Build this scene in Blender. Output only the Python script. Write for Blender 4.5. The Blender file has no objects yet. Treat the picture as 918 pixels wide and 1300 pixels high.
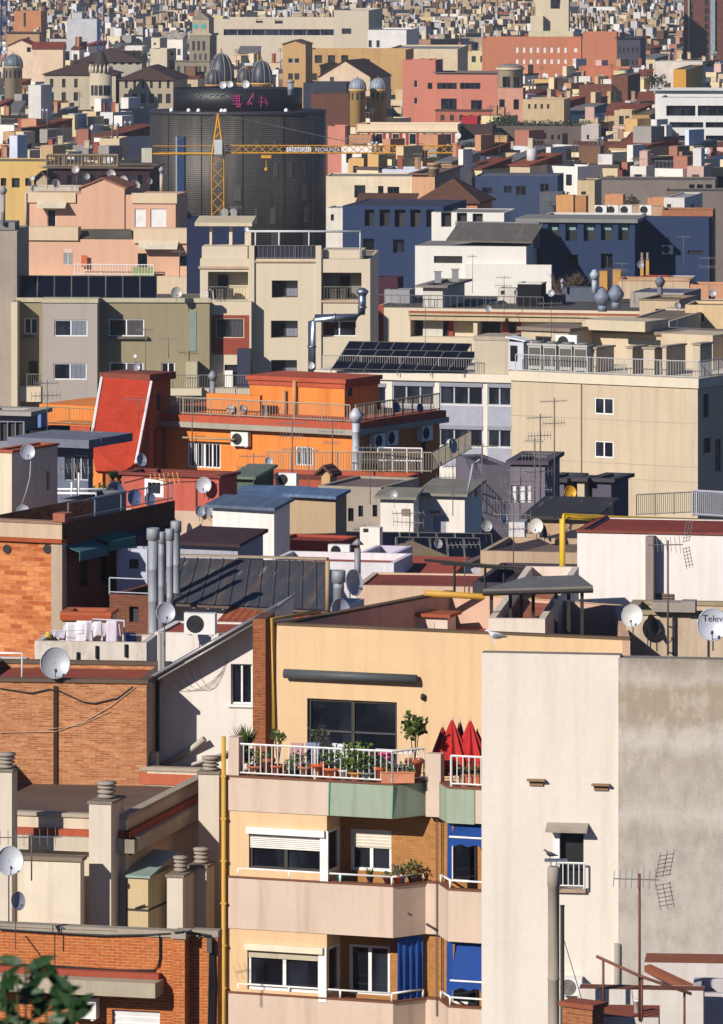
import bpy, bmesh, math, random
from mathutils import Vector as V, Matrix
R = math.radians
rnd = random.Random(7)
S = bpy.context.scene
COL = S.collection
# ---- camera model: 918 x 1300 photograph, long lens, looking slightly down over the city (lens shift keeps verticals upright)
F, CX, YH, CZ = 7650., 459., -100., 52.
CAM = V((0, 0, CZ))
def ray(px, py): return V(((px-CX)/F, 1., -(py-YH)/F))
def P(px, py, D): return CAM + ray(px, py)*D
def lerp_table(t, x):
    if x <= t[0][0]: return t[0][1]
    for (a, b), (c, d) in zip(t, t[1:]):
        if x <= c: return b+(d-b)*(x-a)/(c-a)
    return t[-1][1]
GT = [(-60, 50.3), (-5, 50.3), (8, 49), (20, 46), (60, 32), (120, 14), (200, 14), (420, 0), (2600, 0), (6000, 6), (20000, 30)]
def G(D): return lerp_table(GT, D)
DT = [(-20, 2900), (0, 2350), (15, 2000), (69, 1400), (145, 1000), (206, 800), (302, 600), (374, 500), (474, 400), (601, 300), (665, 250), (741, 200), (830, 156)]
def Dof(y): return lerp_table(DT, y)

# ---------------------------------------------------------------- mesh builder
class MB:
    def __init__(s): s.v = []; s.f = []; s.m = []; s.sm = []
    def face(s, pts, mi=0, sm=False):
        n = len(s.v); s.v += [tuple(p) for p in pts]; s.f.append(tuple(range(n, n+len(pts)))); s.m.append(mi); s.sm.append(sm)
    def box(s, x0, x1, y0, y1, z0, z1, mi=0, top=None, skip=''):
        n = len(s.v)
        s.v += [(x0,y0,z0),(x1,y0,z0),(x1,y1,z0),(x0,y1,z0),(x0,y0,z1),(x1,y0,z1),(x1,y1,z1),(x0,y1,z1)]
        for k, q in (('f',(0,1,5,4)),('r',(1,2,6,5)),('b',(2,3,7,6)),('l',(3,0,4,7)),('t',(4,5,6,7)),('u',(3,2,1,0))):
            if k in skip: continue
            s.f.append(tuple(n+i for i in q)); s.m.append(top if (k == 't' and top is not None) else mi); s.sm.append(False)
        return s
    def prism(s, pts, z0, z1, mi=0, top=None):
        n = len(s.v); k = len(pts)
        s.v += [(p[0],p[1],z0) for p in pts]+[(p[0],p[1],z1) for p in pts]
        for i in range(k):
            j = (i+1) % k; s.f.append((n+i,n+j,n+k+j,n+k+i)); s.m.append(mi); s.sm.append(False)
        s.f.append(tuple(n+k+i for i in range(k))); s.m.append(mi if top is None else top); s.sm.append(False)
        s.f.append(tuple(n+k-1-i for i in range(k))); s.m.append(mi); s.sm.append(False)
        return s
    def slab(s, pts, off, mi=0):            # polygon in space, extruded by the vector off
        off = V(off); k = len(pts); n = len(s.v)
        s.v += [tuple(p) for p in pts]+[tuple(V(p)+off) for p in pts]
        for i in range(k):
            j = (i+1) % k; s.f.append((n+i,n+j,n+k+j,n+k+i)); s.m.append(mi); s.sm.append(False)
        s.f.append(tuple(n+i for i in range(k))); s.f.append(tuple(n+2*k-1-i for i in range(k))); s.m += [mi,mi]; s.sm += [False,False]
        return s
    def loft(s, rings, mi=0, sm=True, cap=True):
        n = len(s.v); k = len(rings[0])
        for r in rings: s.v += [tuple(p) for p in r]
        for a in range(len(rings)-1):
            for i in range(k):
                j = (i+1) % k
                s.f.append((n+a*k+i,n+a*k+j,n+(a+1)*k+j,n+(a+1)*k+i)); s.m.append(mi); s.sm.append(sm)
        if cap:
            s.f.append(tuple(n+k-1-i for i in range(k))); s.f.append(tuple(n+(len(rings)-1)*k+i for i in range(k))); s.m += [mi,mi]; s.sm += [False,False]
        return s
    def tube(s, p, q, r, n=6, mi=0, r2=None):
        return s.path([p, q], r, n, mi, r2)
    def path(s, pts, r, n=6, mi=0, r2=None):
        pts = [V(p) for p in pts]; rings = []; m = len(pts)
        for i, p in enumerate(pts):
            d = (pts[min(i+1,m-1)]-pts[max(i-1,0)])
            if d.length < 1e-9: d = V((0,0,1))
            d.normalize()
            a = V((0,0,1)) if abs(d.z) < .9 else V((1,0,0))
            e = d.cross(a).normalized(); g = d.cross(e)
            rr = r if r2 is None else r+(r2-r)*i/(m-1)
            rings.append([p+(e*math.cos(t)+g*math.sin(t))*rr for t in (2*math.pi*k/n for k in range(n))])
        return s.loft(rings, mi, n > 5)
    def lathe(s, prof, c=(0,0), n=16, mi=0, sx=1., sm=True, ph=0.):
        rings = [[(c[0]+r*sx*math.cos(2*math.pi*k/n+ph), c[1]+r*math.sin(2*math.pi*k/n+ph), z) for k in range(n)] for r, z in prof]
        return s.loft(rings, mi, sm)
    def grid(s, fn, a0, a1, b0, b1, holes, dep=.2, mi=0, rmi=None):
        # a wall a0..a1 by b0..b1 with rectangular openings; fn(a, b, depth) -> point; reveals go in by dep
        rmi = mi if rmi is None else rmi
        H = []
        for h in holes:
            q = (max(a0,min(h[0],h[1])), min(a1,max(h[0],h[1])), max(b0,min(h[2],h[3])), min(b1,max(h[2],h[3])))
            if q[1]-q[0] > .01 and q[3]-q[2] > .01: H.append(q)
        A = sorted({a0,a1,*[h[0] for h in H],*[h[1] for h in H]}); B = sorted({b0,b1,*[h[2] for h in H],*[h[3] for h in H]})
        for i in range(len(A)-1):
            for j in range(len(B)-1):
                ca, cb = (A[i]+A[i+1])/2, (B[j]+B[j+1])/2
                if any(h[0] < ca < h[1] and h[2] < cb < h[3] for h in H): continue
                s.face([fn(A[i],B[j],0), fn(A[i+1],B[j],0), fn(A[i+1],B[j+1],0), fn(A[i],B[j+1],0)], mi)
        for a, c, b, d in H:
            for (p, q) in (((a,b),(c,b)), ((c,b),(c,d)), ((c,d),(a,d)), ((a,d),(a,b))):
                s.face([fn(*p,0), fn(*q,0), fn(*q,dep), fn(*p,dep)], rmi)
        return s
    def pathwall(s, pts, t, z0, z1, mi=0, top=None):     # wall of thickness t along an open polyline, t to its left
        pts = [V((p[0],p[1])) for p in pts]; off = []
        for i, p in enumerate(pts):
            ns = []
            if i > 0: d = (p-pts[i-1]).normalized(); ns.append(V((-d.y,d.x)))
            if i < len(pts)-1: d = (pts[i+1]-p).normalized(); ns.append(V((-d.y,d.x)))
            n = sum(ns, V((0,0))).normalized(); off.append(p+n*(t/max(.3, n.dot(ns[0]))))
        for i in range(len(pts)-1):
            s.prism([pts[i], pts[i+1], off[i+1], off[i]], z0, z1, mi, top)
        return s
    def obj(s, name, mats, parent=None, label=None):
        me = bpy.data.meshes.new(name)
        me.from_pydata(s.v, [], s.f)
        for m in (mats if isinstance(mats, (list, tuple)) else [mats]): me.materials.append(m)
        me.polygons.foreach_set('material_index', s.m); me.polygons.foreach_set('use_smooth', s.sm)
        if len(s.v) < 20000 and any(s.sm):
            bm_ = bmesh.new(); bm_.from_mesh(me); bmesh.ops.remove_doubles(bm_, verts=bm_.verts, dist=2e-5); bmesh.ops.recalc_face_normals(bm_, faces=bm_.faces); bm_.to_mesh(me); bm_.free()
        me.update()
        o = bpy.data.objects.new(name, me); COL.objects.link(o)
        if parent is not None: o.parent = parent
        if label: o['label'] = label
        return o

def tag(o, label=None, cat=None, group=None, kind=None):
    if label: o['label'] = label
    if cat: o['category'] = cat
    if group: o['group'] = group
    if kind: o['kind'] = kind
    return o
def empty(name, label, cat, loc, rz=0., group=None, rx=0.):
    o = bpy.data.objects.new(name, None); COL.objects.link(o); o.location = loc; o.rotation_euler = (rx, 0, rz); o.empty_display_size = .2
    return tag(o, label, cat, group)
def clone(o, loc, rz=None, label=None, parent=None):
    c = o.copy(); COL.objects.link(c)
    if parent is not None: c.parent = parent
    else:
        c.location = loc
        if rz is not None: c.rotation_euler.z = rz
        if label: c['label'] = label
    for ch in list(o.children): clone(ch, None, parent=c)
    return c

# ---------------------------------------------------------------- materials
MC = {}
def srgb(h, k=1.):
    out = []
    for i in (0, 2, 4):
        c = int(h[i:i+2], 16)/255
        k_ = k if k == 1. else k*((1., 1., 1.05)[i//2])
        out.append(k_*(c/12.92 if c <= .04045 else ((c+.055)/1.055)**2.4))
    if k != 1.:
        g = sum(out)/3; out = [x+(g-x)*.02 for x in out]
    return tuple(min(.9, x) for x in out)
class NT:
    def __init__(s, name):
        s.mat = bpy.data.materials.new(name); s.mat.use_nodes = True; s.t = s.mat.node_tree
        s.b = s.t.nodes['Principled BSDF']
    def n(s, typ, props=None, **inp):
        nd = s.t.nodes.new('ShaderNode'+typ)
        for k, v in (props or {}).items(): setattr(nd, k, v)
        for k, v in inp.items():
            key = int(k[1:]) if k[0] == '_' and k[1:].isdigit() else k.replace('_', ' ')
            s.set(nd.inputs[key], v)
        return nd
    def set(s, sock, v):
        if isinstance(v, bpy.types.NodeSocket): s.t.links.new(v, sock)
        elif isinstance(v, bpy.types.Node): s.t.links.new(v.outputs[0], sock)
        else:
            if sock.type == 'RGBA' and len(v) == 3: v = (*v, 1)
            sock.default_value = v
    def ramp(s, fac, a, b, va=0., vb=1.):
        return s.n('MapRange', None, Value=fac, From_Min=a, From_Max=b, To_Min=va, To_Max=vb)
    def mix(s, fac, a, b, mode='MIX'):
        nd = s.n('MixRGB', {'blend_type': mode}); s.set(nd.inputs[0], fac); s.set(nd.inputs[1], a); s.set(nd.inputs[2], b); return nd
    def noise(s, vec, scale, detail=4., rough=.55):
        return s.n('TexNoise', None, Vector=vec, Scale=scale, Detail=detail, Roughness=rough)
    def coord(s, sc=(1,1,1)):
        tc = s.n('TexCoord')
        return s.n('Mapping', None, Vector=tc.outputs['Object'], Scale=sc)
    def bump(s, h, strength=.2, dist=.02):
        s.set(s.b.inputs['Normal'], s.n('Bump', None, Strength=strength, Distance=dist, Height=h))
    def fin(s, col, rough=.85, metal=0., spec=.3):
        s.set(s.b.inputs['Base Color'], col); s.set(s.b.inputs['Roughness'], rough); s.set(s.b.inputs['Metallic'], metal)
        s.b.inputs['Specular IOR Level'].default_value = spec
        return s.mat
def cached(fn):
    def g(*a, **k):
        key = (fn.__name__, a, tuple(sorted(k.items())))
        if key not in MC: MC[key] = fn(*a, **k)
        return MC[key]
    return g
K = .82
@cached
def pl(h, var=.16, streak=.3, sc=1., rough=.9, patch=0., patchcol='9a8468'):
    """rendered / painted wall: mottled, rain-streaked"""
    c = srgb(h, K); t = NT('plaster_'+h)
    n1 = t.noise(t.coord((sc,sc,sc)), .45, 6, .62); n2 = t.noise(t.coord((2.6*sc,2.6*sc,.16*sc)), 1.3, 5, .6); n3 = t.noise(t.coord(), 14*sc, 3)
    col = t.mix(t.ramp(n1, .3, .7), tuple(x*(1-var) for x in c), tuple(min(.9, x*(1+var*.5)) for x in c))
    st = t.ramp(n2, .48, .72, 0, min(1, streak*1.35))
    col = t.mix(st, col, tuple(x*y for x, y in zip(c, (.62,.56,.5))))
    if patch:
        n4 = t.noise(t.coord((.9,.9,.5)), .9, 8, .68)
        col = t.mix(t.ramp(n4, .5, .6, 0, patch), col, srgb(patchcol, K))
    col = t.mix(1., col, t.ramp(n3, .25, .75, .955, 1.035), 'MULTIPLY')
    t.bump(n3, .1, .01)
    return t.fin(col, rough, 0, .2)
@cached
def brick(h1, h2, mort, w=.28, hh=.075, ms=.012, dirt=.35, rough=.9):
    t = NT('brick_'+h1)
    tc = t.n('TexCoord'); sx = t.n('SeparateXYZ', None, Vector=tc.outputs['Object'])
    ad = t.n('Math', {'operation':'ADD'}); t.set(ad.inputs[0], sx.outputs[0]); t.set(ad.inputs[1], sx.outputs[1])
    cb = t.n('CombineXYZ', None, X=ad, Y=sx.outputs[2])
    br = t.n('TexBrick', None, Vector=cb, Color1=srgb(h1,K), Color2=srgb(h2,K), Mortar=srgb(mort,K), Scale=1., Mortar_Size=ms, Bias=0., Brick_Width=w, Row_Height=hh)
    n1 = t.noise(t.coord(), .55, 6, .65); n2 = t.noise(t.coord((1,1,6)), 3., 4, .7)
    col = t.mix(t.ramp(n1, .38, .68, 0, dirt), br.outputs[0], tuple(x*.55 for x in srgb(h1,K)))
    col = t.mix(t.ramp(n2, .42, .72, 0, .65), col, srgb(h2,K*.85))
    col = t.mix(1., col, t.ramp(t.noise(t.coord(), 9, 3), .25, .75, .82, 1.12), 'MULTIPLY')
    t.bump(br.outputs[1], -.4, .015)
    return t.fin(col, rough, 0, .15)
@cached
def flat(h, rough=.6, metal=0., var=.12, spec=.4, sc=2.):
    c = srgb(h, K); t = NT('paint_'+h)
    n = t.noise(t.coord(), sc, 5, .6)
    col = t.mix(t.ramp(n, .3, .7), tuple(x*(1-var) for x in c), tuple(min(.9,x*(1+var*.6)) for x in c))
    return t.fin(col, t.ramp(n, .3, .7, rough*.85, min(1, rough*1.15)), metal, spec)
@cached
def glass(h='10141c', rough=.06):
    t = NT('window_glass'); c = srgb(h)
    n = t.noise(t.coord((1,1,.35)), 1.1, 2)
    col = t.mix(t.ramp(n, .45, .62), c, tuple(x*2.6+.008 for x in c))
    return t.fin(col, rough, 0, .5)
@cached
def tiles(h1, h2, sc=1.):
    t = NT('roof_tiles_'+h1)
    w = t.n('TexWave', {'bands_direction':'X'}, Vector=t.coord(), Scale=1.4*sc, Distortion=.3, Detail=1.)
    n = t.noise(t.coord(), .8, 6, .65); n2 = t.noise(t.coord((4,4,4)), 1.5, 3)
    col = t.mix(t.ramp(n, .35, .68), srgb(h1,K), srgb(h2,K))
    col = t.mix(t.ramp(n2, .35, .75, 0, .45), col, tuple(x*.6 for x in srgb(h2,K)))
    t.bump(w, .5, .06)
    return t.fin(col, .9, 0, .15)
@cached
def metal(h='b8bcc0', rough=.35, m=.9, streak=.35):
    c = srgb(h, .9); t = NT('sheet_metal_'+h)
    n = t.noise(t.coord((3,3,.5)), 1.6, 5, .65)
    col = t.mix(t.ramp(n, .45, .75, 0, streak), c, tuple(x*y for x, y in zip(c, (.55,.5,.46))))
    return t.fin(col, t.ramp(n, .3, .8, rough, min(1, rough+.3)), m, .5)
@cached
def corr(h='3a3c42', pitch=.18, rust='8a6a48'):
    """dark corrugated sheet with pale and rusty streaks down the slope"""
    c = srgb(h, K); t = NT('corrugated_'+h)
    n = t.noise(t.coord((2.2,.22,.3)), 1.2, 5, .7); n2 = t.noise(t.coord(), 1.2, 5)
    col = t.mix(t.ramp(n, .5, .72, 0, .5), c, srgb(rust, K)); col = t.mix(t.ramp(n2, .3, .75, 0, .6), col, tuple(x*.6 for x in c))
    n3 = t.noise(t.coord((5,.35,.5)), 1.5, 3, .6)
    col = t.mix(t.ramp(n3, .66, .72, 0, .7), col, srgb('a8a49c', K))
    return t.fin(col, .6, .1, .3)
@cached
def leaf(h='4f7a2c', h2='25401a'):
    t = NT('leaf_'+h); oi = t.n('NewGeometry')
    n = t.noise(t.coord(), 9, 2)
    col = t.mix(n, srgb(h, .7), srgb(h2, .7)); col = t.mix(t.ramp(oi.outputs['Random Per Island'], 0, 1, 0, .6), col, srgb(h2, .9))
    return t.fin(col, .5, 0, .35)
WHITE = lambda: flat('f0efe9', .5); DARK = lambda: flat('1c1c1e', .6); IRON = lambda: flat('35332f', .6)
GREYM = lambda: metal('a8aeb6', .38, .85)

# ---------------------------------------------------------------- buildings
class Bd:
    """local axes: x to the right along the front, y into the building, z up from its base"""
    def __init__(s, name, label, px, py, D, th, cat='building', base=None, group=None):
        p = P(px, py, D); a = R(th); s.th = a
        s.u = V((math.cos(a), -math.sin(a), 0)); s.v = V((math.sin(a), math.cos(a), 0))
        zb = G(D) if base is None else base
        s.O = V((p.x, p.y, zb)); s.z0 = p.z-zb; s.D = D
        s.e = empty(name, label, cat, s.O, -a, group)
    def f(s, px, py, y=0.):
        d = ray(px, py); t = (y-(CAM-s.O).dot(s.v))/d.dot(s.v); p = CAM+d*t-s.O
        return p.dot(s.u), p.z
    def r(s, px, py, x=0.):
        d = ray(px, py); t = (x-(CAM-s.O).dot(s.u))/d.dot(s.u); p = CAM+d*t-s.O
        return p.dot(s.v), p.z
    def t(s, px, py, z):
        d = ray(px, py); t = (z-(CAM-s.O).z)/d.z; p = CAM+d*t-s.O
        return p.dot(s.u), p.dot(s.v)
    def l(s, px, py, y=0.):
        x, z = s.f(px, py, y); return V((x, y, z))
    def w(s, x, y, z): return s.O+s.u*x+s.v*y+V((0,0,z))
    def at(s, px, py, y=0.): return s.w(*s.l(px, py, y))
    def o(s, name, mb, mat, parent=None, label=None): return mb.obj(name, mat, parent or s.e, label)
    def X(s, px, y=0.): return s.f(px, 500, y)[0]
    def rect(s, q, y=0.):           # pixel rectangle -> local x0,x1,z0,z1 measured at its middle
        x0, y0, x1, y1 = q[:4]; xm = (x0+x1)/2
        return s.f(x0, y1, y)[0], s.f(x1, y1, y)[0], s.f(xm, y1, y)[1], s.f(xm, y0, y)[1]
    def rrect(s, q, x=0.):
        x0, y0, x1, y1 = q[:4]; xm = (x0+x1)/2
        return s.r(x0, y1, x)[0], s.r(x1, y1, x)[0], s.r(xm, y1, x)[1], s.r(xm, y0, x)[1]

def window(b, fn, a0, a1, z0, z1, style='a', dep=.14, parent=None, name=None):
    """style: first letter a=aluminium/white sashes, g=grey frame, n=dark frame, s=shutter down, h=half shutter, o=void closed by a dark sheet, d=door, b=barred; digits=number of lights"""
    pa = parent or b.e; w = a1-a0; h = z1-z0; n = int(''.join(c for c in style if c.isdigit()) or 2); k = style[0]
    frm = {'a':WHITE(), 'h':WHITE(), 's':WHITE(), 'g':flat('b4b8bc',.5), 'n':flat('3a3630',.5), 'o':flat('3a3630',.5), 'd':flat('6a4a34',.6), 'b':WHITE()}[k]
    if k == 's':
        m = MB(); m.face([fn(a0,z0,dep), fn(a1,z0,dep), fn(a1,z1,dep), fn(a0,z1,dep)])
        c = max(3, int(h/.14))
        for i in range(c):
            za = z0+h*i/c; m.face([fn(a0,za,dep-.005), fn(a1,za,dep-.005), fn(a1,za+h/c*.7,dep-.03), fn(a0,za+h/c*.7,dep-.03)])
        return m.obj(name or 'shutter', frm, pa)
    m = MB(); fw = min(.075, w*.07, h*.07)
    if k == 'o':
        m.face([fn(a0,z0,dep+.05), fn(a1,z0,dep+.05), fn(a1,z1,dep+.05), fn(a0,z1,dep+.05)])
        return m.obj(name or 'opening', glass('0a0b0e', .5), pa)  # dark sheet paints the unlit depth behind the opening
    def bar(p, q, r, s_, d0=dep-.05, d1=dep+.02):
        m.face([fn(p,r,d0), fn(q,r,d0), fn(q,s_,d0), fn(p,s_,d0)])
        for (e, g) in (((p,r),(q,r)), ((q,r),(q,s_)), ((q,s_),(p,s_)), ((p,s_),(p,r))):
            m.face([fn(*e,d0), fn(*g,d0), fn(*g,d1), fn(*e,d1)])
    bar(a0,a1,z0,z0+fw); bar(a0,a1,z1-fw,z1); bar(a0,a0+fw,z0+fw,z1-fw); bar(a1-fw,a1,z0+fw,z1-fw)
    for i in range(1, n):
        c = a0+w*i/n; bar(c-fw*.6,c+fw*.6,z0+fw,z1-fw)
    if k == 'b':
        for i in range(1, 9):
            c = a0+w*i/9; bar(c-.012,c+.012,z0,z1,dep-.12,dep-.1)
    o = m.obj(name or ('door' if k == 'd' else 'window'), frm, pa)
    g = MB(); g.face([fn(a0,z0,dep), fn(a1,z0,dep), fn(a1,z1,dep), fn(a0,z1,dep)])
    g.obj('pane', glass(), o)
    if 'c' in style:
        g = MB(); c0 = a0+w*.52; c1 = a1-fw*1.2
        for i in range(3):
            p, q = c0+(c1-c0)*i/3, c0+(c1-c0)*(i+1)/3
            g.face([fn(p,z0+fw,dep-.006), fn(q,z0+fw,dep-.025), fn(q,z1-fw,dep-.025), fn(p,z1-fw,dep-.006)])
        g.obj('curtain', flat(('5a6068','7c828c','4c4a4e')[int(abs(a0*7)) % 3],.9), o)
    if k == 'h':
        g = MB(); zs = z0+h*.55; c = 6
        for i in range(c):
            za = zs+(z1-zs)*i/c; e = (z1-zs)/c
            g.face([fn(a0,za,dep-.06), fn(a1,za,dep-.06), fn(a1,za+e*.8,dep-.085), fn(a0,za+e*.8,dep-.085)]); g.face([fn(a0,za+e*.8,dep-.085), fn(a1,za+e*.8,dep-.085), fn(a1,za+e,dep-.06), fn(a0,za+e,dep-.06)])
        g.obj('shutter', flat('e4dcc8',.6), o)
    return o

def house(name, label, x0, x1, yt, D, th, wall, wins=(), xs=None, swins=(), roof='6a4a3e', par=.6, cap=None, depth=9., base=None, cat='building', group=None,
          roofshape=None, rise=2., rev=.2, capw=.06, capmat=None, b=None, roofmat=None, y0=0., smat=None):
    """box building: near corner at pixel (x1, yt), front from x0 to x1, shaded right-hand side out to xs"""
    if b is None: b = Bd(name, label, x1, yt, D, th, cat, base, group)
    W = b.X(x0); z1 = b.z0
    d = depth if xs is None else b.r(xs, yt, 0)[0]
    if xs is not None: d = min(40, max(.35, d))
    if roofshape == 'shed': rise *= .4; d = min(d, 4.)
    fr = lambda a, z, q: (a, y0+q, z); sd = lambda a, z, q: (-q, a, z)
    H = []; HS = []
    for q in wins:
        c = b.rect(q); H.append(c)
    for q in swins:
        c = b.rrect(q); HS.append(c)
    m = MB(); wm = wall if not isinstance(wall, str) else pl(wall)
    m.grid(fr, W, 0, 0, z1, H, rev); m.grid(sd, 0, d, 0, z1, HS, rev, 1 if smat else 0)
    m.face([(W,0,0),(W,d,0),(W,d,z1),(W,0,z1)]); m.face([(W,d,0),(0,d,0),(0,d,z1),(W,d,z1)])
    if par:
        t = .18; zr = z1-par
        for (p, q) in (((W+t,t),(-t,t)), ((-t,t),(-t,d-t)), ((-t,d-t),(W+t,d-t)), ((W+t,d-t),(W+t,t))):
            m.face([(*p,zr),(*q,zr),(*q,z1),(*p,z1)])
        for r in ((W,0,0,t),(W,0,d-t,d),(W,W+t,t,d-t),(-t,0,t,d-t)):
            m.face([(r[0],r[2],z1),(r[1],r[2],z1),(r[1],r[3],z1),(r[0],r[3],z1)])
    b.wall = b.o('wall', m, [wm, smat] if smat else wm)
    b.W, b.d, b.fr, b.sd = W, d, fr, sd
    rm = roofmat or (pl(roof, .25, .0) if not roofshape else tiles(roof, '5a4438'))
    q = MB()
    if roofshape == 'hip':
        o = .45; r = min(d/2, -W/2); p = [(W-o,-o,z1),(o,-o,z1),(o,d+o,z1),(W-o,d+o,z1)]; e = (W+r, d/2, z1+rise); g = (-r, d/2, z1+rise)
        if -W > d: q.face([p[0],p[1],g,e]); q.face([p[1],p[2],g]); q.face([p[2],p[3],e,g]); q.face([p[3],p[0],e])
        else:
            e = (W/2, -W/2, z1+rise); g = (W/2, d+W/2, z1+rise); q.face([p[0],p[1],e]); q.face([p[1],p[2],g,e]); q.face([p[2],p[3],g]); q.face([p[3],p[0],e,g])
        q.box(W-o, o, -o, d+o, z1-.12, z1-.003)
    elif roofshape == 'shed':       # slopes down to the front
        q.slab([(W-.2,-.3,z1),(.2,-.3,z1),(.2,d,z1+rise),(W-.2,d,z1+rise)], (0,0,.12)); m2 = MB(); m2.prism([(0,.01),(0,d)], z1, z1)
        m2.face([(0,0,z1),(0,d,z1),(0,d,z1+rise)]); m2.face([(W,0,z1),(W,d,z1),(W,d,z1+rise)]); m2.face([(W,d,z1),(0,d,z1),(0,d,z1+rise),(W,d,z1+rise)]); b.o('gable', m2, wm)
    elif roofshape == 'gable':      # ridge runs front to back
        c = W/2
        q.slab([(W-.25,-.3,z1-.1),(c,-.3,z1+rise),(c,d,z1+rise),(W-.25,d,z1-.1)], (0,0,.14)); q.slab([(c,-.3,z1+rise),(.25,-.3,z1-.1),(.25,d,z1-.1),(c,d,z1+rise)], (0,0,.14))
        m2 = MB(); m2.face([(W,0,z1),(0,0,z1),(c,0,z1+rise)]); b.o('gable', m2, wm)
    else: q.face([(W,0,z1-par-.004),(0,0,z1-par-.004),(0,d,z1-par-.004),(W,d,z1-par-.004)])
    b.roof = b.o('roof', q, rm)
    if cap:
        c = MB(); o = capw; hh = .1 if capw < .2 else .18
        z = z1+.003
        for r in ((W-o,o,-o,.22),(W-o,o,d-.22,d+o),(W-o,W+.22,.22,d-.22),(-.22,o,.22,d-.22)): c.box(*r, z, z+hh)
        b.o('coping', c, capmat or pl(cap))
    for q, h in zip(wins, H):
        if len(q) > 4 and q[4] != '-': window(b, fr, *h, q[4], rev*.6)
    for q, h in zip(swins, HS):
        if len(q) > 4 and q[4] != '-': window(b, sd, *h, q[4], rev*.6)
    return b

def railing(b, pts, h=.95, mat=None, post=1.6, gap=.12, r=.012, name='railing', parent=None, mid=False):
    """bars along a polyline of local points (base of the rail)"""
    m = MB(); pts = [V(p) for p in pts]
    for p, q in zip(pts, pts[1:]):
        L = (q-p).length; n = max(1, int(L/gap)); up = V((0,0,h))
        m.tube(p+up, q+up, r*1.9, 4); m.tube(p+V((0,0,.07)), q+V((0,0,.07)), r*1.5, 4)
        if mid: m.tube(p+up*.5, q+up*.5, r*1.3, 4)
        k = max(1, int(L/post)); 
        if gap < 5:
            for i in range(n+1):
                c = p+(q-p)*i/n; m.tube(c+V((0,0,.07)), c+up, r, 4)
        for i in range(k+1):
            c = p+(q-p)*i/k; m.tube(c, c+up, r*1.9, 4)
    return m.obj(name, mat or WHITE(), parent or b.e)

# ---------------------------------------------------------------- rooftop things
PROTO = {}
def dish(p, r, label, az=0., el=18., col='b4b8bc', mast=.8, group='satellite dishes', wallmount=False, flip=False):
    """satellite dish, rim radius r, facing -y turned by az (deg, + = towards the right of the photograph)"""
    e = empty('satellite_dish', label, 'satellite dish', p-V((0,0,mast)), R(az), group)
    M = Matrix.Rotation(R(-el), 4, 'X'); c = V((0,0,mast)); n = 22
    m = MB(); rings = []
    for k in range(6):
        a = k/5; rings.append([c+M@V((r*a*math.cos(t)*.94, .32*r*(1-a*a)-.16*r, r*a*math.sin(t))) for t in (2*math.pi*i/n for i in range(n))])
    m.loft(rings, 0, True, False)
    rim = [c+M@V((r*math.cos(2*math.pi*i/n)*.94, -.16*r, r*math.sin(2*math.pi*i/n))) for i in range(n+1)]
    m.path(rim, .035*r, 4)
    m.obj('reflector', flat(col, .45, .1, .1), e)
    a = MB(); tip = c+M@V((0,-.75*r,-.55*r)); low = c+M@V((0,-.1*r,-.97*r))
    a.path([low, tip], .03*r, 5); a.obj('feed_arm', flat('55585c',.5), e)
    l = MB(); ax = (c+M@V((0,.1*r,0))-tip).normalized(); l.tube(tip-ax*.1*r, tip+ax*.14*r, .085*r, 8); l.obj('receiver', flat('3c3e42',.5), e)
    q = MB()
    if wallmount: q.path([c+V((0,.16*r,-.1*r)), c+V((0,.35*r,-.3*r)), c+V((0,.35*r,-mast))], .05*r, 6)
    else: q.path([c+V((0,.16*r,0)), c+V((0,.3*r,-.15*r)), c+V((0,.3*r,-mast))], .05*r, 6)
    q.obj('mast', flat('77797c',.5,.3), e)
    return e
def aircon(p, rz, label, w=.85, h=.6, group='air conditioners on walls and roofs', grille='2c2e30'):
    e = empty('air_conditioner', label, 'air conditioner', p, rz, group); d = .32
    m = MB(); m.box(-w/2, w/2, -d, 0, .05, h); m.box(-w*.4, -w*.3, -d+.03, -.03, 0, .05); m.box(w*.3, w*.4, -d+.03, -.03, 0, .05); m.obj('casing', flat('e6e4dc',.5,0,.06), e)
    g = MB(); r = h*.38; cx = -w*.14; cz = h*.53
    for k in range(5):
        rr = r*(k+1)/5; g.path([(cx+rr*math.cos(t), -d-.012, cz+rr*math.sin(t)) for t in (2*math.pi*i/18 for i in range(19))], .012, 4)
    g.face([(cx+r*math.cos(2*math.pi*i/20), -d-.004, cz+r*math.sin(2*math.pi*i/20)) for i in range(20)]); g.obj('fan_grille', flat(grille,.6), e)
    return e
def antenna(p, h, label, rz=0., n=9, L=1.1, kind='yagi', group='tv antennas', mastr=.022, col='8c8a86', mcol='6c5a50'):
    e = empty('tv_antenna', label, 'antenna', p, rz, group)
    m = MB(); m.tube((0,0,0), (0,0,h), mastr, 6); m.obj('mast', flat(mcol,.7), e)
    a = MB(); z = h-.12; a.tube((-L*.65,0,z), (L*.5,0,z), .014, 4)
    for i in range(n):
        x = -L*.65+L*1.05*i/(n-1); s_ = .2+.06*(i/(n-1)); a.tube((x,-s_*.45,z-s_*.8), (x,s_*.45,z+s_*.8), .007, 4)
    if kind == 'panel':
        for sg in (1,-1):
            for i in range(6):
                q = .06+i*.055; a.tube((L*.42+q*.25,-.22,z+sg*q*1.6), (L*.42+q*.25+.28,.22,z+sg*q*1.6), .007, 4)
            for j in (-.2,0,.2): a.tube((L*.42+.14+j*.6,j,z+sg*.06), (L*.42+.25+j*.6,j,z+sg*.62), .008, 4)
    a.obj('aerial', flat(col,.5,.4), e)
    return e
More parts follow.
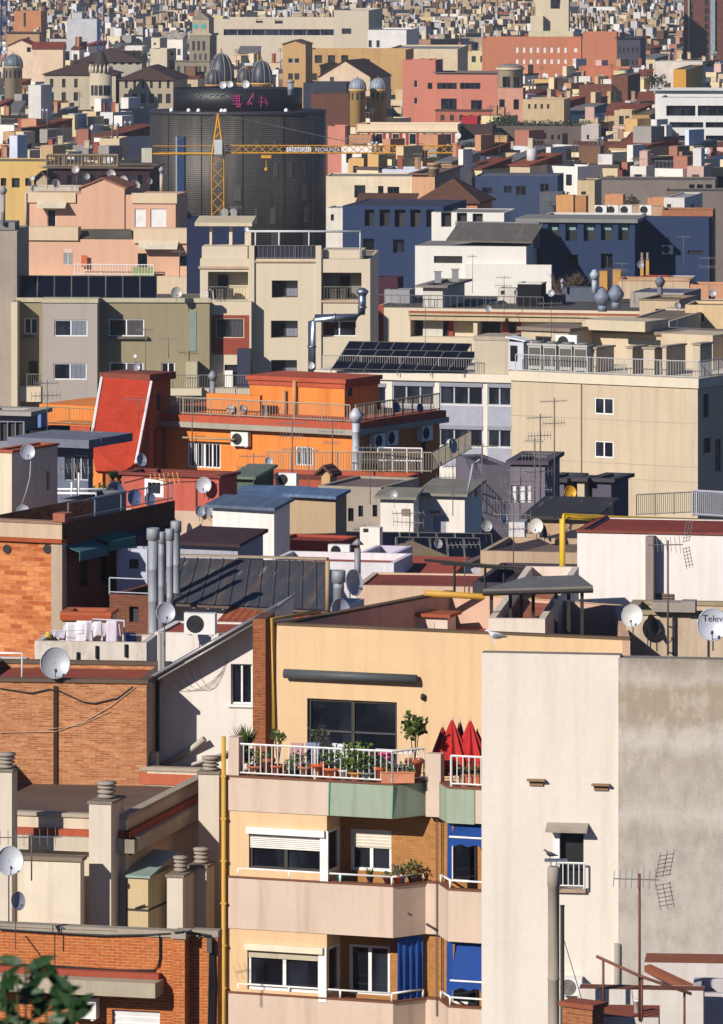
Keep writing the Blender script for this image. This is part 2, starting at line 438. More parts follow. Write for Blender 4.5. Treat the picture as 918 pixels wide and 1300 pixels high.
def antmast(p, h, label, rz=0., group='tv antennas', arms=3, mr=.03):
    e = empty('tv_antenna', label, 'antenna', p, rz, group)
    m = MB(); m.tube((0,0,0), (0,0,h), mr, 6); m.obj('mast', flat('6a625c',.7), e)
    rr = random.Random(label)
    for k in range(arms):
        a = MB(); z = h*(1-.2*k)-.15; ang = rr.uniform(-.6,.6); L = rr.uniform(.6,1.1); d = V((math.cos(ang), math.sin(ang), 0)); s_ = V((0,0,1)) if k % 2 else V((-d.y,d.x,.5))
        a.tube(V((0,0,z))-d*L*.7, V((0,0,z))+d*L*.6, .016, 4)
        for i in range(8):
            c = V((0,0,z))+d*(L*(-.7+1.3*i/7)); a.tube(c-s_*.17, c+s_*.17, .009, 4)
        a.obj('aerial', flat('a09c96',.5,.4), e)
    return e
def flue(p, h, r, label, cap='plain', col='94989c', group='metal flues', bend=None):
    e = empty('flue_pipe', label, 'flue', p, 0, group)
    m = MB(); prof = [(r,0)]
    z = .9
    while z < h-.4: prof += [(r,z),(r*1.04,z+.01),(r*1.04,z+.05),(r,z+.06)]; z += .95
    prof += [(r,h)]; m.lathe(prof, n=14); m.obj('pipe', metal(col,.6,.3), e)
    c = MB()
    if cap == 'plain': c.lathe([(r*1.02,h-.34),(r*1.28,h-.33),(r*1.28,h+.0),(r*1.1,h+.02),(r*.9,h-.06)], n=14)
    elif cap == 'cowl': c.lathe([(r,h-.05),(r*1.75,h+r*1.3),(r*1.75,h+r*1.9),(r*.7,h+r*3.4),(r*.45,h+r*3.6)], n=14)
    elif cap == 'hat': c.lathe([(r*.3,h),(r*.3,h+.12)], n=8); c.lathe([(r*2.0,h+.12),(r*.2,h+.3)], n=14)
    c.obj('cap', metal(col,.6,.3), e)
    return e
def leafcloud(m, c, rad, n, size, rr, squash=1., mi=0):
    for _ in range(n):
        d = V((rr.gauss(0,1), rr.gauss(0,1), rr.gauss(0,1))).normalized()*rr.random()**.45
        p = V(c)+V((d.x*rad, d.y*rad, d.z*rad*squash)); a = V((rr.gauss(0,1), rr.gauss(0,1), rr.gauss(0,.7)+.3)).normalized(); s_ = size*rr.uniform(.6,1.3)
        e = a.orthogonal().normalized()*s_*.35; a *= s_
        q = a.cross(e).normalized()*s_*.12
        m.face([p, p+a*.45+e+q, p+a, p+a*.45-e+q], mi)
def potted(p, label, pr=.13, ph=.2, col='b8623a', plant=.25, n=70, size=.09, lc='6a8a34', shape='round', rr=None, group='pots of plants on the balconies', square=False, rz=0.):
    rr = rr or random.Random(label); e = empty('potted_plant', label, 'potted plant', p, rz, group)
    m = MB()
    if square: 
        m.box(-pr*2.2, pr*2.2, -pr*.75, pr*.75, 0, ph); m.box(-pr*2.3, pr*2.3, -pr*.85, pr*.85, ph, ph+.03)
    else: m.lathe([(pr*.7,0),(pr*.95,ph*.8),(pr*1.1,ph*.8),(pr*1.1,ph),(pr*.9,ph),(pr*.85,ph*.85)], n=14)
    m.obj('pot', flat(col,.8,0,.25), e)
    if plant:
        f = MB()
        if shape == 'round': leafcloud(f, (0,0,ph+plant*.7), plant, n, size, rr, .8)
        elif shape == 'trough':
            for k in range(4): leafcloud(f, ((k-1.5)*pr, 0, ph+plant*.5), plant*.7, n//4, size, rr)
        elif shape == 'spike':
            for k in range(n):
                a = rr.uniform(0,6.28); u = V((math.cos(a)*.5, math.sin(a)*.5, rr.uniform(.5,1.2))).normalized()*plant*rr.uniform(.7,1.3); g = V((-math.sin(a),math.cos(a),0))*size*.2
                f.face([V((0,0,ph))-g, V((0,0,ph))+g, V((0,0,ph))+u+V((0,0,-.2*plant*.3))])
        elif shape == 'tree':
            for k in range(5):
                a = k*1.3; top = V((math.cos(a)*.22*plant, math.sin(a)*.2*plant, ph+plant*rr.uniform(1.2,1.9))); f.path([(0,0,ph*.8), top*.6+V((0,0,.05)), top], .012, 5, 1); leafcloud(f, top, plant*.42, n//5, size, rr, .8)
        f.obj('foliage', [leaf(lc), flat('5a4632',.8)], e)
    return e
def bird(p, rz, label, kind='gull', s=1.):
    """standing bird, one continuous skin grown along the spine"""
    e = empty('gull' if kind == 'gull' else 'pigeon', label, 'bird', p, rz)
    body = [(-.26,0,.16,.012),(-.19,0,.17,.035),(-.08,0,.185,.075),(.03,0,.2,.088),(.11,0,.235,.07),(.15,0,.285,.045),(.175,0,.325,.045),(.205,0,.325,.03),(.235,0,.318,.012),(.265,0,.31,.006)]
    m = MB(); rings = []
    for x, y, z, r in body: rings.append([(x*s, (y+r*.85*math.cos(t))*s, (z+r*math.sin(t))*s) for t in (2*math.pi*i/12 for i in range(12))])
    m.loft(rings, 0); mats = [flat('ecebe6',.7) if kind == 'gull' else flat('4a4c54',.7)]
    for sg in (1,-1):
        m.path([(.0,sg*.035*s,.13*s), (.005*s,sg*.035*s,.06*s), (0,sg*.035*s,.005)], .008*s, 5); m.tube((-.01*s,sg*.035*s,.005), (.05*s,sg*.04*s,.004), .007*s, 4)
    m.obj('body', mats[0], e)
    for sg in (1,-1):
        w = MB(); w.loft([[(x*s, sg*(y+.004+q*.2)*s, (z+q)*s) for q in (-h,-h*.3,h*.5,h*.9)] + [(x*s, sg*(y+.018+q*.2)*s, (z+q)*s) for q in (h*.9,h*.5,-h*.3,-h)] for x, y, z, h in ((.09,.062,.205,.03),(.02,.078,.2,.055),(-.08,.07,.185,.05),(-.2,.035,.17,.025),(-.3,.012,.155,.008))], 0)
        w.obj('wing', flat('8e949c',.7) if kind == 'gull' else flat('34363e',.7), e)
    bk = MB(); bk.tube((.225*s,0,.318*s), (.275*s,0,.305*s), .011*s, 6, r2=.003*s); bk.obj('beak', flat('c89a3c',.5) if kind == 'gull' else flat('2c2a28',.5), e)
    for sg in (1,-1):
        ey = MB(); ey.lathe([(.001,-.007*s),(.007*s,0),(.001,.007*s)], n=8); o = ey.obj('eye', DARK(), e); o.location = (.19*s, sg*.028*s, .335*s)
    return e

def text_mesh(body, size, extrude=.004):
    cu = bpy.data.curves.new('lettering', 'FONT'); cu.body = body; cu.size = size; cu.extrude = extrude
    o = bpy.data.objects.new('lettering', cu); COL.objects.link(o)
    dg = bpy.context.evaluated_depsgraph_get(); me = bpy.data.meshes.new_from_object(o.evaluated_get(dg)); bpy.data.objects.remove(o)
    return me
def lettering(dsh, body, size, r, x0, z0, mast, el):
    """letters lying on a dish's curved face"""
    me = text_mesh(body, size); M = Matrix.Rotation(R(-el), 4, 'X'); c = V((0,0,mast))
    for v in me.vertices:
        x, z = v.co.x+x0, v.co.y+z0; a2 = (x*x+z*z)/r/r
        v.co = c+M@V((x, .32*r*(1-a2)-.16*r-.008+v.co.z*.5, z))
    me.materials.append(flat('1c1c20',.6)); o = bpy.data.objects.new('lettering', me); COL.objects.link(o); o.parent = dsh
# ================================================================ NEAR: cream apartment block with the plant terrace
b = A = Bd('apartment_block', 'cream apartment block with a plant-filled terrace above pink balconies', 499, 997, 155, 20)
zz = lambda py, px=499: b.f(px, py)[1]
pink = pl('d4bea9', .1, .35, .7); cream = pl('e0be90', .07, .16); net = pl('9caa94', .14, .4); brown = brick('bc8650', 'b07a42', 'a07448', .24, .07, .008, .1)
cope = flat('7a4a34', .8)
xL = b.X(290); xE = b.X(700); YW = 1.05
x556 = b.X(556, .9); x569 = b.X(569); x414 = b.X(415, .03)
bands = [(zz(997), zz(1040)), (zz(1126), zz(1191)), (zz(1274), zz(1340))]
# body behind the loggias
m = MB(); holes = []
D1 = b.rect((445,1053,497,1106), YW); D2 = b.rect((443,1200,495,1263), YW); D3 = b.rect((572,1070,604,1120), YW); D4 = b.rect((572,1220,606,1275), YW)
fn = lambda a, z, q: (a, YW+q, z)
m.grid(fn, xL, xE, 0, bands[0][1], [D1, D2, D3, D4], .22); m.face([(xL,YW,0),(xL,12,0),(xL,12,bands[0][1]),(xL,YW,bands[0][1])]); m.face([(xE,YW,0),(xE,12,0),(xE,12,bands[0][1]),(xE,YW,bands[0][1])]); m.face([(xL,12,0),(xE,12,0),(xE,12,bands[0][1]),(xL,12,bands[0][1])])
b.o('loggia_wall', m, brown)
window(b, fn, *D1, 'h2', .1, name='balcony_door'); window(b, fn, *D2, 'a2', .1, name='balcony_door'); window(b, fn, *D3, 'a1', .1, name='balcony_door'); window(b, fn, *D4, 'a1', .1, name='balcony_door')
# projecting bay with the wide windows
m = MB(); W1 = b.rect((316,1053,408,1106), .03); W2 = b.rect((314,1201,406,1259), .03); fb = lambda a, z, q: (a, .03+q, z)
ztop = bands[0][1]-.002
m.grid(fb, xL+.02, x414, 0, ztop, [W1, W2], .2); m.face([(xL+.02,.03,0),(xL+.02,YW,0),(xL+.02,YW,ztop),(xL+.02,.03,ztop)])
SG = [(.12, .95, W1[2], W1[3]), (.12, .95, W2[2], W2[3])]; fs = lambda a, z, q: (x414-q, .03+a, z)
m.grid(fs, 0, YW-.03, 0, ztop, SG, .12); b.o('bay_wall', m, cream)
for q in SG: window(b, fs, *q, 'a1', .06, name='side_window')
for q, k in ((W1, .48), (W2, .30)):
    h = q[3]-q[2]; o = window(b, fb, q[0], q[1], q[2], q[3], 'n2' if q is W1 else 'a2', .12)
    s = MB(); zt = q[3]; s.box(q[0]-.04, q[1]+.12, -.1, .14, zt-.14, zt+.03)
    c = 8
    for i in range(c):
        za = zt-.14-h*(k-.12)*(i+1)/c; e = h*(k-.12)/c; s.box(q[0]+.03, q[1]-.03, .05, .08, za+.012, za+e)
    s.obj('roller_shutter', flat('f0ece0' if q is W1 else 'e8dcbc', .55), o)
    f_ = MB(); f_.box(q[1]-.02, q[1]+.2, -.02, .02, q[2]-.2, q[3]+.02); f_.obj('side_panel', WHITE(), o)
# balcony parapets, slabs, coping and rails
plan1 = [(xL, 0), (0, 0), (.57, .9), (x556, .9)]
plan2 = [(x556, .9), (x569, 0), (xE, 0)]
cant = pl('b49484', .12, .15)
for i, (zt, zb) in enumerate(bands):
    for pl_, nm in ((plan1, 'balcony_parapet'), (plan2, 'balcony_parapet')):
        m = MB(); m.pathwall(pl_, .14, zb, zt); b.o(nm, m, pink if i else pink)
    c = MB(); c.pathwall([(xL-.03,-.03),(.015,-.03),(.6,.87),(x556-.01,.87)], .46 if i == 0 else .22, zt+.003, zt+.045); c.pathwall([(x556+.01,.87),(x569-.015,-.03),(xE,-.03)], .42 if i == 0 else .22, zt+.003, zt+.045); b.o('coping', c, cope)
    s = MB(); s.prism([(xL+.14,.14),(-.06,.14),(.5,1.0),(xL+.14,1.0)], zb+.05, zb+.2); s.prism([(x556+.05,1.02),(x569+.1,.15),(xE-.1,.15),(xE-.1,1.02)], zb+.05, zb+.2); b.o('balcony_slab', s, pl('c8a890', .1, .1))
# green shade netting wrapped round the top parapet
zt, zb = bands[0]
m = MB(); xg = b.X(417); m.pathwall([(xg,-.012),(.006,-.012),(.585,.885)], -.012, zb+.01, zt-.01); m.pathwall([(x556+.02,.86),(x569-.012,-.015),(b.X(603),-.015)], -.012, zb-.02, zt-.01)
b.o('shade_netting', m, net, label='green netting tied round the terrace parapet')
m = MB()
for x in (xg+.02, -.01): m.tube((x,-.035,zb+.02), (x+.03,-.035,zt), .02, 5)
b.o('netting_edge', m, pl('5a9a80', .1, .1))
zr = zt+.045
railing(b, [(xL+.24,.06,zr),(-.04,.06,zr),(.52,.93,zr)], b.f(420,950,.06)[1]-b.f(420,990,.06)[1], gap=.155, r=.015)
railing(b, [(x569+.06,.06,zr),(xE-.3,.06,zr)], .78, gap=.155, r=.015)
for (zt_, _), in zip(bands[1:]):
    z_ = zt_+.045
    m = MB()
    for pp in ([(xL+.25,.05),(-.05,.05),(.5,.9)], [(x556+.1,.85),(x569+.04,.05),(xE-.3,.05)]):
        for p, q in zip(pp, pp[1:]):
            p, q = V((*p,z_)), V((*q,z_)); L = (q-p).length; m.tube(p+V((0,0,.2)), q+V((0,0,.2)), .028, 6); n = max(1, int(L/1.15))
            for i in range(n+1):
                c = p+(q-p)*i/n; m.tube(c, c+V((0,0,.2)), .03, 6)
    b.o('railing', m, WHITE())
# terrace floor and penthouse
YP = 3.2
m = MB(); m.prism([(xL+.14,.14),(-.06,.14),(.48,.98),(x556,1.0),(x569+.1,.15),(xE,.15),(xE,12),(xL,12)], bands[0][1]+.204, bands[0][1]+.26); b.o('terrace_floor', m, pl('9a5a42', .2, 0))
xp0 = b.X(348, YP); xp1 = b.X(800, YP); zp = b.f(499, 800, YP)[1]; z0p = bands[0][1]+.262
GW = b.rect((390,889,504,990), YP); GW = (GW[0], GW[1], z0p+.05, GW[3])
fp = lambda a, z, q: (a, YP+q, z)
bl = b.t(568, 752, zp); br_ = b.t(790, 768, zp)
m = MB(); m.grid(fp, xp0, xp1, z0p, zp, [GW], .3); m.face([(xp0,YP,z0p),(*bl,z0p),(*bl,zp),(xp0,YP,zp)]); m.face([(xp1,YP,z0p),(*br_,z0p),(*br_,zp),(xp1,YP,zp)]); m.face([(*bl,z0p),(*br_,z0p),(*br_,zp),(*bl,zp)])
b.o('penthouse_wall', m, cream)
m = MB(); m.pathwall([(xp0+.12,YP+.26),(bl[0],bl[1]-.01),(br_[0],br_[1]-.01),(xp1,YP+.005)], -.2, zp-.95, zp-.01); b.o('roof_parapet', m, pl('d2ac92', .14, .3))
m = MB(); m.pathwall([(xp1,YP-.02),(xp0-.03,YP-.02),(bl[0]-.03,bl[1])], -.26, zp+.002, zp+.06); b.o('parapet_coping', m, pl('6e5a44', .3, .1))
m = MB(); m.face([(xp0,YP+.02,zp-.9),(xp1,YP+.02,zp-.9),(*br_,zp-.9),(*bl,zp-.9)]); b.o('roof', m, pl('a4503a', .25, .1))
o = window(b, fp, *GW, 'n2', .14, name='terrace_window')
m = MB(); zc = GW[2]+(GW[3]-GW[2])*.62; m.box(GW[0], GW[1], YP+.09, YP+.12, zc-.02, zc+.02); m.obj('transom', flat('4a4a4c',.5), o)
p, q = b.l(361,855,YP-.16), b.l(529,861,YP-.16); q.z = p.z; m = MB(); m.tube(p, q, .125, 12); m.box(p.x+.1, p.x+.16, YP-.2, YP-.005, p.z-.1, p.z+.1); m.box(q.x-.2, q.x-.14, YP-.2, YP-.005, p.z-.1, p.z+.1); b.o('awning_roll', m, flat('4c5252', .6), label='rolled up dark grey awning')
p = b.l(537, 885, YP-.06); m = MB(); m.lathe([(.02,-.09),(.065,-.05),(.065,.06),(.02,.09)], (p.x,p.y), 10); o = b.o('wall_lamp', m, DARK()); o.location.z = p.z
p = b.l(549, 957); m = MB(); m.box(b.X(541,.75), b.X(560,.75), .72, 1.02, bands[0][1], b.f(550,957,.75)[1]); b.o('pier', m, pink); m = MB(); m.box(xL, b.X(303), -.0, .35, bands[0][0]+.01, b.f(296,936)[1]); b.o('pier', m, pink)
m = MB(); m.path([b.l(284,935,-.08), (b.l(284,935,-.08).x,-.08,0)], .062, 8); m.path([b.l(346,790,YP-.08)+V((.6,2,.1)), b.l(346,786,YP-.08), b.l(347,925,YP-.08)], .062, 8)
for k in range(14): m.box(b.X(281,-.08), b.X(287.5,-.08), -.15, .0, bands[0][0]-k*1.1, bands[0][0]-k*1.1+.05)
b.o('yellow_drainpipe', m, flat('d0a03c', .6))
m = MB(); m.box(xL-.12, xL-.004, .02, 12, 0, bands[0][0]); b.o('side_wall', m, pl('d8b088', .15, .3))
m = MB()
for px in (554, 556): m.tube(b.l(px,1040,.86), b.l(px,1290,.86), .012, 5)
m.tube(b.l(519,1160,.25), b.l(522,1162,-.1), .035, 6); b.o('cable', m, flat('5a4a40',.8))
# blue cloths and awnings
blue = flat('1c478f', .85, 0, .22, .2, 1.2)
def cloth(pts_top, drop, folds, amp, mb, seg=18):
    rows = []
    for j in range(9):
        t = j/8; rows.append([pts_top[0]+(pts_top[1]-pts_top[0])*(i/seg)+V((0, -amp*math.sin(folds*6.283*i/seg+.6*t)*(.3+.7*t), -drop*t)) for i in range(seg+1)])
    for j in range(8):
        for i in range(seg): mb.face([rows[j][i], rows[j][i+1], rows[j+1][i+1], rows[j+1][i]], 0, True)
z2 = bands[1][1]
m = MB(); cloth((V((.02,.3,z2+.05)), V((.5,.9,z2+.05))), 1.75, 4, .07, m); b.o('blue_curtain', m, blue)
m = MB(); cloth((V((x569-.14,.35,bands[0][1]+.02)), V((x569+.06,.12,bands[0][1]+.02))), 1.5, 2, .05, m, 8); b.o('blue_curtain', m, blue)
m = MB(); cloth((V((x569-.16,.35,z2+.02)), V((x569+.1,.1,z2+.02))), 1.45, 2, .05, m, 8); b.o('blue_curtain', m, blue)
def awning(za, zb, out, name='blue_awning', bars=True):
    m = MB(); x0, x1 = x569+.1, xE-.3; y0, y1 = .3, .3-out
    for k in range(6):
        t0, t1 = k/6, (k+1)/6; m.face([(x0,y0+(y1-y0)*t0,za+(zb-za)*t0),(x1,y0+(y1-y0)*t0,za+(zb-za)*t0),(x1,y0+(y1-y0)*t1,za+(zb-za)*t1),(x0,y0+(y1-y0)*t1,za+(zb-za)*t1)])
    n = 24; yv = y1-.015
    for k in range(n):
        a, c = x0+(x1-x0)*k/n, x0+(x1-x0)*(k+1)/n; f1 = .24+.035*math.sin(k*1.6); f2 = .24+.035*math.sin((k+1)*1.6)
        m.face([(a,yv,zb-.05),(c,yv,zb-.05),(c,yv-.01,zb-f2),(a,yv-.01,zb-f1)])
    o = b.o(name, m, blue); t = MB(); t.tube((x0-.02,yv-.01,zb-.03),(x1,yv-.01,zb-.03),.028,6); t.obj('front_bar', WHITE(), o)
awning(bands[0][1]-.05, bands[0][1]-.32, .42); awning(z2+.03, z2-.95, .35)
# ---- things standing on the balconies
def onled(px, y=.24): return b.w(b.X(px, y), y, zr)
PL = [ (325,'long terracotta bowl with a low green plant at the left end of the white railing',dict(pr=.15,ph=.17,col='b4674a',plant=.2,n=60)),
 (341,'small terracotta pot with a grey pot stacked on it on the terrace ledge',dict(pr=.11,ph=.3,col='a85a3c',plant=.07,n=16)),
 (353,'terracotta pot with a tall thin green shrub on the terrace ledge',dict(pr=.13,ph=.2,col='b4603a',plant=.3,n=90,shape='tree',size=.08)),
 (375,'dark green pot with a bushy small plant among terracotta pots on the ledge',dict(pr=.1,ph=.16,col='2c4a3a',plant=.16,n=60,lc='4c8a38')),
 (388,'terracotta pot holding a dry twiggy plant on the terrace ledge',dict(pr=.13,ph=.2,col='b8704c',plant=.2,n=26,lc='8a7a48')),
 (405,'bright orange pot raised on a stand holding sparse stems',dict(pr=.15,ph=.26,col='cc5a24',plant=.3,n=40,shape='tree',lc='7a7a3c')),
 (422,'orange terracotta pot with a broad leafy green plant left of the white pot',dict(pr=.16,ph=.2,col='cc6430',plant=.27,n=110,size=.1)),
 (437,'small white pot with a small plant on the terrace ledge',dict(pr=.11,ph=.18,col='d4d0c4',plant=.12,n=30)),
 (453,'largest bushy bright green plant spilling over its orange pot',dict(pr=.15,ph=.15,col='d08a3c',plant=.36,n=230,size=.11,lc='8fb038')),
 (468,'grey bowl with a dark green spreading plant on the terrace ledge',dict(pr=.16,ph=.16,col='76807c',plant=.26,n=110,lc='5a8238')),
 (484,'orange pot with a thin low plant between grey bowl and long planter',dict(pr=.13,ph=.26,col='c05a30',plant=.15,n=24)),
 (505,'long salmon rectangular planter with a row of low greens near the railing corner',dict(pr=.13,ph=.17,col='d48a64',plant=.14,n=80,shape='trough',square=True,lc='6a7a3c')),
 (530,'tall terracotta pot with a big rubber plant rising above the railing corner',dict(pr=.15,ph=.36,col='b8643c',plant=.40,n=150,size=.17,shape='tree',lc='8a9a38')) ]
for px, lab, kw in PL:
    yy = .24 if px < 520 else .62
    for k_ in ('pr','ph','plant'): kw[k_] *= 1.5
    kw['n'] = int(kw['n']*1.7)
    potted(onled(px, yy) if px < 520 else b.w(.28,.84,zr), lab, **kw)
potted(b.w(b.X(602,.3),.3,zr), 'long terracotta planter with greens on the small right balcony', pr=.15, ph=.26, col='c4704c', plant=.32, n=90, square=True, shape='trough')
z_ = bands[1][0]+.05
for px, lab, kw in ((434,'teal bowl on the middle balcony beside the door',dict(pr=.17,ph=.16,col='3a9a94',plant=0)),
 (470,'pot with spiky pale green leaves on the middle balcony',dict(pr=.09,ph=.14,col='7a5a6a',plant=.26,n=40,shape='spike',size=.2,lc='a8b83c')),
 (493,'dark red pot with a low plant on the middle balcony rail',dict(pr=.13,ph=.14,col='8a3a34',plant=.13,n=40)),
 (505,'orange pot with a grey round cactus on the middle balcony',dict(pr=.13,ph=.22,col='cc5a2c',plant=.2,n=150,size=.06,lc='8a9078')),
 (518,'bright blue pot with green leaves on the middle balcony',dict(pr=.13,ph=.2,col='2a7ac0',plant=.16,n=50)),
 (530,'dark pot with a bushy plant drooping over the balcony corner',dict(pr=.13,ph=.16,col='4a3a34',plant=.27,n=120,lc='5a7a34'))):
    potted(b.w(b.X(px,.3) if px < 515 else .02+(px-515)*.018, .3 if px < 515 else .3+(px-515)*.026, z_-.02), lab, **kw)
# palm tub at the left corner
potted(b.w(b.X(312,.9),.9,b.z0+.25), 'palm with arching fronds at the left corner of the terrace', pr=.2, ph=.35, col='7a5a44', plant=.62, n=90, shape='spike', size=.35, lc='7a8a34')
# red pointed shade cloths on the right balcony
def peak(mb, px, pyt, wpx, pyb=962, y=1.6, lean=0.):
    t = b.l(px+lean, pyt, y); a = b.l(px-wpx, pyb, y-.1); c = b.l(px+wpx, pyb, y-.1)
    n = 6
    for i in range(n):
        p = a+(c-a)*i/n+V((0,(-.14 if i % 2 else .02),0)); q = a+(c-a)*(i+1)/n+V((0,(.02 if i % 2 else -.14),0)); mb.face([p, q, t])
for k, (px, pt, w, c, nm) in enumerate(((574,911,15,'b8201c','tallest bright red folded parasol with a pointed top'),(597,912,15,'b81e20','bright red folded parasol beside the blank cream wall'),(562,920,13,'8a2018','dark red folded parasol leftmost on the right balcony'),(584,913,9,'5a3038','plum coloured folded parasol between two red ones'),(606,926,16,'b02a6a','pink folded parasol at the edge of the blank wall'))):
    bs = b.at(px, 1030, 1.7+.12*k); e = empty('folded_parasol', nm, 'parasol', bs, -b.th, 'folded parasols on the right balcony')
    top = b.at(px, pt, 1.7+.12*k); h = top.z-bs.z; f_ = MB(); rr = random.Random(k); n = 18; ww = w/49*1.5
    rings = []
    for j, t in enumerate((0, .25, .5, .75, .97)):
        z = h-(.03+1.25*t); rings.append([((ww*t*1.02+.015)*(1+.16*(-1)**i)*math.cos(6.283*i/n), .6*(ww*t+.015)*(1+.16*(-1)**i)*math.sin(6.283*i/n), z+.07*(-1)**i*t) for i in range(n)])
    f_.loft(rings, 0, False); f_.obj('canopy', flat(c, .8, 0, .3), e); q = MB(); q.tube((0,0,0),(0,0,h+.02),.02,6); q.obj('pole', flat('c8c0b0',.6), e)
# drying rack with clothes
pr = b.w(b.X(500,1.5),1.5,bands[0][1]+.27); e = empty('drying_rack', 'white folding drying rack on the terrace behind the pots', 'drying rack', pr, -b.th); m = MB()
for x in (-.55,.55):
    m.tube((x,-.3,0),(x,.3,1.25),.015,5); m.tube((x,.3,0),(x,-.3,1.25),.015,5)
for y in (-.3,-.1,.1,.3): m.tube((-.6,y,1.25),(.6,y,1.25),.01,5)
m.obj('frame', WHITE(), e)
def garment(p, rz, label, w, h, col, name='garment', cat='garment', group='washing hung out to dry', sleeves=True, th=.05):
    rr = random.Random(label); m = MB(); ph = rr.uniform(0,6); n = 8; k = 6
    def sheet(outl):                     # outl(t) -> half widths left/right at height t
        g = []
        for j in range(n+1):
            t = j/n; a, c = outl(t); g.append([V((a+(c-a)*i/k, .016*math.sin(ph+4.5*(i/k)+1.2*t)*(.35+t), -h*t-.03*math.sin(3.1*i/k+ph)*t)) for i in range(k+1)])
        for j in range(n):
            for i in range(k): m.face([g[j][i],g[j][i+1],g[j+1][i+1],g[j+1][i]],0,True)
    if sleeves:
        sheet(lambda t: (-w*.42*(1+.12*t), w*.42*(1+.1*t)))
        for sg in (1,-1):
            q = [V((sg*w*.36,0,0)), V((sg*w*.62,.02,-h*.16)), V((sg*w*.72,.05,-h*.62)), V((sg*w*.56,.06,-h*.64)), V((sg*w*.47,.02,-h*.3))]; m.face(q)
    else: sheet(lambda t: (-w*.5*(1+.1*t), w*.5*(1+.05*t)))
    o = m.obj(name, flat(col,.9,0,.08), None); o.location = p; o.rotation_euler = (R(rr.uniform(-4,6)), 0, rz+R(rr.uniform(-22,12))); sm = o.modifiers.new('thickness','SOLIDIFY'); sm.thickness = .012
    return tag(o, label, cat, group)
garment(pr+V((-.3,-.3,1.27)), -b.th, 'white shirt with a pink collar on the terrace drying rack', .55, .8, 'e8e4e6'); garment(pr+V((-.42,-.4,1.36)), -b.th, 'bright pink towel over the terrace drying rack', .7, .22, 'd43a78', sleeves=False)
garment(pr+V((.3,-.5,.95)), -b.th, 'pale lilac sheet spread low on the terrace drying rack', .9, .8, 'd4d2e4', sleeves=False); garment(pr+V((-.15,-.34,.75)), -b.th, 'red cloth hanging under the white shirt on the terrace', .5, .4, 'b03028', sleeves=False)
garment(b.w(b.X(398,1.4),1.4,zr+.75), -b.th, 'grey blue trousers hanging at the middle of the terrace', .4, .8, '7a84a4', sleeves=False); garment(b.w(b.X(377,1.4),1.4,zr+.72), -b.th, 'dusty pink cloth hanging behind the terracotta pots', .35, .7, 'b88888', sleeves=False)
garment(b.w(b.X(432,1.6),1.6,zr+.72), -b.th, 'white pillowcase hanging in front of the terrace window', .5, .5, 'd8d8dc', sleeves=False)
# roof hut with red lid, canopy of posts
xa, ya = b.t(530, 803, zp-.9); xb_, _ = b.t(573, 803, zp-.9)
m = MB(); m.box(xa, xb_, ya, ya+.7, zp-.89, zp-.45); m.box(xa+.25, xa+.5, ya-.02, ya, zp-.8, zp-.6); o = b.o('vent_hut', m, pl('d8c8b4')); m = MB(); m.box(xa-.12, xb_+.12, ya-.15, ya+.85, zp-.447, zp-.36); m.obj('lid', pl('a4563c'), o)
# ---- open canopy
Dc = 161; p0, p1, p2, p3 = P(613,748,Dc-1.2), P(753,744,Dc-1.8), P(735,730,Dc+1.8), P(668,732,Dc+2.2)
e = empty('roof_canopy', 'open canopy with a grey sheet roof on thin dark posts', 'canopy', V((p0.x, p0.y, A.O.z+zp-.9)), 0); off = e.location
m = MB(); m.slab([p-off for p in (p0,p1,p2,p3)], (0,0,-.07)); m.obj('sheet_roof', corr('7a766c', rust='8a8272'), e)
for px, yb, D_ in ((624,806,Dc-1),(648,796,Dc-.6),(662,790,Dc),(677,786,Dc+1),(706,806,Dc-1.3),(722,806,Dc-1.3),(739,808,Dc-1.5)):
    m = MB(); t = P(px,747,D_)-off; m.box(t.x-.045, t.x+.045, t.y-.045, t.y+.045, -.3, t.z); m.obj('post', IRON(), e)
m = MB(); m.tube(p0-off-V((0,0,.12)), p1-off-V((0,0,.12)), .06, 4); m.tube(p3-off-V((0,0,.12)), p2-off-V((0,0,.12)), .06, 4); m.obj('beam', IRON(), e)
w = house('stairwell_hut', 'low pale walled stair enclosure under the dark post canopy', 620, 692, 786, 158.5, 6, 'ecdcc8', xs=735, roof='b06a50', par=.35, base=28)
# ================================================================ NEAR RIGHT: two blank party walls
b = B1 = house('blank_wall_building', 'tall blank cream rendered building wall with one small railed window', 611.5, 787, 832, 146, 9, pl('e6dccb', .07, .22, .6), wins=[(706,1056,741,1128,'-')], depth=.5, roof='9a8a78', par=0, rev=.3)
m = MB(); m.box(b.W+.03, -.03, .502, 6.5, 0, b.z0-1.7); b.o('rear_wing', m, pl('c8bca8'))
q = b.rect((706,1056,741,1128)); window(b, b.fr, *q, 'o', .12)
m = MB(); z1 = q[3]; m.slab([(q[0]-.22,-.34,z1+.02),(q[1]+.12,-.34,z1+.02),(q[1]+.12,-.002,z1+.17),(q[0]-.22,-.002,z1+.17)], (0,0,.05)); b.o('window_hood', m, pl('a89c8c'))
m = MB(); m.box(q[0]-.05, q[0]+.09, -.03, .14, q[2], q[3]); b.o('window_jamb', m, WHITE()); m = MB(); m.box(q[0]-.06, q[1]+.06, -.1, .1, q[2]-.09, q[2]-.002); b.o('sill', m, pl('b49a80'))
railing(b, [(q[0]+.06,-.16,q[2]+.02),(q[1]+.04,-.16,q[2]+.02)], .62, gap=.11, r=.014)
for vx, vy in ((681,991),(763,997)):
    c = b.l(vx,vy); m = MB(); m.box(c.x-.22, c.x+.22, -.16, -.002, c.z, c.z+.045); m.box(c.x-.17, c.x+.17, -.05, -.002, c.z-.12, c.z-.003); b.o('vent', m, pl('9a7e60',.3))
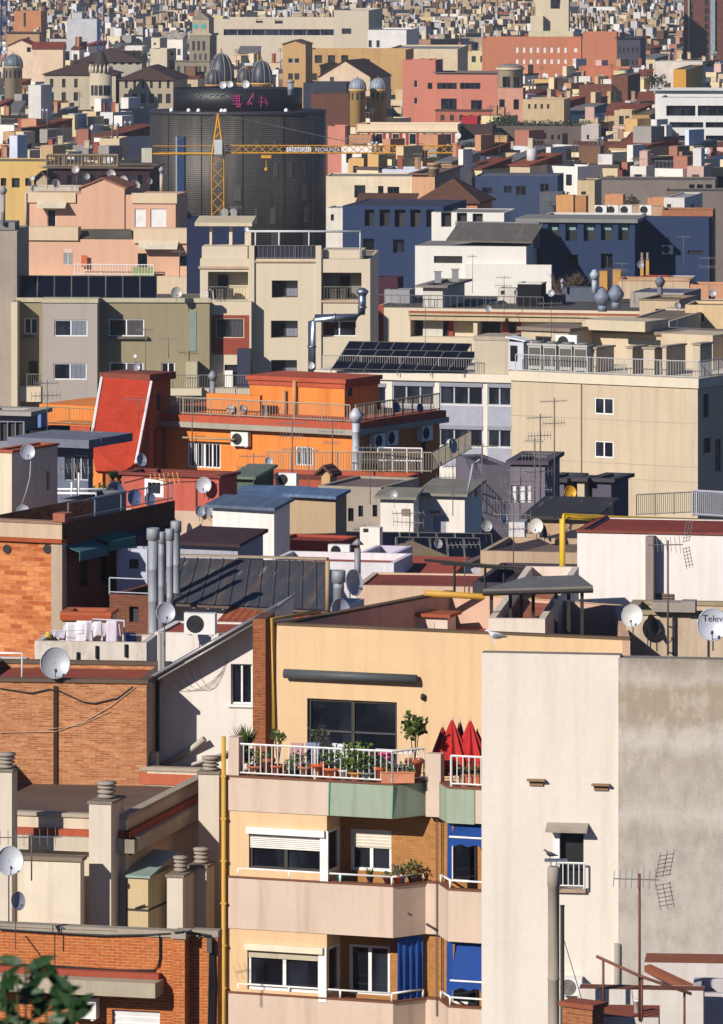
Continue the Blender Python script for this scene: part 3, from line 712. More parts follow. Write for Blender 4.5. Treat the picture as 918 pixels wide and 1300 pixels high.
m = MB(); m.path([b.l(784,1198,-.1), b.l(784,1300,-.1)], .08, 8); b.o('pipe', m, pl('a49c90'))
def cement(ztop):
    """old cement render: horizontal mends, brown damp areas and vertical run marks"""
    t = NT('stained_cement'); tc = t.n('TexCoord'); sx = t.n('SeparateXYZ', None, Vector=tc.outputs['Object'])
    big = t.noise(t.coord((.7,.7,.7)), .9, 8, .7); mid = t.noise(t.coord((1.6,1.6,.9)), 1.6, 7, .7); run = t.noise(t.coord((4.5,4.5,.22)), 1.5, 6, .65); fine = t.noise(t.coord(), 16, 4)
    m1 = t.n('Math', {'operation':'MULTIPLY_ADD'}); t.set(m1.inputs[0], big); t.set(m1.inputs[1], .9); t.set(m1.inputs[2], sx.outputs[2])
    f = t.ramp(m1, ztop-5.6+.45, ztop+.45)
    cr = t.n('ValToRGB', None, Fac=f); el = cr.color_ramp.elements
    K2 = .86; stops = [(0,'b6aea2'),(.24,'aca296'),(.33,'c0b8ac'),(.38,'b4ab9e'),(.58,'aea497'),(.64,'c4bcb0'),(.70,'beb4a6'),(.73,'a89a86'),(.86,'a6967e'),(.90,'bab0a2'),(.96,'a89e90'),(1,'968a7a')]
    el[0].position = 0; el[0].color = (*srgb(stops[0][1],K2),1); el[1].position = 1; el[1].color = (*srgb(stops[-1][1],K2),1)
    for p_, c_ in stops[1:-1]: q_ = el.new(p_); q_.color = (*srgb(c_,K2),1)
    col = t.mix(t.ramp(mid, .36, .5, .55, 0), cr.outputs[0], srgb('c6bcae',K2)); col = t.mix(t.ramp(mid, .5, .64, 0, .42), col, srgb('948a7d',K2))
    col = t.mix(t.ramp(run, .54, .76, 0, .26), col, srgb('877a69',K2)); col = t.mix(1., col, t.ramp(fine, .25, .75, .93, 1.05), 'MULTIPLY')
    t.bump(mid, .25, .02); return t.fin(col, .95, 0, .1)
b2 = house('stained_wall_building', 'grey concrete party wall streaked with brown stains', 785, 960, 838.5, 145.4, 9, cement(P(785,838.5,145.4).z-G(145.4)), depth=.5, roof='8a8478', par=0)
m = MB(); m.box(b2.W+.03, -.03, .502, 6.5, 0, b2.z0-1.7); b2.o('rear_wing', m, pl('9c948a'))
# gull on the cream edge
bird(P(629,817,153.2), R(190), 'white and grey gull standing on the cream roof edge', 'gull', 1.05)
# ---- flue with the pigeon
D_ = 132; p = P(703,1100,D_); zb = 18.
fl = empty('flue_pipe', 'tall grey cement flue pipe in front of the blank cream wall', 'flue', V((p.x,p.y,zb))); h = p.z-zb; r = .125
m = MB(); m.lathe([(r,0),(r,h-4.45),(r*1.12,h-4.44),(r*1.12,h-4.3),(r,h-4.29),(r,h-2.5),(r*1.06,h-2.49),(r*1.06,h-2.44),(r,h-2.43),(r,h-.45),(r*1.12,h-.44),(r*1.12,h-.05),(r*.9,h)], n=18); m.obj('pipe', pl('a89c8c',.2,.5), fl)
m = MB(); m.box(-.07,-.05,-.02,.02,h-.05,h+.12); m.box(.05,.07,-.02,.02,h-.05,h+.12); m.box(-.2,.3,-.16,.16,h+.12,h+.15); m.obj('cap', flat('8a8c90',.5,.4), fl)
bird(V((p.x-.08,p.y,zb+h+.15)), R(158), 'dark pigeon perched on the cap of the tall flue', 'pigeon', .62)
p = P(714,1151,131.5); e = empty('vent_pipe', 'thin black vent pipe standing beside the tall flue', 'pipe', V((p.x,p.y,zb))); m = MB(); m.tube((0,0,0),(0,0,p.z-zb),.045,8); m.lathe([(.05,p.z-zb),(.055,p.z-zb+.03),(.0,p.z-zb+.035)],n=8); m.obj('pipe', flat('2c2624',.6), e); m = MB(); m.path([(0,-.06,p.z-zb-.6),(.5,.3,p.z-zb-2.3),(1.0,.6,p.z-zb-3.6)], .008, 4); m.obj('stay_wire', DARK(), e)
# ---- bottom right brick stair building
b = house('brick_stair_hut', 'worn orange brick wall with terracotta coping at the foot of the cream wall', 714, 752, 1282, 128, 36, brick('b8703e','8f5430','a8886c',.28,.075,.012,.6), depth=.45, roof='b06040', par=0, cap='96543c', xs=None)
w = house('white_parapet_building', 'white rendered roof parapet with brown rim beside the rusty handrail', 735, 893, 1258, 133, 6, 'dcd4c8', depth=.6, roof='7a4a3a', par=0)
rr_ = house('white_stair_block', 'white stepped block with brown tiled top under the handrail', 752, 836, 1292, 129, 4, 'd4ccc0', depth=1.5, roof='96513a', par=0)
p = rr_.at(809,1289,.6); e = empty('white_vent', 'short white plastic vent pipe on the brown tiled step', 'pipe', p); m = MB(); m.lathe([(.07,0),(.07,.3),(.078,.3),(.078,.34),(.05,.34)],n=12); m.obj('pipe', WHITE(), e)
# handrail
e = empty('handrail', 'rusty brown sloping handrail on three posts', 'handrail', P(766,1300,128.5)); o_ = e.location
m = MB(); m.path([P(757,1214,128.5)-o_, P(812,1239,128.3)-o_, P(878,1262,128)-o_], .035, 6); m.obj('rail', flat('7a4a3a',.8), e)
for px, y0, y1 in ((766,1218,1272),(815,1240,1295),(869,1260,1320)):
    m = MB(); m.tube(P(px,y0,128.5)-o_, P(px,y1,128.4)-o_, .03, 6); m.obj('post', flat('7a4a3a',.8), e)
antenna(P(812,1296,129), 3.15, 'grid tv antenna with orange coupling on a rusty mast in front of the stained wall', R(-10), 8, .85, 'panel', mcol='6e4030', mastr=.03, col='9a958c')
w2 = house('terrace_parapet_building', 'white terrace wall with a wide rusty brown rim under the stained wall', 818, 960, 1224, 139, 5, 'd8d0c8', depth=1.3, roof='94583f', par=0)
m = MB(); m.slab([w2.l(818,1226,-.05),w2.l(826,1224,-.05),w2.l(895,1256,-3.6),w2.l(884,1258,-3.6)],(0,0,-.14)); w2.o('sloping_coping', m, pl('94583f'))
house('low_roof_block', 'low white roof block with dark red base at the bottom right corner', 878, 960, 1262, 134, 5, 'd0c8c4', xs=None, depth=2., roof='8a4030', par=.3)
aircon(B1.at(727,1264,-.02), -B1.th, 'louvred beige unit low on the cream wall beside the pipes', .52, .48, grille='8a8478')

# ================================================================ NEAR RIGHT MIDDLE: white building with red roof, dishes
b = Gb = house('white_red_roof_building', 'white rendered building with a red clay roof deck and yellow pipe', 733, 990, 681, 172, 12, pl('ece4da', .07, .25), depth=4.4, roof='8e3f30', par=.02, rev=.2)
m = MB(); a = b.l(819.5,680,-.42); c = b.l(829.5,680,-.42); m.box(a.x, c.x, -.42, -.002, 0, b.z0-.05); b.o('buttress', m, pl('9a8a82'))  # grey colour stands in for the less-lit face of the step
m = MB(); a = b.l(735,668); m.box(b.W-.02, .02, -.06, .14, b.z0+.003, b.z0+.07); m.box(b.W-.05, b.W+.15, .145, b.d, b.z0+.003, b.z0+.07); b.o('coping', m, pl('8a4a3c',.3))
c = b.rect((834,752,855,766)); m = MB()
for i in range(4): m.box(c[0], c[1], -.08, -.002, c[2]+i*(c[3]-c[2])/4, c[2]+(i+.55)*(c[3]-c[2])/4)
b.o('vent_grille', m, pl('8a7a6a'))
# yellow gas pipe
e = empty('gas_pipe', 'bright yellow gas pipe bent over the roofs beside the white building', 'pipe', P(714,760,174)); o_ = e.location
m = MB(); m.path([P(714,765,174)-o_, P(714,659,174)-o_, P(717,655,174)-o_, P(775,658,178)-o_, P(960,664,179)-o_], .085, 8); m.path([P(759,657,177)-o_, P(759,672,177)-o_], .06, 6); m.obj('pipe', flat('e0b428',.5), e)
e = empty('gas_pipe', 'yellow gas pipe lying along the parapet behind the canopy', 'pipe', P(566,755,166)); o_ = e.location
m = MB(); m.path([P(540,753,166)-o_, P(620,758,166.5)-o_, P(668,760,166.5)-o_, P(715,765,167)-o_], .085, 8); m.obj('pipe', flat('c89a34',.6), e)
# beige block wall with dishes
w = house('block_wall', 'rough beige block wall carrying dishes below the white building', 795, 990, 783, 158, 8, pl('c8b49a',.16,.4,1.5,patch=.4,patchcol='a8906c'), depth=2.5, roof='a8947a', par=.4, cap='a89878')
c = w.l(830,785,-.1); m = MB(); m.box(w.X(829), w.X(882), -.3, .3, w.z0+.11, w.z0+.36); m.box(w.X(866), w.X(884), -.34, .2, w.z0+.113, w.z0+.4); w.o('concrete_lintel', m, pl('a0968a'))
m = MB()
for px in (855,): m.tube(w.l(px,782,-.1), w.l(px,832,-.1), .035, 6); m.tube(w.l(848,795,-.2), w.l(px,797,-.1), .02, 5); m.tube(w.l(848,828,-.2), w.l(px,830,-.1), .02, 5)
w.o('bracket_pipe', m, DARK())
dish(w.at(803,782,-.7), .295, 'white dish on a bent arm left of the dark shaded dish', -12, 12, 'dcdad2', .55, wallmount=True)
dish(w.at(827,795,-.35), .30, 'dark grey dish turned into the shade behind the white dish', 62, 15, '3c4048', .5, wallmount=True)  # dark grey puts the turned-away dish's shade into its colour
tv = dish(w.at(905,793,-.9), .42, 'large pale lettered dish cut by the right edge of the view', -6, 10, 'c8ccd2', .7, wallmount=True)
lettering(tv, 'Telev', .24, .42, -.27, .08, .7, 10)
antenna(P(848,832,157), 3.0, 'large grid tv antenna in front of the white wall', R(8), 8, .8, 'panel', mastr=.028)
dish(P(918,760,175.5)+V((.25,0,0)), .25, 'tan dish edge showing at the right border above the lettered dish', 30, 15, 'a88868', .5)
# ================================================================ LEFT: lower left brick house and its roof
conc = pl('c4b8a4', .14, .3); rend = pl('d8c8ac', .1, .25)
b = Fb = Bd('brick_house', 'orange brick house front with a concrete ledge and black cables along its parapet', 272, 1184, 147, 15)
W = b.X(-40); z1 = b.z0-.16
SH = b.rect((142,1283,203,1320)); fr = lambda a, z, q: (a, q, z)
bm_ = brick('c8703a', 'b05c2c', 'c89a68', .26, .075, .009, .15)
xb0, xb1 = b.X(222), b.X(237); zr_ = z1-2.3
m = MB(); m.grid(fr, W, xb0, 0, z1, [SH], .2); m.face([(W,0,0),(W,9,0),(W,9,zr_),(W,0,zr_)]); m.box(xb0, xb1, -.16, .3, 0, z1); m.grid(lambda a,z,q:(a,.3+q,z), xb1, 0, 0, z1, [], .2); m.face([(0,.3,0),(-.02,.75,0),(-.02,.75,z1),(0,.3,z1)]); m.face([(-.02,.75,0),(-5.6,6,0),(-5.6,6,zr_),(-.02,.75,zr_)])
b.o('wall', m, bm_)
m = MB(); m.box(W, xb0-.03, -.06, .3, z1+.003, z1+.16); m.box(xb0-.03, xb1+.04, -.22, .4, z1+.003, z1+.17); m.box(xb1+.04, .03, .24, .6, z1+.003, z1+.16); b.o('coping', m, pl('a89c8a', .25, .3))
zroof = z1-2.3
m = MB(); m.face([(W,0.3,zroof),(0,.3,zroof),(-.02,.75,zroof),(-5.6,6,zroof),(W,9,zroof)]); b.o('roof', m, pl('8a5a44',.25))
window(b, fr, *SH, 's', .12, name='roller_shutter')
c = b.rect((0,1241,205,1264), -.45); m = MB(); m.box(W, b.X(197,-.75), -.75, -.002, b.l(100,1262,-.75).z-.02, b.l(100,1262,-.75).z+.34); b.o('ledge', m, pl('b4a890',.18,.4))
zl = b.l(100,1262,-.75).z+.345; m = MB(); m.box(W, b.X(205), -.25, -.002, zl, zl+.14); b.o('ledge_tiles', m, pl('a4503a'))
m = MB()
def cab(pts, y=-.05, r=.022): m.path([b.l(px,py,y if px < 236 else .24) for px,py in pts], r, 5)
cab([(0,1180),(60,1184),(130,1188),(190,1187),(222,1185)], -.05, .03); cab([(203,1187),(203,1215),(201,1226),(195,1232),(150,1232),(60,1226),(0,1224)], -.05, .025)
cab([(222,1184),(232,1183),(255,1186),(266,1190),(270,1200)], -.24, .03); 
for dx in (0, 3, 6): cab([(238+dx,1184),(262+dx,1188),(267+dx*.6,1196),(266+dx*1.1,1250),(265+dx,1310)], .2, .028)
cab([(0,1176),(80,1180),(150,1182)], -.05, .014); cab([(32,1188),(50,1212),(64,1225)], -.04, .01)
b.o('cable', m, DARK())
m = MB(); c = b.l(267,1196,.2); m.box(c.x-.06, c.x+.06, .1, .29, c.z-.25, c.z+.1); b.o('junction_box', m, flat('4a4844'))
aircon(b.at(109,1293,-.02), -b.th, 'white air conditioner under the concrete ledge of the brick house', .72, .55)
# things on that roof terrace
def chim(px0, px1, pyt, pyb, D, label, xs=None, potn=3, pw=.62, th=15, col='d8ccb8', base=None, ph=.5, ped=True):
    """square rendered chimney stack with a ribbed pot"""
    c = Bd('chimney_stack', label, px1, pyt, D, th, 'chimney', base if base is not None else 22.5, 'rendered chimney stacks'); w_ = -c.X(px0); d = w_ if xs is None else c.r(xs, pyt, 0)[0]
    if not .1 < d < 4: d = w_
    m = MB(); m.box(-w_, 0, 0, d, 0, c.z0-.05); c.o('stack', m, pl(col, .12, .3)); m = MB(); m.box(-w_-.04, .04, -.04, d+.04, c.z0-.047, c.z0+.02); c.o('capstone', m, pl('8a8072',.25,.3))
    r = w_*pw*.5; z = c.z0+.02; q = MB(); prof = [(r*.8,z)]
    for k in range(potn): prof += [(r*.8,z+ph*(k+.15)/potn),(r*1.12,z+ph*(k+.3)/potn),(r*1.12,z+ph*(k+.65)/potn),(r*.8,z+ph*(k+.85)/potn)]
    prof += [(r*.8,z+ph),(r*1.2,z+ph+.01),(r*1.2,z+ph+.07),(r*.3,z+ph+.09)]
    q.lathe(prof, (-w_/2, d/2), 16); c.o('chimney_pot', q, pl('a4988a',.25,.3)); return c
chim(113,141,1019,1175,156.3,'tallest rendered chimney with dish shadows on its face',158,3,.72,15,base=22.5,ph=.36)
chim(212,232,1112,1180,156.4,'left of two short twin chimneys beside the tank cupboard',247,3,.78,15,ph=.33)
chim(240,262,1100,1180,157.4,'right of two short twin chimneys near the yellow drainpipe',272,3,.78,15,ph=.33)
chim(-6,15,978,1010,156,'chimney at the left border with a dark ribbed pot',22,3,.9,15,base=24,ph=.32)
chim(252,278,981,1010,161,'chimney between the white gabled wall and the plant terrace',None,3,.72,10,base=24,ph=.3)
house('rooftop_room', 'small cream rendered rooftop room with a sloping parapet', 24, 102, 1094, 155.5, 12, 'e4d6bc', xs=107, roof='a89a84', par=.1, cap='8a7c68', base=22.5, depth=2)
c = Bd('tank_cupboard', 'cream metal tank cupboard with a pale green sloping top', 188, 1115, 156.6, 18, 'cupboard', 22.5); w_ = c.X(161); d = 2.2
m = MB(); m.box(w_, 0, 0, d, 0, c.z0); c.o('body', m, pl('cbb68a',.1,.3)); m = MB(); m.slab([(w_-.08,-.08,c.z0+.005),(.08,-.08,c.z0+.005),(.08,d,c.z0+.34),(w_-.08,d,c.z0+.34)], (0,0,.06)); c.o('top', m, flat('90a49a',.5)); m = MB(); zc = c.l(170,1155).z; m.box(w_-.012, .012, -.012, d+.01, zc-.03, zc+.03); c.o('strap', m, IRON()); m = MB(); m.path([c.l(172,1153,-.03), c.l(184,1149,-.1)], .025, 5); c.o('handle', m, IRON())
# dishes on posts at far left
dish(P(12,1093,146.5), .35, 'larger pale dish on the left border above a smaller dark one', 12, 14, 'd0d4d6', 1.5)
dish(P(22,1144,147), .225, 'small grey dish with a dark blotch below the larger border dish', 40, 14, '9298a2', 1.2)
antenna(P(40,1118,150), 1.2, 'thin aerial lying above the small cream rooftop room', R(4), 9, 1.5)
# flat roof behind
b = house('flat_roof_house', 'low house with a dark gravel flat roof and terracotta edged parapet', -110, 160, 1040, 157, 14, 'd8c8ae', xs=276, roof='6e5a50', par=.42, cap='b4a692', base=14, swins=[(164,1060,176,1084,'o')])
m = MB(); z = b.z0-.42; m.box(b.W-1, .16, -.16, -.003, z-.05, z+.12); m.box(.003, .16, -.16, b.d, z-.05, z+.12); b.o('terracotta_course', m, pl('b0563a')); m = MB(); m.box(b.W-1, .32, -.32, -.003, z-.42, z-.055); m.box(.003, .32, -.32, b.d, z-.42, z-.055); b.o('cornice', m, pl('c8bca6',.14,.35))
m = MB(); z = b.z0-.38; t = .19; m.box(b.W, -t-.02, b.d-t-.03, b.d-t, z, z+.3); b.o('inner_course', m, pl('c0684a'))
# ================================================================ weathered brick house with the big dish
bk = brick('dc9a68', 'a45c32', 'c8a078', .29, .062, .01, .5)
b = Db = house('weathered_brick_house', 'weathered old brick house wall with a dark joint and a big dish on its edge', -40, 186, 868, 166, 7, bk, xs=None, depth=4.2, roof='a4523c', par=.12, cap='6a5a4c', smat=pl('b4a894',.2,.45))
m = MB(); x = b.X(70.5); m.box(x-.06, x+.04, -.012, -.002, 0, b.z0-.1); m.box(x+.04, x+.06, -.05, -.002, 0, b.z0-.1); b.o('joint', m, flat('3a241a',.9))  # flat dark strip paints the shade inside the expansion gap
m = MB(); m.path([b.l(0,874,-.04), b.l(40,880,-.04), b.l(62,875,-.04), b.l(75,877,-.04), b.l(105,891,-.04), b.l(120,893,-.04), b.l(150,886,-.04), b.l(168,872,-.04)], .022, 5); b.o('cable', m, IRON()); m = MB(); m.path([b.l(0,930,-.04), b.l(70,929,-.04), b.l(105,917,-.04), b.l(140,897,-.04), b.l(172,872,-.04)], .012, 4); m.path([b.l(60,926,-.04), b.l(100,921,-.04), b.l(140,903,-.04)], .01, 4); b.o('cable', m, pl('c8a888'))
m = MB()
for px, r_, y_ in ((206,.1,2.),(199,.05,1.6)): m.path([(.12, y_, b.z0+1.2), (.12, y_, 8)], r_, 8)
b.o('pipe', m, pl('a8a49c')); m = MB(); m.box(.02,.2,.5,1.0,b.l(190,990).z-.2,b.l(190,960).z); b.o('meter_box', m, pl('b4b0a8'))
dish(b.at(70,842,-.1), .43, 'big grey dish standing on the edge of the weathered brick wall', 6, 12, 'b4b8bc', .5)
w = house('laundry_terrace_house', 'peeling white terrace wall below the washing lines', 44, 186, 816, 172.5, 7, pl('dcd2c2',.1,.3,1.,patch=.55,patchcol='a89a86'), depth=2.0, roof='a4583f', par=.3, base=16)
m = MB()
for px, y0 in ((99,828),(160,818),(123,820)): m.tube(w.l(px,y0,-.04), w.l(px,y0+16,-.04), .05, 4)
w.o('drain_stub', m, DARK())
w = house('white_gate_hut', 'low white hut with a sloping red tiled top at the left border', -20, 24, 842, 171, 8, 'd8d0c6', depth=1.5, roof='8a4a3c', par=.1, base=20)
e = empty('pole_frame', 'white tube frame standing at the left border above the brick', 'frame', P(28,868,167)); o_ = e.location; m = MB(); m.path([P(-10,829,167)-o_, P(28,829,167)-o_, V((0,0,0))], .035, 6); m.obj('frame', WHITE(), e)
# washing line
e = empty('clothes_line', 'washing line strung from a white post over the terrace', 'washing line', P(158,840,174)); o_ = e.location
m = MB(); m.path([V((0,0,0)), P(158,788,174)-o_, P(118,786,175)-o_], .03, 6); m.obj('post', flat('c8ccd0',.4), e); m = MB()
for dy, D_ in ((0,174),(5,174.8),(21,173.5)): m.path([P(50,803+dy*.6,D_)-o_, P(100,800+dy*.9,D_)-o_, P(190,808+dy*.4,D_)-o_], .008, 4)
m.obj('line', flat('b8b4ac',.6), e)
for gi, (px, py, w_, h, cc, lab) in enumerate(((75,800,.42,.22,'d8d4e0','white sleeve hanging flat at the left end of the washing'),(92,790,.5,.75,'ece9ee','long white blouse on the washing line, left of centre'),(104,788,.42,.8,'f0eef0','white shirt in the middle of the washing line'),(113,788,.3,.62,'e2dfe6','pale lilac top beside the middle white shirt'),(124,789,.32,.45,'eceaee','small white garment right of the bunched shirts'),(142,788,.42,.72,'dccfdc','pinkish skirt hanging alone at the right of the washing line'))):
    garment(P(px,py,174.5-.17*gi), R(10), lab, w_*.85, h, cc, th=.06)
garment(P(61,802,174), R(0), 'yellow and blue cloth at the far left end of the washing line', .14, .36, 'd8b42a', sleeves=False); garment(P(166,803,174.2), 0, 'blue cloth hanging in shade right of the washing post', .32, .3, '3a5a98', sleeves=False)
# ================================================================ white gabled house (lean-to roof edge, window) and brick pier
b = Cb = Bd('white_gabled_house', 'white rendered house side with a sloping metal roof edge and one window', 345, 1000, 167.2, 8)
WN = b.rect((293,843,320,894)); xa = b.X(204); n = 24; fr = lambda a, z, q: (a, q, z)
zlo, zhi = b.l(182,866).z, b.l(345,772).z; xlo = b.l(182,866).x
zt = lambda x: zlo+(zhi-zlo)*(x-xlo)/(0-xlo)-.12
m = MB(); m.grid(fr, xa, 0, 0, zt(xa), [WN], .25)
m.face([(xa,0,zt(xa)),(0,0,zt(xa)),(0,0,zt(0))]) if False else None
xs_ = [xa, WN[0], WN[1], 0]
m = MB()
for p, q in zip(xs_, xs_[1:]):
    if p == WN[0]:
        m.face([(p,0,0),(q,0,0),(q,0,WN[2]),(p,0,WN[2])]); m.face([(p,0,WN[3]),(q,0,WN[3]),(q,0,zt(q)),(p,0,zt(p))])
        for s0, s1 in (((p,WN[2]),(q,WN[2])),((q,WN[2]),(q,WN[3])),((q,WN[3]),(p,WN[3])),((p,WN[3]),(p,WN[2]))): m.face([(s0[0],0,s0[1]),(s1[0],0,s1[1]),(s1[0],.25,s1[1]),(s0[0],.25,s0[1])])
    else: m.face([(p,0,0),(q,0,0),(q,0,zt(q)),(p,0,zt(p))])
m.face([(xa,0,0),(xa,4,0),(xa,4,zt(xa)),(xa,0,zt(xa))]); m.face([(0,0,0),(0,4,0),(0,4,zt(0)),(0,0,zt(0))])
b.o('wall', m, pl('e8e0d4',.08,.25)); window(b, fr, *WN, 'a2', .14)
m = MB(); m.box(WN[0]-.08, WN[1]+.06, -.07, .1, WN[2]-.08, WN[2]-.003); b.o('sill', m, WHITE())
m = MB(); m.slab([(xlo,-.68,zlo),(.1,-.68,zhi),(.1,4,zhi),(xlo,4,zlo)], (0,0,-.07)); b.o('roof', m, metal('8e8a84',.5,.3))
m = MB(); m.tube((xlo,-.72,zlo+.03),(.25,-.72,zhi+.16),.05,8); m.tube((xlo,-.64,zlo-.14),(.0,-.64,zhi-.14),.035,6); b.o('gutter', m, metal('9a9a9a',.4,.6))
m = MB(); m.path([b.l(206,972,-.12), b.l(240,953,-.12), b.l(260,938,-.25)], .085, 8); m.path([b.l(206,984,-.12), b.l(240,972,-.14), b.l(290,955,-.14)], .05, 8); b.o('pipe', m, pl('c8beb0'))
m = MB(); rr = random.Random(5)
for k in range(5):
    x0, y0, x1, y1, sg = 212+k*9, 872-k*9, 282+k*2, 850-k*6+rr.uniform(-8,8), 14+k*7
    m.path([b.l(x0+(x1-x0)*t, y0+(y1-y0)*t+4*sg*t*(1-t), -.03) for t in (i/12 for i in range(13))], .005, 3)
b.o('cable', m, flat('8a8078',.8))
house('brick_pier', 'narrow old brick pier between white house and cream block', 321, 337, 786, 161.5, 8, brick('b0673c','8a4a2a','a08060',.25,.075,.01,.5), xs=349, depth=1.2, roof='6e4a3c', par=0, base=20)
# upper white wall with the air conditioner, under the dark corrugated roof
b = Kb = Bd('corrugated_roof_house', 'white house under a dark corrugated metal roof with pale rusty streaks', 416, 778, 183, 18)
m = MB(); x0 = b.X(199); z = b.l(199,770).z; m.box(x0+.15, 0, .1, 3.6, 0, z+.05); b.o('wall', m, pl('e4dcd0',.1,.3))
e0, e1, r1, r0 = b.l(197,764,-.25), b.l(418,775,-.25), b.l(416,713,3.2), b.l(216,708,3.2)
m = MB(); n = 12; am = .03; up = V((0,0,1))
for i in range(n):
    t0, t1 = i/n, (i+1)/n; w_ = .012
    prof = [(t0,0),(t0+w_*.3,am),(t0+w_*.9,am),(t0+w_*1.2,0),((t0+t1)/2,.008),(t1,0)]
    for (p, h0), (q, h1) in zip(prof, prof[1:]): m.face([e0.lerp(e1,p)+up*h0, e0.lerp(e1,q)+up*h1, r0.lerp(r1,q)+up*h1, r0.lerp(r1,p)+up*h0])
b.o('roof', m, corr('4c4e54', rust='9a7a56')); m = MB(); m.slab([r0+V((0,-.1,.06)), r1+V((0,-.1,.06)), r1+V((0,.14,.06)), r0+V((0,.14,.06))], (0,0,.06)); b.o('ridge', m, pl('a8967e')); m = MB(); m.slab([e0-V((0,.02,.1)), e1-V((0,.02,.1)), e1+V((0,.08,-.1)), e0+V((0,.08,-.1))], (0,0,.07)); b.o('eave_board', m, pl('6a5a50'))
gb = b.l(300,770,-.3); m = MB(); m.path([b.l(416,712,-.32), b.l(416,775,-.32)], .07, 8); b.o('downpipe', m, pl('b49a70'))
w = house('lower_white_house', 'white front below the corrugated roof with a red tiled ledge', 196, 352, 806, 177, 10, pl('e6ded2',.09,.3), depth=3., roof='a4503a', par=.05, base=16)
m = MB(); a = b.l(283,768,-.9); c = b.l(420,790,-.9); m.slab([(a.x,-1.4,a.z-.5),(c.x,-1.4,c.z-.35),(c.x,-.02,c.z-.05),(a.x,-.02,a.z-.15)], (0,0,.09)); b.o('tiled_ledge', m, tiles('b4603f','8a4a34'))
dish(P(210,778,176.2), .30, 'grey dish on the white wall beside the air conditioner', 14, 12, 'b8bcc2', .6, wallmount=True)
aircon(P(256,806,176.2), R(-10), 'white air conditioner with a round fan grille beside the grey dish', .92, .66)
# steel flues
for px, py, r_, h, D_, lab in ((194.5,671,.155,5.0,181,'thickest and nearest of four steel flues beside the corrugated roof'),(205,676,.1,3.5,183,'thin steel flue just right of the thickest one'),(215.5,672,.11,3.0,184.2,'third steel flue, thin, behind the roof edge'),(223.5,662,.13,3.2,185,'second thick steel flue, tallest at the right of the four')):
    p = P(px,py,D_); flue(V((p.x,p.y,p.z-h)), h, r_, lab)
flue(P(430,778,172)-V((0,0,.2)), 1.4, .155, 'short thick steel flue in front of two tilted dishes', col='8e9296')
flue(P(454,725,186)-V((0,0,.6)), 1.3, .10, 'thin flue with a flat rain hat behind two dishes', 'hat', '8a8c8e')
dish(P(448,740,175), .38, 'large grey dish behind the short thick steel flue', 48, 12, 'a8acb4', .5)
dish(P(431,775,168.5), .33, 'grey dish in front of the short flue on the terrace block roof', 34, 12, '9aa0ae', .5)
# ================================================================ orange brick tower at left with its long shaded side
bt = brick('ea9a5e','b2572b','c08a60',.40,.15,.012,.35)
b = Eb = Bd('orange_brick_house', 'orange block-brick house with rendered parapet and a long shaded side with awnings', 79, 664, 185, 24)
W = b.X(-30); z1 = b.z0; zc = b.l(40,687).z; d = b.r(222,640,0)[0]
m = MB(); m.grid(fr, W, b.X(66), 0, zc-.02, [], .1); m.face([(W,0,0),(W,d,0),(W,d,z1),(W,0,z1)]); b.o('wall', m, bt)
m = MB(); m.box(b.X(66), .02, -.05, .25, 0, zc-.02); b.o('corner_pier', m, pl('b4a088',.14,.3))
m = MB(); m.box(W, .0, -.02, .3, zc+.1, z1-.04); b.o('parapet', m, pl('c8b092',.1,.3)); m = MB(); m.box(W, .05, -.14, .3, zc-.017, zc+.097); b.o('brick_course', m, pl('a8522e')); m = MB(); m.box(W, .02, -.06, .32, z1-.037, z1+.04); b.o('coping', m, pl('9a7a64')); m = MB(); m.box(b.X(69),.14,-.1,.5,z1+.043,z1+.3); b.o('corner_block', m, pl('a4644a'))
SD = lambda q: b.rrect(q); hs = [SD((128,700,140,740)), SD((100,712,112,745)), SD((205,668,214,690))]
m = MB(); m.grid(lambda a,z,q:(-q,a,z), 0, d, 0, z1-.002, hs, .2); b.o('side_wall', m, brick('7a4a36','683c2c','7a5a48',.28,.08,.01,.4))  # bricks coloured darker than the front, putting the side's shade into the colour
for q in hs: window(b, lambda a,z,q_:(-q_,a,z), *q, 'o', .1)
m = MB(); m.face([(W,.3,z1-.7),(0,.3,z1-.7),(0,d,z1-.7),(W,d,z1-.7)]); b.o('roof', m, pl('5a4a46'))
railing(b, [(-.1,.6,z1),(-.1,d,z1)], .55, flat('8a8c92',.5), 1.5, 9)
for q, cc, nm in (((83,693,119,706),'3d6a72','teal striped awning'),((120,681,155,692),'2f6a60','green awning'),((156,674,200,682),'5a2c3c','maroon awning')):
    y0, y1, za, zb_ = b.rrect(q); z = b.r((q[0]+q[2])/2, q[1], 0)[1]; m = MB(); m.slab([(.01,y0,z+.06),(.01,y1,z+.06),(.5,y1,z-.1),(.5,y0,z-.1)], (0,0,.03)); m.box(.48,.5,y0,y1,z-.36,z-.1); b.o('awning', m, flat(cc,.8), label=nm)
for px in (9, 60):
    c = b.l(px,697,-.02); m = MB(); m.lathe([(.14,0),(.14,.02)], (0,0), 12); o = b.o('vent_hole', m, DARK()); o.location = c; o.rotation_euler = (R(90),0,0)
w = house('terrace_wall', 'rendered terrace wall with orange brick coping below the brick tower side', 79, 139, 782, 180, 8, 'c4ae90', depth=1.2, roof='a4583c', par=0, cap='b4603c', base=24)
m = MB(); m.box(w.W-.05, .06, -.1, .2, w.l(100,781).z-.15, w.l(100,781).z); w.o('brick_course', m, pl('a8522e'))
w = house('white_shed', 'bluish white shed in shade with one tiny square window', 148, 187, 697, 187.5, 12, 'c4c8d4', wins=[(164,710,176,722,'n2')], xs=195, roof='7a7a80', par=.05, base=20)
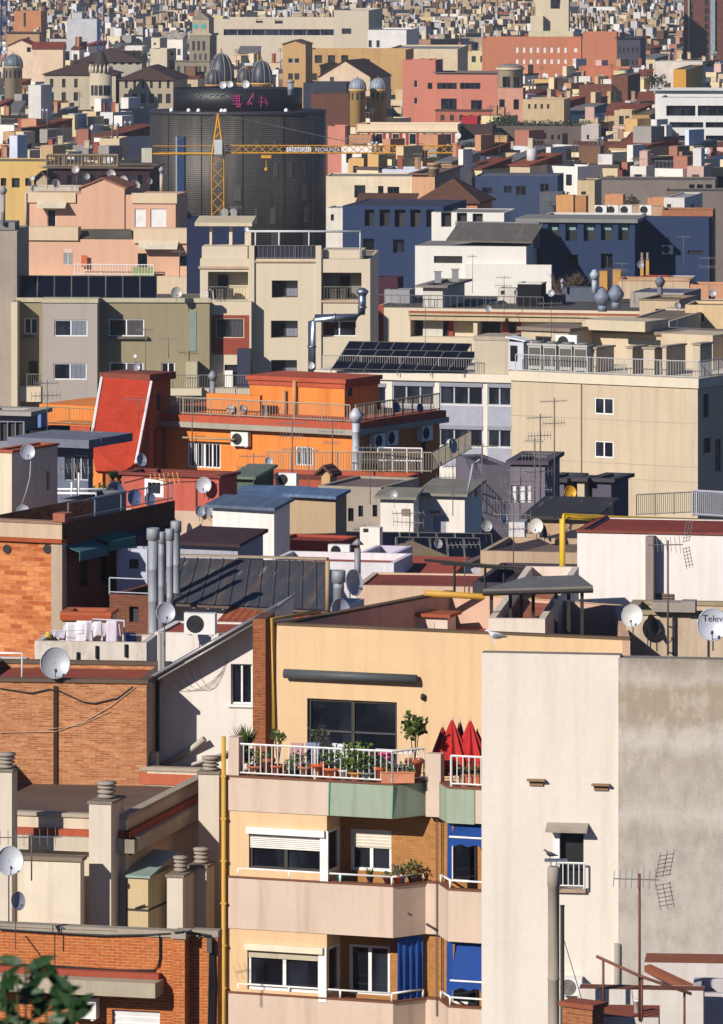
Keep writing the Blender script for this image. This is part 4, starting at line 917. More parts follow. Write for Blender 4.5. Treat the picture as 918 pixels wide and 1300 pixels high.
w = house('dark_brick_house', 'low dark brick house in shade behind the washing line', 139, 205, 757, 184, 20, brick('8a5038','6e4030','80604c',.28,.08), xs=None, depth=5, roof='5a4038', par=.2, wins=[(164,770,176,790,'o')], base=18)
railing(w, [(w.W,0,w.z0),(0,0,w.z0)], .5, flat('b8bcc4'), 1.2, 9)
# rooms above: pale corner tower with two dishes
w = house('pale_tower_room', 'pale cream rooftop room with a bluish shaded side and two dishes', -10, 15, 575, 240, 26, 'e0d0b4', xs=73, roof='b4583c', par=.05, swins=[(59,598,63,622,'o')], cap='b4603f')
dish(P(35,574,233), .30, 'upper dish at the corner of the pale rooftop room, with a hanging cable', 10, 12, 'b4b8c0', .4)
dish(P(29,650,205), .24, 'lower dish above the orange brick parapet at left', 6, 12, 'b8bcc2', .4)
e = empty('hanging_cable', 'thin white cable drooping from the upper dish down the wall', 'cable', P(38,585,232)); o_ = e.location; m = MB(); m.path([P(39,585,232)-o_, P(38,605,232)-o_, P(33,625,231)-o_, P(27,642,228)-o_], .018, 5); m.obj('cable', flat('c4c4c0',.6), e)
w = house('shaded_glass_house', 'shaded house with glazed doors and a flat canopy roof', 72, 112, 567, 246, 25, '6c7282', xs=118, roof='4a5068', par=.15, wins=[(82,579,91,610,'g1'),(92,578,112,610,'g2')])  # blue-grey of house and canopy has some of the shade's tint put in
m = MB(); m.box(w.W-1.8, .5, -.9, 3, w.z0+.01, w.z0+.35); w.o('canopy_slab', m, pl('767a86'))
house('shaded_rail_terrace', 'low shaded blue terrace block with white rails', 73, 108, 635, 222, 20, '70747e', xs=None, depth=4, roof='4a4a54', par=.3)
e = empty('rail_frame', 'white tube rail frame on the shaded terrace', 'frame', P(100,650,224)); o_ = e.location; m = MB(); m.path([P(73,626,224)-o_, P(122,626,224)-o_, P(122,645,224)-o_], .05, 6); m.path([P(73,621,226)-o_, P(135,621,226)-o_], .04, 6); m.tube(P(91,612,224)-o_, P(91,632,224)-o_, .04, 6); m.tube(P(100,600,224)-o_, P(100,632,224)-o_, .04, 6); m.obj('tube', WHITE(), e)
antenna(P(98,628,223), 1.1, 'pale aerial among the white tube rails in shade', R(20), 8, 1.1)
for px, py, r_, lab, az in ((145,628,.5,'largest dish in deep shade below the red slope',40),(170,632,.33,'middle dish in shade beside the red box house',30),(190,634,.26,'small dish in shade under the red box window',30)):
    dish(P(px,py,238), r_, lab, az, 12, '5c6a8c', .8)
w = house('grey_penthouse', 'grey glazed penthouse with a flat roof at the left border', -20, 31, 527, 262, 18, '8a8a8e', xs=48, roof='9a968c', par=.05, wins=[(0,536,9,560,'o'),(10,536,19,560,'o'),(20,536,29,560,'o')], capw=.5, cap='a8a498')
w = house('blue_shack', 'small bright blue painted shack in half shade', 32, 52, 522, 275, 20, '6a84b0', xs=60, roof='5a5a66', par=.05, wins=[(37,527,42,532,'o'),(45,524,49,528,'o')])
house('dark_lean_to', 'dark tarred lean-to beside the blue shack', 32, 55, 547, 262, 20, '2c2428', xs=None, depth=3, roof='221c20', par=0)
e = empty('tree', 'small green bush on the shaded terrace left of the red slope', 'bush', P(128,636,236)); f_ = MB(); leafcloud(f_, (0,0,.3), .55, 160, .16, random.Random(4), .6); f_.obj('foliage', leaf('7a8a3a','3a4a1c'), e); f_ = MB(); f_.tube((0,0,-.3),(0,0,.3),.04,5); f_.obj('stem', flat('5a4632'), e)
# ================================================================ shrub on the viewpoint slope, out of focus
pb = P(40,1290,23); gz = G(23); e = empty('shrub', 'dark glossy leaved shrub, out of focus, in the bottom left corner', 'shrub', V((pb.x,pb.y,gz))); m = MB(); f_ = MB(); rr = random.Random(9)
for px, py in ((32,1222),(75,1238),(22,1250),(60,1262),(95,1262),(5,1240),(40,1280),(80,1290),(-10,1270),(10,1295)):
    t = P(px,py,23+rr.uniform(-.25,.25))-e.location; m.path([(0,0,0), (t.x*.5,t.y*.5,t.z*.7), t], .012, 5, r2=.004)
    for k in range(6):
        b_ = t-V((0,0,k*.022)); a = rr.uniform(0,6.28); d_ = V((math.cos(a), .5*math.sin(a), rr.uniform(-.1,.9))).normalized(); L_ = rr.uniform(.08,.14); s_ = d_.cross(V((.2,-1,.3))).normalized()*L_*.15; n_ = s_.cross(d_).normalized()*L_*.08
        f_.face([b_, b_+d_*L_*.3+s_+n_, b_+d_*L_*.65+s_*.9+n_, b_+d_*L_, b_+d_*L_*.65-s_*.9+n_, b_+d_*L_*.3-s_+n_])
m.obj('stems', flat('3a4a24',.8), e); f_.obj('leaves', leaf('2c5a20','142c0c'), e)
# ================================================================ MIDDLE: red sloping stair roof, orange building
def quadslab(b, pts, off): m = MB(); m.slab([b.l(*p) for p in pts], off); return m
b = Rb = Bd('red_stair_house', 'brown stair house with a steep bright red sloping wall edged in white', 190, 480, 300, 30)
tl, tr, br2, bl2 = b.l(131,479,3.4), b.l(192,484,3.4), b.l(157,598,0), b.l(118,596,0)
bl2 = b.l(116,566,.2); bl3 = b.l(121,598,-.2); br2 = b.l(172,588,.1); br3 = b.l(156,599,-.2)
m = MB(); m.slab([tl, tr, br2, br3, bl3, bl2], (0,.3,-.15)); b.o('sloping_wall', m, brick('bf4229','b03b24','a5351f',.62,.19,.008,.3))
m = MB(); m.path([tl+V((-.05,-.06,0)), bl2+V((-.05,-.06,0))], .07, 5); m.path([tr+V((.05,-.06,0)), br2+V((.05,-.06,0))], .07, 5); b.o('white_edging', m, WHITE())
m = MB(); y0 = 3.75; a = b.l(132,476,y0); c = b.l(190,478,y0); m.box(a.x+.1, c.x+.0, y0, y0+2.0, 0, c.z-.25); b.o('stair_room', m, pl('b0683a',.12,.3))
m = MB(); m.box(a.x-.1, c.x+.2, y0-.3, y0+2.2, c.z-.24, c.z+.12); b.o('roof', m, pl('8a4a3a'))
for q in ((199,500,203,520),(192,492,194,504)):
    y_0, y_1, z0, z1 = b.rrect(q, c.x); o = MB(); o.box(c.x-.02, c.x+.02, y_0, y_1, z0, z1); b.o('opening', o, DARK())
m = MB(); m.box(b.X(160,6), b.X(196,4), 4.2, 8, 0, b.l(190,545,4.2).z); b.o('lower_block', m, pl('9a5a34'))
dish(b.at(173,466,5.2), .2, 'small grey dish on top of the red sloping stair house', 10, 12, 'a8acb4', .5)
dish(b.at(171,452,5.4), .1, 'tiny white dish on a pole above the red sloping house', 0, 10, 'e4e4e0', .7)
antenna(b.at(176,545,1.0), 1.6, 'pale aerial in front of the red sloping wall', R(-15), 9, 1.2, group='tv antennas')
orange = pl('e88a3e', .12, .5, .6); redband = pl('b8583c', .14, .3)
b = Ob = Bd('orange_building', 'big orange building with a railed terrace, red cornice and a dark right-hand side', 450, 552, 300, 30)
W = b.X(165); z1 = b.z0; d = b.r(558, 530, 0)[0]; d = min(max(d, 6), 14)
fr = lambda a, z, q: (a, q, z); sd = lambda a, z, q: (-q, a, z)
ws = [(186,565,209,588,'-'),(238,562,280,594,'b4'),(375,567,397,591,'b3')]; H = [b.rect(q) for q in ws]
sw = [(456,568,462,588,'b2'),(533,560,541,580,'d1')]; HS = [b.rrect(q) for q in sw]
m = MB(); m.grid(fr, W, 0, 0, z1-.0, H, .25); m.face([(W,d,0),(0,d,0),(0,d,z1),(W,d,z1)]); m.face([(W,0,0),(W,d,0),(W,d,z1),(W,0,z1)]); b.o('wall', m, orange)
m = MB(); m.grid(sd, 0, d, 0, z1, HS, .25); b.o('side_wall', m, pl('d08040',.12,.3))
window(b, fr, *H[1], 'b4', .1); window(b, fr, *H[2], 'b3', .1); window(b, fr, *H[0], 's', .1)
for q, s_ in zip(HS, sw): window(b, sd, *q, s_[4], .1)
m = MB(); m.box(W, .45, -.45, d+.2, z1+.003, z1+.28); b.o('cornice', m, pl('a8a090',.15,.3)); m = MB(); m.box(W, .34, -.34, d+.1, z1+.283, z1+.62); b.o('red_band', m, redband)
zt = z1+.625; hr = .85
railing(b, [(W,-.1,zt),(-.2,-.1,zt)], hr, flat('b0a48c',.6), 1.5, .16, .018)
railing(b, [(0,.1,zt),(0,d,zt)], hr, flat('b0a48c',.6), .9, .16, .02)
# low parapet walls & penthouses on the terrace
m = MB(); p = b.t(262,530,zt+.0); m.box(b.X(262,1.2), b.X(330,1.2), 1.2, 1.45, zt, zt+1.0); b.o('terrace_wall', m, orange)
m = MB(); yb = 2.6; xa = b.X(317,yb); xb_ = b.X(437.5,yb); zt2 = b.f(437,487,yb)[1]; m.box(xa, xb_, yb, yb+3.4, zt, zt2); b.o('penthouse', m, orange)
m = MB(); m.box(xa-.15, xb_+.15, yb-.15, yb+3.6, zt2+.003, zt2+.22); m.box(xa-.06, xb_+.06, yb-.06, yb+3.5, zt2-.25, zt2-.003); b.o('penthouse_roof', m, redband)
m = MB()
for px, y0, y1 in ((374,483,540),(361,496,541)): m.tube(b.l(px,y0,yb-.14), b.l(px,y1,yb-.14), .1, 8)
b.o('flue', m, pl('c89868')); m = MB(); c = b.rrect((442,490,447,503), xb_); m.box(xb_-.02, xb_+.015, c[0], c[1], c[2], c[3]); b.o('vent_opening', m, DARK())
m = MB(); m.box(b.X(50,7), b.X(130,7), 7, 12, 0, b.f(100,515,7)[1]); m.box(b.X(50,4), b.X(130,4), 4.0, 7, 0, b.f(100,540,4)[1]); b.o('left_wing', m, orange)
railing(b, [(b.X(55,4.1),4.1,b.f(100,539,4.1)[1]),(b.X(122,4.1),4.1,b.f(100,539,4.1)[1])], .85, flat('a8946c',.6), 1.5, .17, .016, name='railing')
m = MB(); m.box(b.X(50,3.9), b.X(118,3.9), 3.6, 3.995, b.f(80,551,3.9)[1], b.f(80,540,3.9)[1]); b.o('wing_band', m, redband)
m = MB(); m.tube(b.l(222,555,-.5), b.l(298,558,-.5), .05, 8); b.o('awning_roll', m, pl('b8a078'))
aircon(b.at(308,567,-.02), -b.th, 'air conditioner on the sunny orange wall', 1.0, .75, grille='3a3630')
for px, py, l_ in ((476,560,'left of three air conditioners on the shaded orange side wall'),(492,556,'middle air conditioner on the shaded orange side wall'),(536,550,'right air conditioner high on the shaded orange side wall')):
    y_, z_ = b.r(px, py, .02); aircon(b.w(.02, y_, z_-.4), -b.th+R(90), l_, 1.1, .8)
# terrace dishes
for px, py, r_, y_, az, l_ in ((293,519,.22,1.0,-20,'left small dish on the orange terrace, half turned away'),(308,519,.2,1.0,20,'right small dish of a pair on the orange terrace'),(336,524,.2,.4,35,'small dish lying at the foot of the orange penthouse')):
    dish(b.at(px,py,y_), r_, l_, az, 10, 'b8b4b0', .5)
for px, py, r_, l_ in ((503,517,.26,'dark blue dish standing on the shaded orange railing'),(533,518,.22,'dark blue tilted dish at the far end of the shaded railing'),(481,515,.2,'dark reddish dish at the near end of the shaded railing')):
    y_, z_ = b.r(px, py, .1); dish(b.w(.1,y_,z_), r_, l_, 40, 12, '4a5878' if px != 481 else '6a4a48', .6)
flue(P(270,530,306)-V((0,0,1.0)), 2.9, .13, 'dark flue with a wide round cowl behind the orange terrace', 'cowl', '8c8e94')
flue(P(452,612,291)-V((0,0,.4)), 3.3, .19, 'tall steel flue rising in front of the orange building corner', 'cowl', 'b8bcc0')
e = empty('duct', 'steel duct bending along the roof from a box to the white hut', 'duct', P(446,610,290)); o_ = e.location
m = MB(); m.path([P(452,606,290)-o_, P(488,608,290)-o_, P(494,611,290)-o_], .13, 10); m.obj('pipe', metal('c4c6c8'), e); m = MB(); c = P(447,603,290)-o_; m.box(c.x-.3, c.x+.3, -.3, .3, -.25, .35); m.obj('box', metal('a8b4c4'), e); m = MB(); m.path([P(494,610,289.6)-o_, P(494,618,289.6)-o_, P(488,620,289.6)-o_, P(487,627,289.6)-o_], .06, 6); m.obj('white_pipe', WHITE(), e)
# fence terrace in front of orange
e = empty('terrace_fence', 'grey railing with white framed panels in front of the shaded orange side', 'fence', P(480,605,288)); o_ = e.location
a, c, f_ = P(340,598,293)-o_, P(548,600,286)-o_, P(598,571,296)-o_
railing(None, [a, c-V((0,0,0)), f_], .95, flat('a89c88',.6), 1.5, .17, .016, parent=e)
m = MB(); q0, q1 = P(480,599,288.5)-o_, P(536,600,287.3)-o_
for t in (0,.33,.66,1): p = q0.lerp(q1,t); m.tube(p, p+V((0,0,1.15)), .035, 4)
for h_ in (.55,1.15): m.tube(q0+V((0,0,h_)), q1+V((0,0,h_)), .035, 4)
m.obj('panel_frame', WHITE(), e); m = MB(); m.slab([q0+V((0,.03,.05)), q1+V((0,.03,.05)), q1+V((0,.03,1.1)), q0+V((0,.03,1.1))], (0,.03,0)); m.obj('panel', flat('4a4038',.6), e)
for px, py, r_, az, l_, c_ in ((571,562,.17,-30,'small white dish above a bigger tilted one','d8d4cc'),(574,566,.36,55,'big tilted dish beside the shaded orange side','a8a8a8')): dish(P(px,py,290), r_, l_, az, 10, c_, .6)
for px, py, r_, az, l_ in ((330,596,.26,45,'blue grey dish, left and tallest of a cluster of four'),(341,586,.2,20,'topmost dish of the cluster of four by the orange wall'),(328,611,.2,15,'bottom left dish of the cluster of four'),(339,609,.22,60,'bottom right dish of the cluster of four')):
    dish(P(px,py,272), r_, l_, az, 12, '9aa0ac' if az == 45 else 'b8bac0', .6)
aircon(P(366,617,270), R(-20), 'air conditioner on the roof beside the cluster of four dishes', 1.0, .6)
antmast(P(371,615,272), 2.9, 'thin mast aerial in front of the orange building'); antmast(P(422,600,285), 2.6, 'bare thin aerial mast right of the orange wall'); antmast(P(244,575,294), 2.8, 'thin wire mast on the orange terrace, left of centre', arms=1)
c = house('chimney_stack', 'small tan gabled chimney in front of the orange wall', 408, 419, 602, 280, 25, 'c8a478', xs=428, roof='6a4a40', par=0, roofshape='gable', rise=.3, cat='chimney', group='rendered chimney stacks')
house('red_parapet_house', 'low house with a red tiled parapet in front of the orange building', 300, 500, 612, 282, 15, 'b0583c', depth=5, roof='8a4a3a', par=.2)
house('green_roof_house', 'low house with a mossy green sheet roof beside the dish cluster', 296, 322, 608, 268, 20, '5c6a52', xs=None, depth=2.5, roof='6a7a64', par=0, roofshape='shed', rise=.8, roofmat=corr('6c7a68', rust='8a8a70'))
# red box house
b = house('red_box_house', 'salmon red box house with a white framed window and three dishes', 155, 278, 607, 240, 22, pl('c0604e',.1,.35), wins=[(187,611,204,628,'a1')], xs=301, roof='6e3830', par=.05, cap='7e4038', capw=.12, base=22)
m = MB(); c = b.rect((184,608,208,631)); fw = .14; m.box(c[0],c[1],-.03,-.003,c[3]-fw,c[3]); m.box(c[0],c[1],-.03,-.003,c[2],c[2]+fw); m.box(c[0],c[0]+fw,-.03,-.003,c[2]+fw,c[3]-fw); m.box(c[1]-fw,c[1],-.03,-.003,c[2]+fw,c[3]-fw); b.o('window_surround', m, WHITE())
m = MB(); m.path([b.l(157,613,-.03), b.l(185,606,-.03), b.l(215,612,-.03), b.l(250,611,-.03), b.l(276,615,-.03)], .018, 4); m.tube(b.l(249,610,-.04), b.l(249,665,-.04), .03, 5); b.o('cable', m, flat('6a3a34'))
m = MB(); m.box(b.W-.1,.15,-.15,-.003,0,b.l(230,648).z); m.box(.003,.15,-.003,b.d,0,b.r(290,660,0)[1]); b.o('plinth', m, pl('d0b49a'))
dish(b.at(259,616,-.35), .32, 'largest pale dish on the salmon red wall', -6, 10, 'c4c4c6', .5, wallmount=True); dish(b.at(266,648,-.3), .22, 'lower right dish of a touching pair on the red wall', 15, 10, 'a8aab0', .4, wallmount=True); dish(b.at(254,649,-.35), .22, 'lower left dish of a touching pair on the red wall', 20, 10, '98a0ae', .4, wallmount=True)
dish(P(179,584,242), .26, 'blue grey dish on a pole at the left corner of the red box house', 40, 12, '9aa4b4', .8)
antenna(P(213,660,215), 1.6, 'colourful aerial cluster between the steel flues and the red box', R(25), 7, 1.0, col='c8a848')
for px in (143, 151):
    potted(P(px,610,245)-V((0,0,.5)), 'taller slim yucca in front of the red slope' if px == 143 else 'shorter slim yucca right of its taller twin', pr=.1, ph=.5, col='4a3a34', plant=.5, n=60, shape='spike', size=.2, lc='3a3a2c', group='yuccas before the red slope')
# dark slate lean-to and white house row (x 270-450, y 615-740)
house('white_side_house', 'white house side beside a tan block, half in shade', 270, 348, 648, 236, 30, 'e8e2d8', xs=368, roof='5a6478', par=0, roofshape='shed', rise=.7, roofmat=corr('56657c', rust='8a94a4'), base=18)
b = house('tan_block_house', 'tan windowless block under a blue-grey ribbed sheet roof', 368, 426, 633, 246, 30, pl('b49c7c',.08,.2), xs=440, roof='56708c', par=0, roofshape='shed', rise=.5, roofmat=corr('5a7494', rust='8a9cb0'), base=18)
house('blue_roof_house', 'long low house under a ribbed blue sheet roof', 300, 372, 634, 256, 16, '6a6a70', depth=1.8, roof='56708c', par=0, roofshape='shed', rise=.7, roofmat=corr('5a7494', rust='8a9cb0'), base=20)
house('red_base_wall', 'low red terracotta step at the foot of the tan block', 345, 428, 688, 240, 20, 'a44a38', depth=2.5, roof='8a3a2c', par=.1, base=20)
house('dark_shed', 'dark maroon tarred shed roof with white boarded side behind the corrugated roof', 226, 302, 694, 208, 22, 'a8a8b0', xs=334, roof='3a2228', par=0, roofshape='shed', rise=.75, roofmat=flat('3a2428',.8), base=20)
m = None
house('white_parapet_house', 'low white parapet wall running behind the corrugated roof', 342, 500, 715, 212, 12, 'e0dcdc', depth=3, roof='a4503c', par=.25, base=20, xs=524)
aircon(P(432,706,222), R(-10), 'small air conditioner box on the white parapet', .8, .45); 
house('grey_rear_house', 'grey house with small doors in shade behind the tan block', 404, 484, 619, 263, 20, 'a49888', wins=[(442,645,449,662,'n1'),(455,642,461,656,'n1'),(473,641,479,656,'n1')], xs=None, depth=5, roof='7a6a60', par=.1, base=18)
house('white_cube_hut', 'small white rooftop cube with one vent window', 457, 482, 670, 238, 15, 'e4ded4', wins=[(461,671,468,676,'o')], xs=486, roof='b8b4ac', par=.1, base=20)
# white hut pair with grey roof
b = house('white_hut', 'white rooftop hut with a grey sheet roof and louvred vent', 483, 525, 634, 262, 14, 'ece4d6', wins=[(510,646,521,655,'-')], xs=532, roof='8a8678', par=0, roofshape='shed', rise=.75, roofmat=corr('8c8878', rust='a49a80'), base=20)
m = MB(); c = b.rect((510,646,521,655))
for i in range(5): m.box(c[0],c[1],-.03,.1,c[2]+(c[3]-c[2])*i/5,c[2]+(c[3]-c[2])*(i+.55)/5)
b.o('louvre', m, pl('b0a48c'))
b = house('white_hut', 'wider white rooftop hut right of the louvred one, with a grey metal door', 533, 590, 630, 263.1, 14, 'ece4d6', wins=[(550,655,566,676,'-')], xs=612, roof='8a8678', par=0, roofshape='shed', rise=.8, roofmat=corr('8c8878', rust='a49a80'), base=20, rev=.05)
m = MB(); c = b.rect((550,655,566,676)); m.box(c[0],c[1],-.01,.04,c[2],c[3]); b.o('door', m, flat('9a9ca4',.5)); m = MB(); m.tube(b.l(546,650,-.3), b.l(560,650,-.3), .07, 8); b.o('pipe', m, pl('a08a70')); 
m = MB(); m.path([b.l(594,625,-.2), b.l(600,590,-.2), b.l(609,583,-.2)], .05, 6); b.o('conduit', m, flat('a8b0bc',.5))
dish(P(603,626,262), .18, 'rusty orange dish seen edge on beside the white hut', 60, 10, 'b06a3c', .5, wallmount=True)
# solar collectors on the low roof
def solar(name, label, D, th, px0, px1, pyt, pyb, n, xoff=8, rows=1, tilt=38, gx=.05, py_slope=0, back=None, group='rooftop solar collectors'):
    b = Bd(name, label, px0, pyb, D, th, 'solar panel', P(px0,pyb,D).z-.35, group)
    W = b.X(px1); h = (pyb-pyt)*D/F
    s_ = h/(math.sin(R(tilt))+math.cos(R(tilt))*(pyb-YH)/F); L = s_
    fr_ = MB()
    for i in range(n):
        x0, x1 = W*i/n, W*(i+1)/n-gx; dy, dz = L*math.cos(R(tilt)), L*math.sin(R(tilt)); sk = xoff*D/F
        p = [V((x0,0,b.z0)), V((x1,0,b.z0)), V((x1-sk,dy,b.z0+dz)), V((x0-sk,dy,b.z0+dz))]
        m = MB(); m.slab(p, (0,.02,-.06)); o = b.o('panel', m, MC.setdefault('solarmat', flat('12141e',.18,0,.2,.6)))
        e_ = .022; f_ = MB()
        for a, c in zip(p, p[1:]+p[:1]): f_.path([a+V((0,-.02,.01)), c+V((0,-.02,.01))], e_, 4)
        f_.obj('frame', flat('77756f',.5,.3), o)
    k = MB()
    for i in range(0, n+1, max(1, n//4)): k.tube((W*i/n-.05,.05,0), (W*i/n-.05,.05,b.z0), .03, 4); k.tube((W*i/n-.05-xoff*D/F,dy,0), (W*i/n-.05-xoff*D/F,dy,b.z0+dz), .03, 4)
    b.o('stand', k, flat('8a8a8a',.5)); return b
solar('solar_panel', 'front row of dark solar panels behind the red lean-to roof', 246, 8, 506, 613, 682, 708, 5, 6)
solar('solar_panel', 'rear row of dark solar panels partly hidden by the front row', 256, 8, 440, 628, 675, 700, 8, 6)
house('tan_gable_house', 'low tan roof ridge crossing in front of the solar panels', 441, 532, 722, 236, 16, pl('b4a084',.15,.3), depth=4, roof='a08a6c', par=0, roofshape='gable', rise=.55, roofmat=pl('b09872',.2,.3), base=20)
b = house('red_lean_to', 'white lean-to with a red clay roof and framed panes', 488, 572, 731, 214, 10, 'dcd8d8', wins=[(494,741,518,747,'g2'),(520,741,541,747,'g2')], xs=590, roof='a04a38', par=0, roofshape='shed', rise=.55, roofmat=pl('a8503c',.15,.2), base=20)
house('lilac_parapet_house', 'lilac white parapet corner with a red floor behind', 434, 480, 712, 226, 14, 'cfc8d8', xs=524, roof='b0523c', par=.5, base=20)
house('red_gutter_house', 'long low roof with a pale red rim behind the terrace block', 452, 640, 746, 196, 8, 'd8b89c', depth=4, roof='8e4434', par=.05, base=20)
house('grey_gable_hut', 'grey-white house gable right of the solar panels', 598, 657, 718, 215, 24, 'b8b4b8', xs=None, depth=8, roof='6a5a5c', par=0, roofshape='gable', rise=.4, roofmat=pl('5e4e50',.2,.1), base=20)
# dark awnings/railing row in front of beige shacks
e = empty('pipe_rail', 'dark horizontal pipe rail on posts across the roofs', 'rail', P(620,735,188)); o_ = e.location; m = MB(); m.path([P(540,711,192)-o_, P(620,718,189)-o_, P(735,724,185)-o_], .05, 6); m.path([P(560,716,192)-o_, P(735,729,186)-o_], .03, 6)
for px in (577,616,640,678,712): m.tube(P(px,716+(px-560)*.06,189)-o_, P(px,775,189)-o_, .04, 4)
m.obj('tube', IRON(), e)
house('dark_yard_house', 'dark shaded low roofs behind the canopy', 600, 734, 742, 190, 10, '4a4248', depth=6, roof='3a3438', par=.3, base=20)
b = house('beige_shack', 'beige rendered rooftop shack with a dark tarred sheet roof', 670, 752, 660, 228, 14, pl('c4a482',.16,.4), xs=None, depth=5, roof='3c3632', par=0, roofshape='shed', rise=.9, roofmat=corr('3e3a36', rust='6a5c4c'), base=20)
house('beige_ledge_house', 'lower beige ledge and pale wall under the beige shack', 610, 735, 702, 214, 12, pl('bca284',.16,.4), depth=5, roof='7a6858', par=.2, base=20)
house('beige_pier', 'stubby beige chimney block beside the white dish', 668, 685, 678, 222, 20, 'b89c7c', xs=695, roof='8a7460', par=0, base=20, cat='chimney', group='rendered chimney stacks')
dish(P(681,668,218), .27, 'round white dish in front of the beige shack', -10, 8, 'e0dcd0', .8); dish(P(690,675,219), .26, 'dark shaded dish just behind the round white dish', 70, 12, '2c2828', .8)
dish(P(724,625,262), .28, 'bright yellow dish beside a thin mast in front of the big beige wall', 15, 10, 'd8a020', .6)
dish(P(639,658,226), .22, 'grey dish facing right beside the solar panels', 50, 14, 'b0b2b6', .5)
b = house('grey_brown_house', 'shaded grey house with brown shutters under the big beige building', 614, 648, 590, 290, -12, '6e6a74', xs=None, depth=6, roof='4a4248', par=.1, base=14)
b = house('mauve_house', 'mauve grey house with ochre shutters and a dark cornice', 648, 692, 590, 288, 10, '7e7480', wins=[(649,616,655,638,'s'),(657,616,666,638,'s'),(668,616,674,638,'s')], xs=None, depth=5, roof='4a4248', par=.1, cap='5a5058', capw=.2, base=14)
house('white_small_hut', 'tiny white hut with a red base behind the grey dish', 646, 666, 663, 236, 8, 'dcd8d4', depth=2, roof='9a9a9a', par=0, base=22)
for px0, px1, pyt, c_, l_, xs in ((694,716,612,'6a6470','dark roof room left of the yellow dish',None),(733,742,611,'c8b898','pale vent tower with ribbed side right of the yellow dish',752),(752,776,612,'5c5664','dark roof room in shade right of the pale vent tower',798)):
    house('roof_room', l_, px0, px1, pyt, 300, 20, c_, xs=xs, depth=3, roof='3c3840', par=0, cap='4a464c', capw=.25, base=16)
antmast(P(686,640,240), 3.6, 'bristling brown aerial mast left of the yellow dish', arms=5); antmast(P(704,645,262), 4.8, 'tall thin aerial mast against the big beige wall', arms=2); antmast(P(612,640,255), 2.6, 'thin mast with rusty lamp beside the white hut', arms=1); antmast(P(679,650,242), 3.0, 'second bristling aerial mast beside the beige shack', arms=4)
antmast(P(660,660,226), 2.0, 'low aerial with pale loops beside the mauve house', arms=3)
e = empty('terrace_fence', 'grey sheet fence and railing at the foot of the big beige wall', 'fence', P(860,650,250)); o_ = e.location; railing(None, [P(808,655,255)-o_, P(880,652,250)-o_], .9, flat('8a8478'), 1.5, .2, .015, parent=e); railing(None, [P(880,655,240)-o_, P(960,660,238)-o_], 1.0, flat('a8a8ac'), 1.2, .1, .03, parent=e)
# ================================================================ big beige building
beige = pl('ccba9c', .1, .3, .6)
b = Jb = house('big_beige_building', 'big plain beige building with two small white windows and a bluish shaded side', 649, 886, 493, 340, 30, beige, wins=[(755,505,779,526,'a2'),(755,560,779,581,'a2')], xs=965, swins=[(893,500,900,530,'o'),(908,556,916,600,'g1'),(893,556,903,575,'o')], roof='8a7a70', par=.02, rev=.12)
zc = b.z0
m = MB()
for py in (533,588,607): z_ = b.f(770,py)[1]; m.box(b.W+.02,-.02,-.012,-.002,z_,z_+.05)
b.o('joint', m, pl('bfae92', .1, .3))
m = MB(); m.tube((b.W*.62,-.06,0),(b.W*.62,-.06,zc-.05),.05,6); b.o('pipe', m, pl('b8a88c'))
m = MB(); m.box(b.W-.1, .1, -.12, b.d, zc-.0, zc+.55); b.o('cornice', m, pl('dccfb4',.06,.15))
zt = zc+.555
railing(b, [(b.W+.3,-.02,zt),(.0,-.02,zt)], .95, flat('c8c8c4',.5), 2.2, .17, .015); railing(b, [(.02,.0,zt),(.02,b.d-.4,zt)], .95, flat('c8c8c4',.5), 2.2, .17, .015)
yb = 5.2
m = MB(); H = [b.rect((680,427,700,447), yb), b.rect((798,432,838,437), yb)]; xa, xb_ = b.X(662,yb), b.X(935,yb); z2 = b.f(800,425,yb)[1]; z3 = b.f(700,418,yb)[1]
m.grid(lambda a,z,q:(a,yb+q,z), xa, b.X(722,yb), zt, b.f(690,420,yb)[1], H[:1], .2); m.box(b.X(722,yb)-.1, b.X(722,yb), yb+.01, yb+4, zt, b.f(690,420,yb)[1]-.003)
m.grid(lambda a,z,q:(a,yb+3+q,z), b.X(722,yb), xb_, zt, b.f(800,424,yb+3)[1], [], .2); m.box(b.X(840,yb+1.5), b.X(905,yb+1.5), yb+1.5, yb+5, zt, b.f(860,424,yb+1.5)[1]); b.o('rooftop_rooms', m, beige)
window(b, lambda a,z,q:(a,yb+q,z), *H[0], 'n2', .1)
m = MB(); q = b.rect((798,431,838,437), yb+2.95); m.box(q[0],q[1],yb+2.9,yb+2.99,q[2],q[3]); b.o('slot_window', m, DARK())
m = MB(); m.box(xa-.2, b.X(722,yb)+.2, yb-.2, yb+4, b.f(690,420,yb)[1]+.003, b.f(690,420,yb)[1]+.2); m.box(b.X(722,yb)+.25, xb_, yb+2.8, yb+7, b.f(800,424,yb+3)[1]+.003, b.f(800,424,yb+3)[1]+.2); b.o('rooftop_slab', m, pl('8c7c6c'))
m = MB(); y_ = yb+2.; m.box(b.X(739,y_), b.X(819,y_), y_, y_+3, b.f(780,420,y_)[1], b.f(780,407,y_)[1]); b.o('rooftop_tank_wall', m, pl('cbbd9f',.06,.2))
for px0, px1, y0, y1, dd in ((748,757,441,480,2.2),(796,803,440,475,1.8),(817,831,441,478,1.2),(841,846,439,478,2.4),(880,889,436,478,1.5)):
    yy = 1.2; m = MB(); x0, x1 = b.X(px0,yy), b.X(px1,yy); m.box(x0, x1, yy, yy+dd, zt, b.f(px1,y0,yy)[1]-.1); o = b.o('chimney_wall', m, pl('c4b69c',.08,.2)); m = MB(); m.box(x0-.08, x1+.08, yy-.08, yy+dd+.08, b.f(px1,y0,yy)[1]-.097, b.f(px1,y0,yy)[1]); m.obj('capstone', pl('a09684'), o)
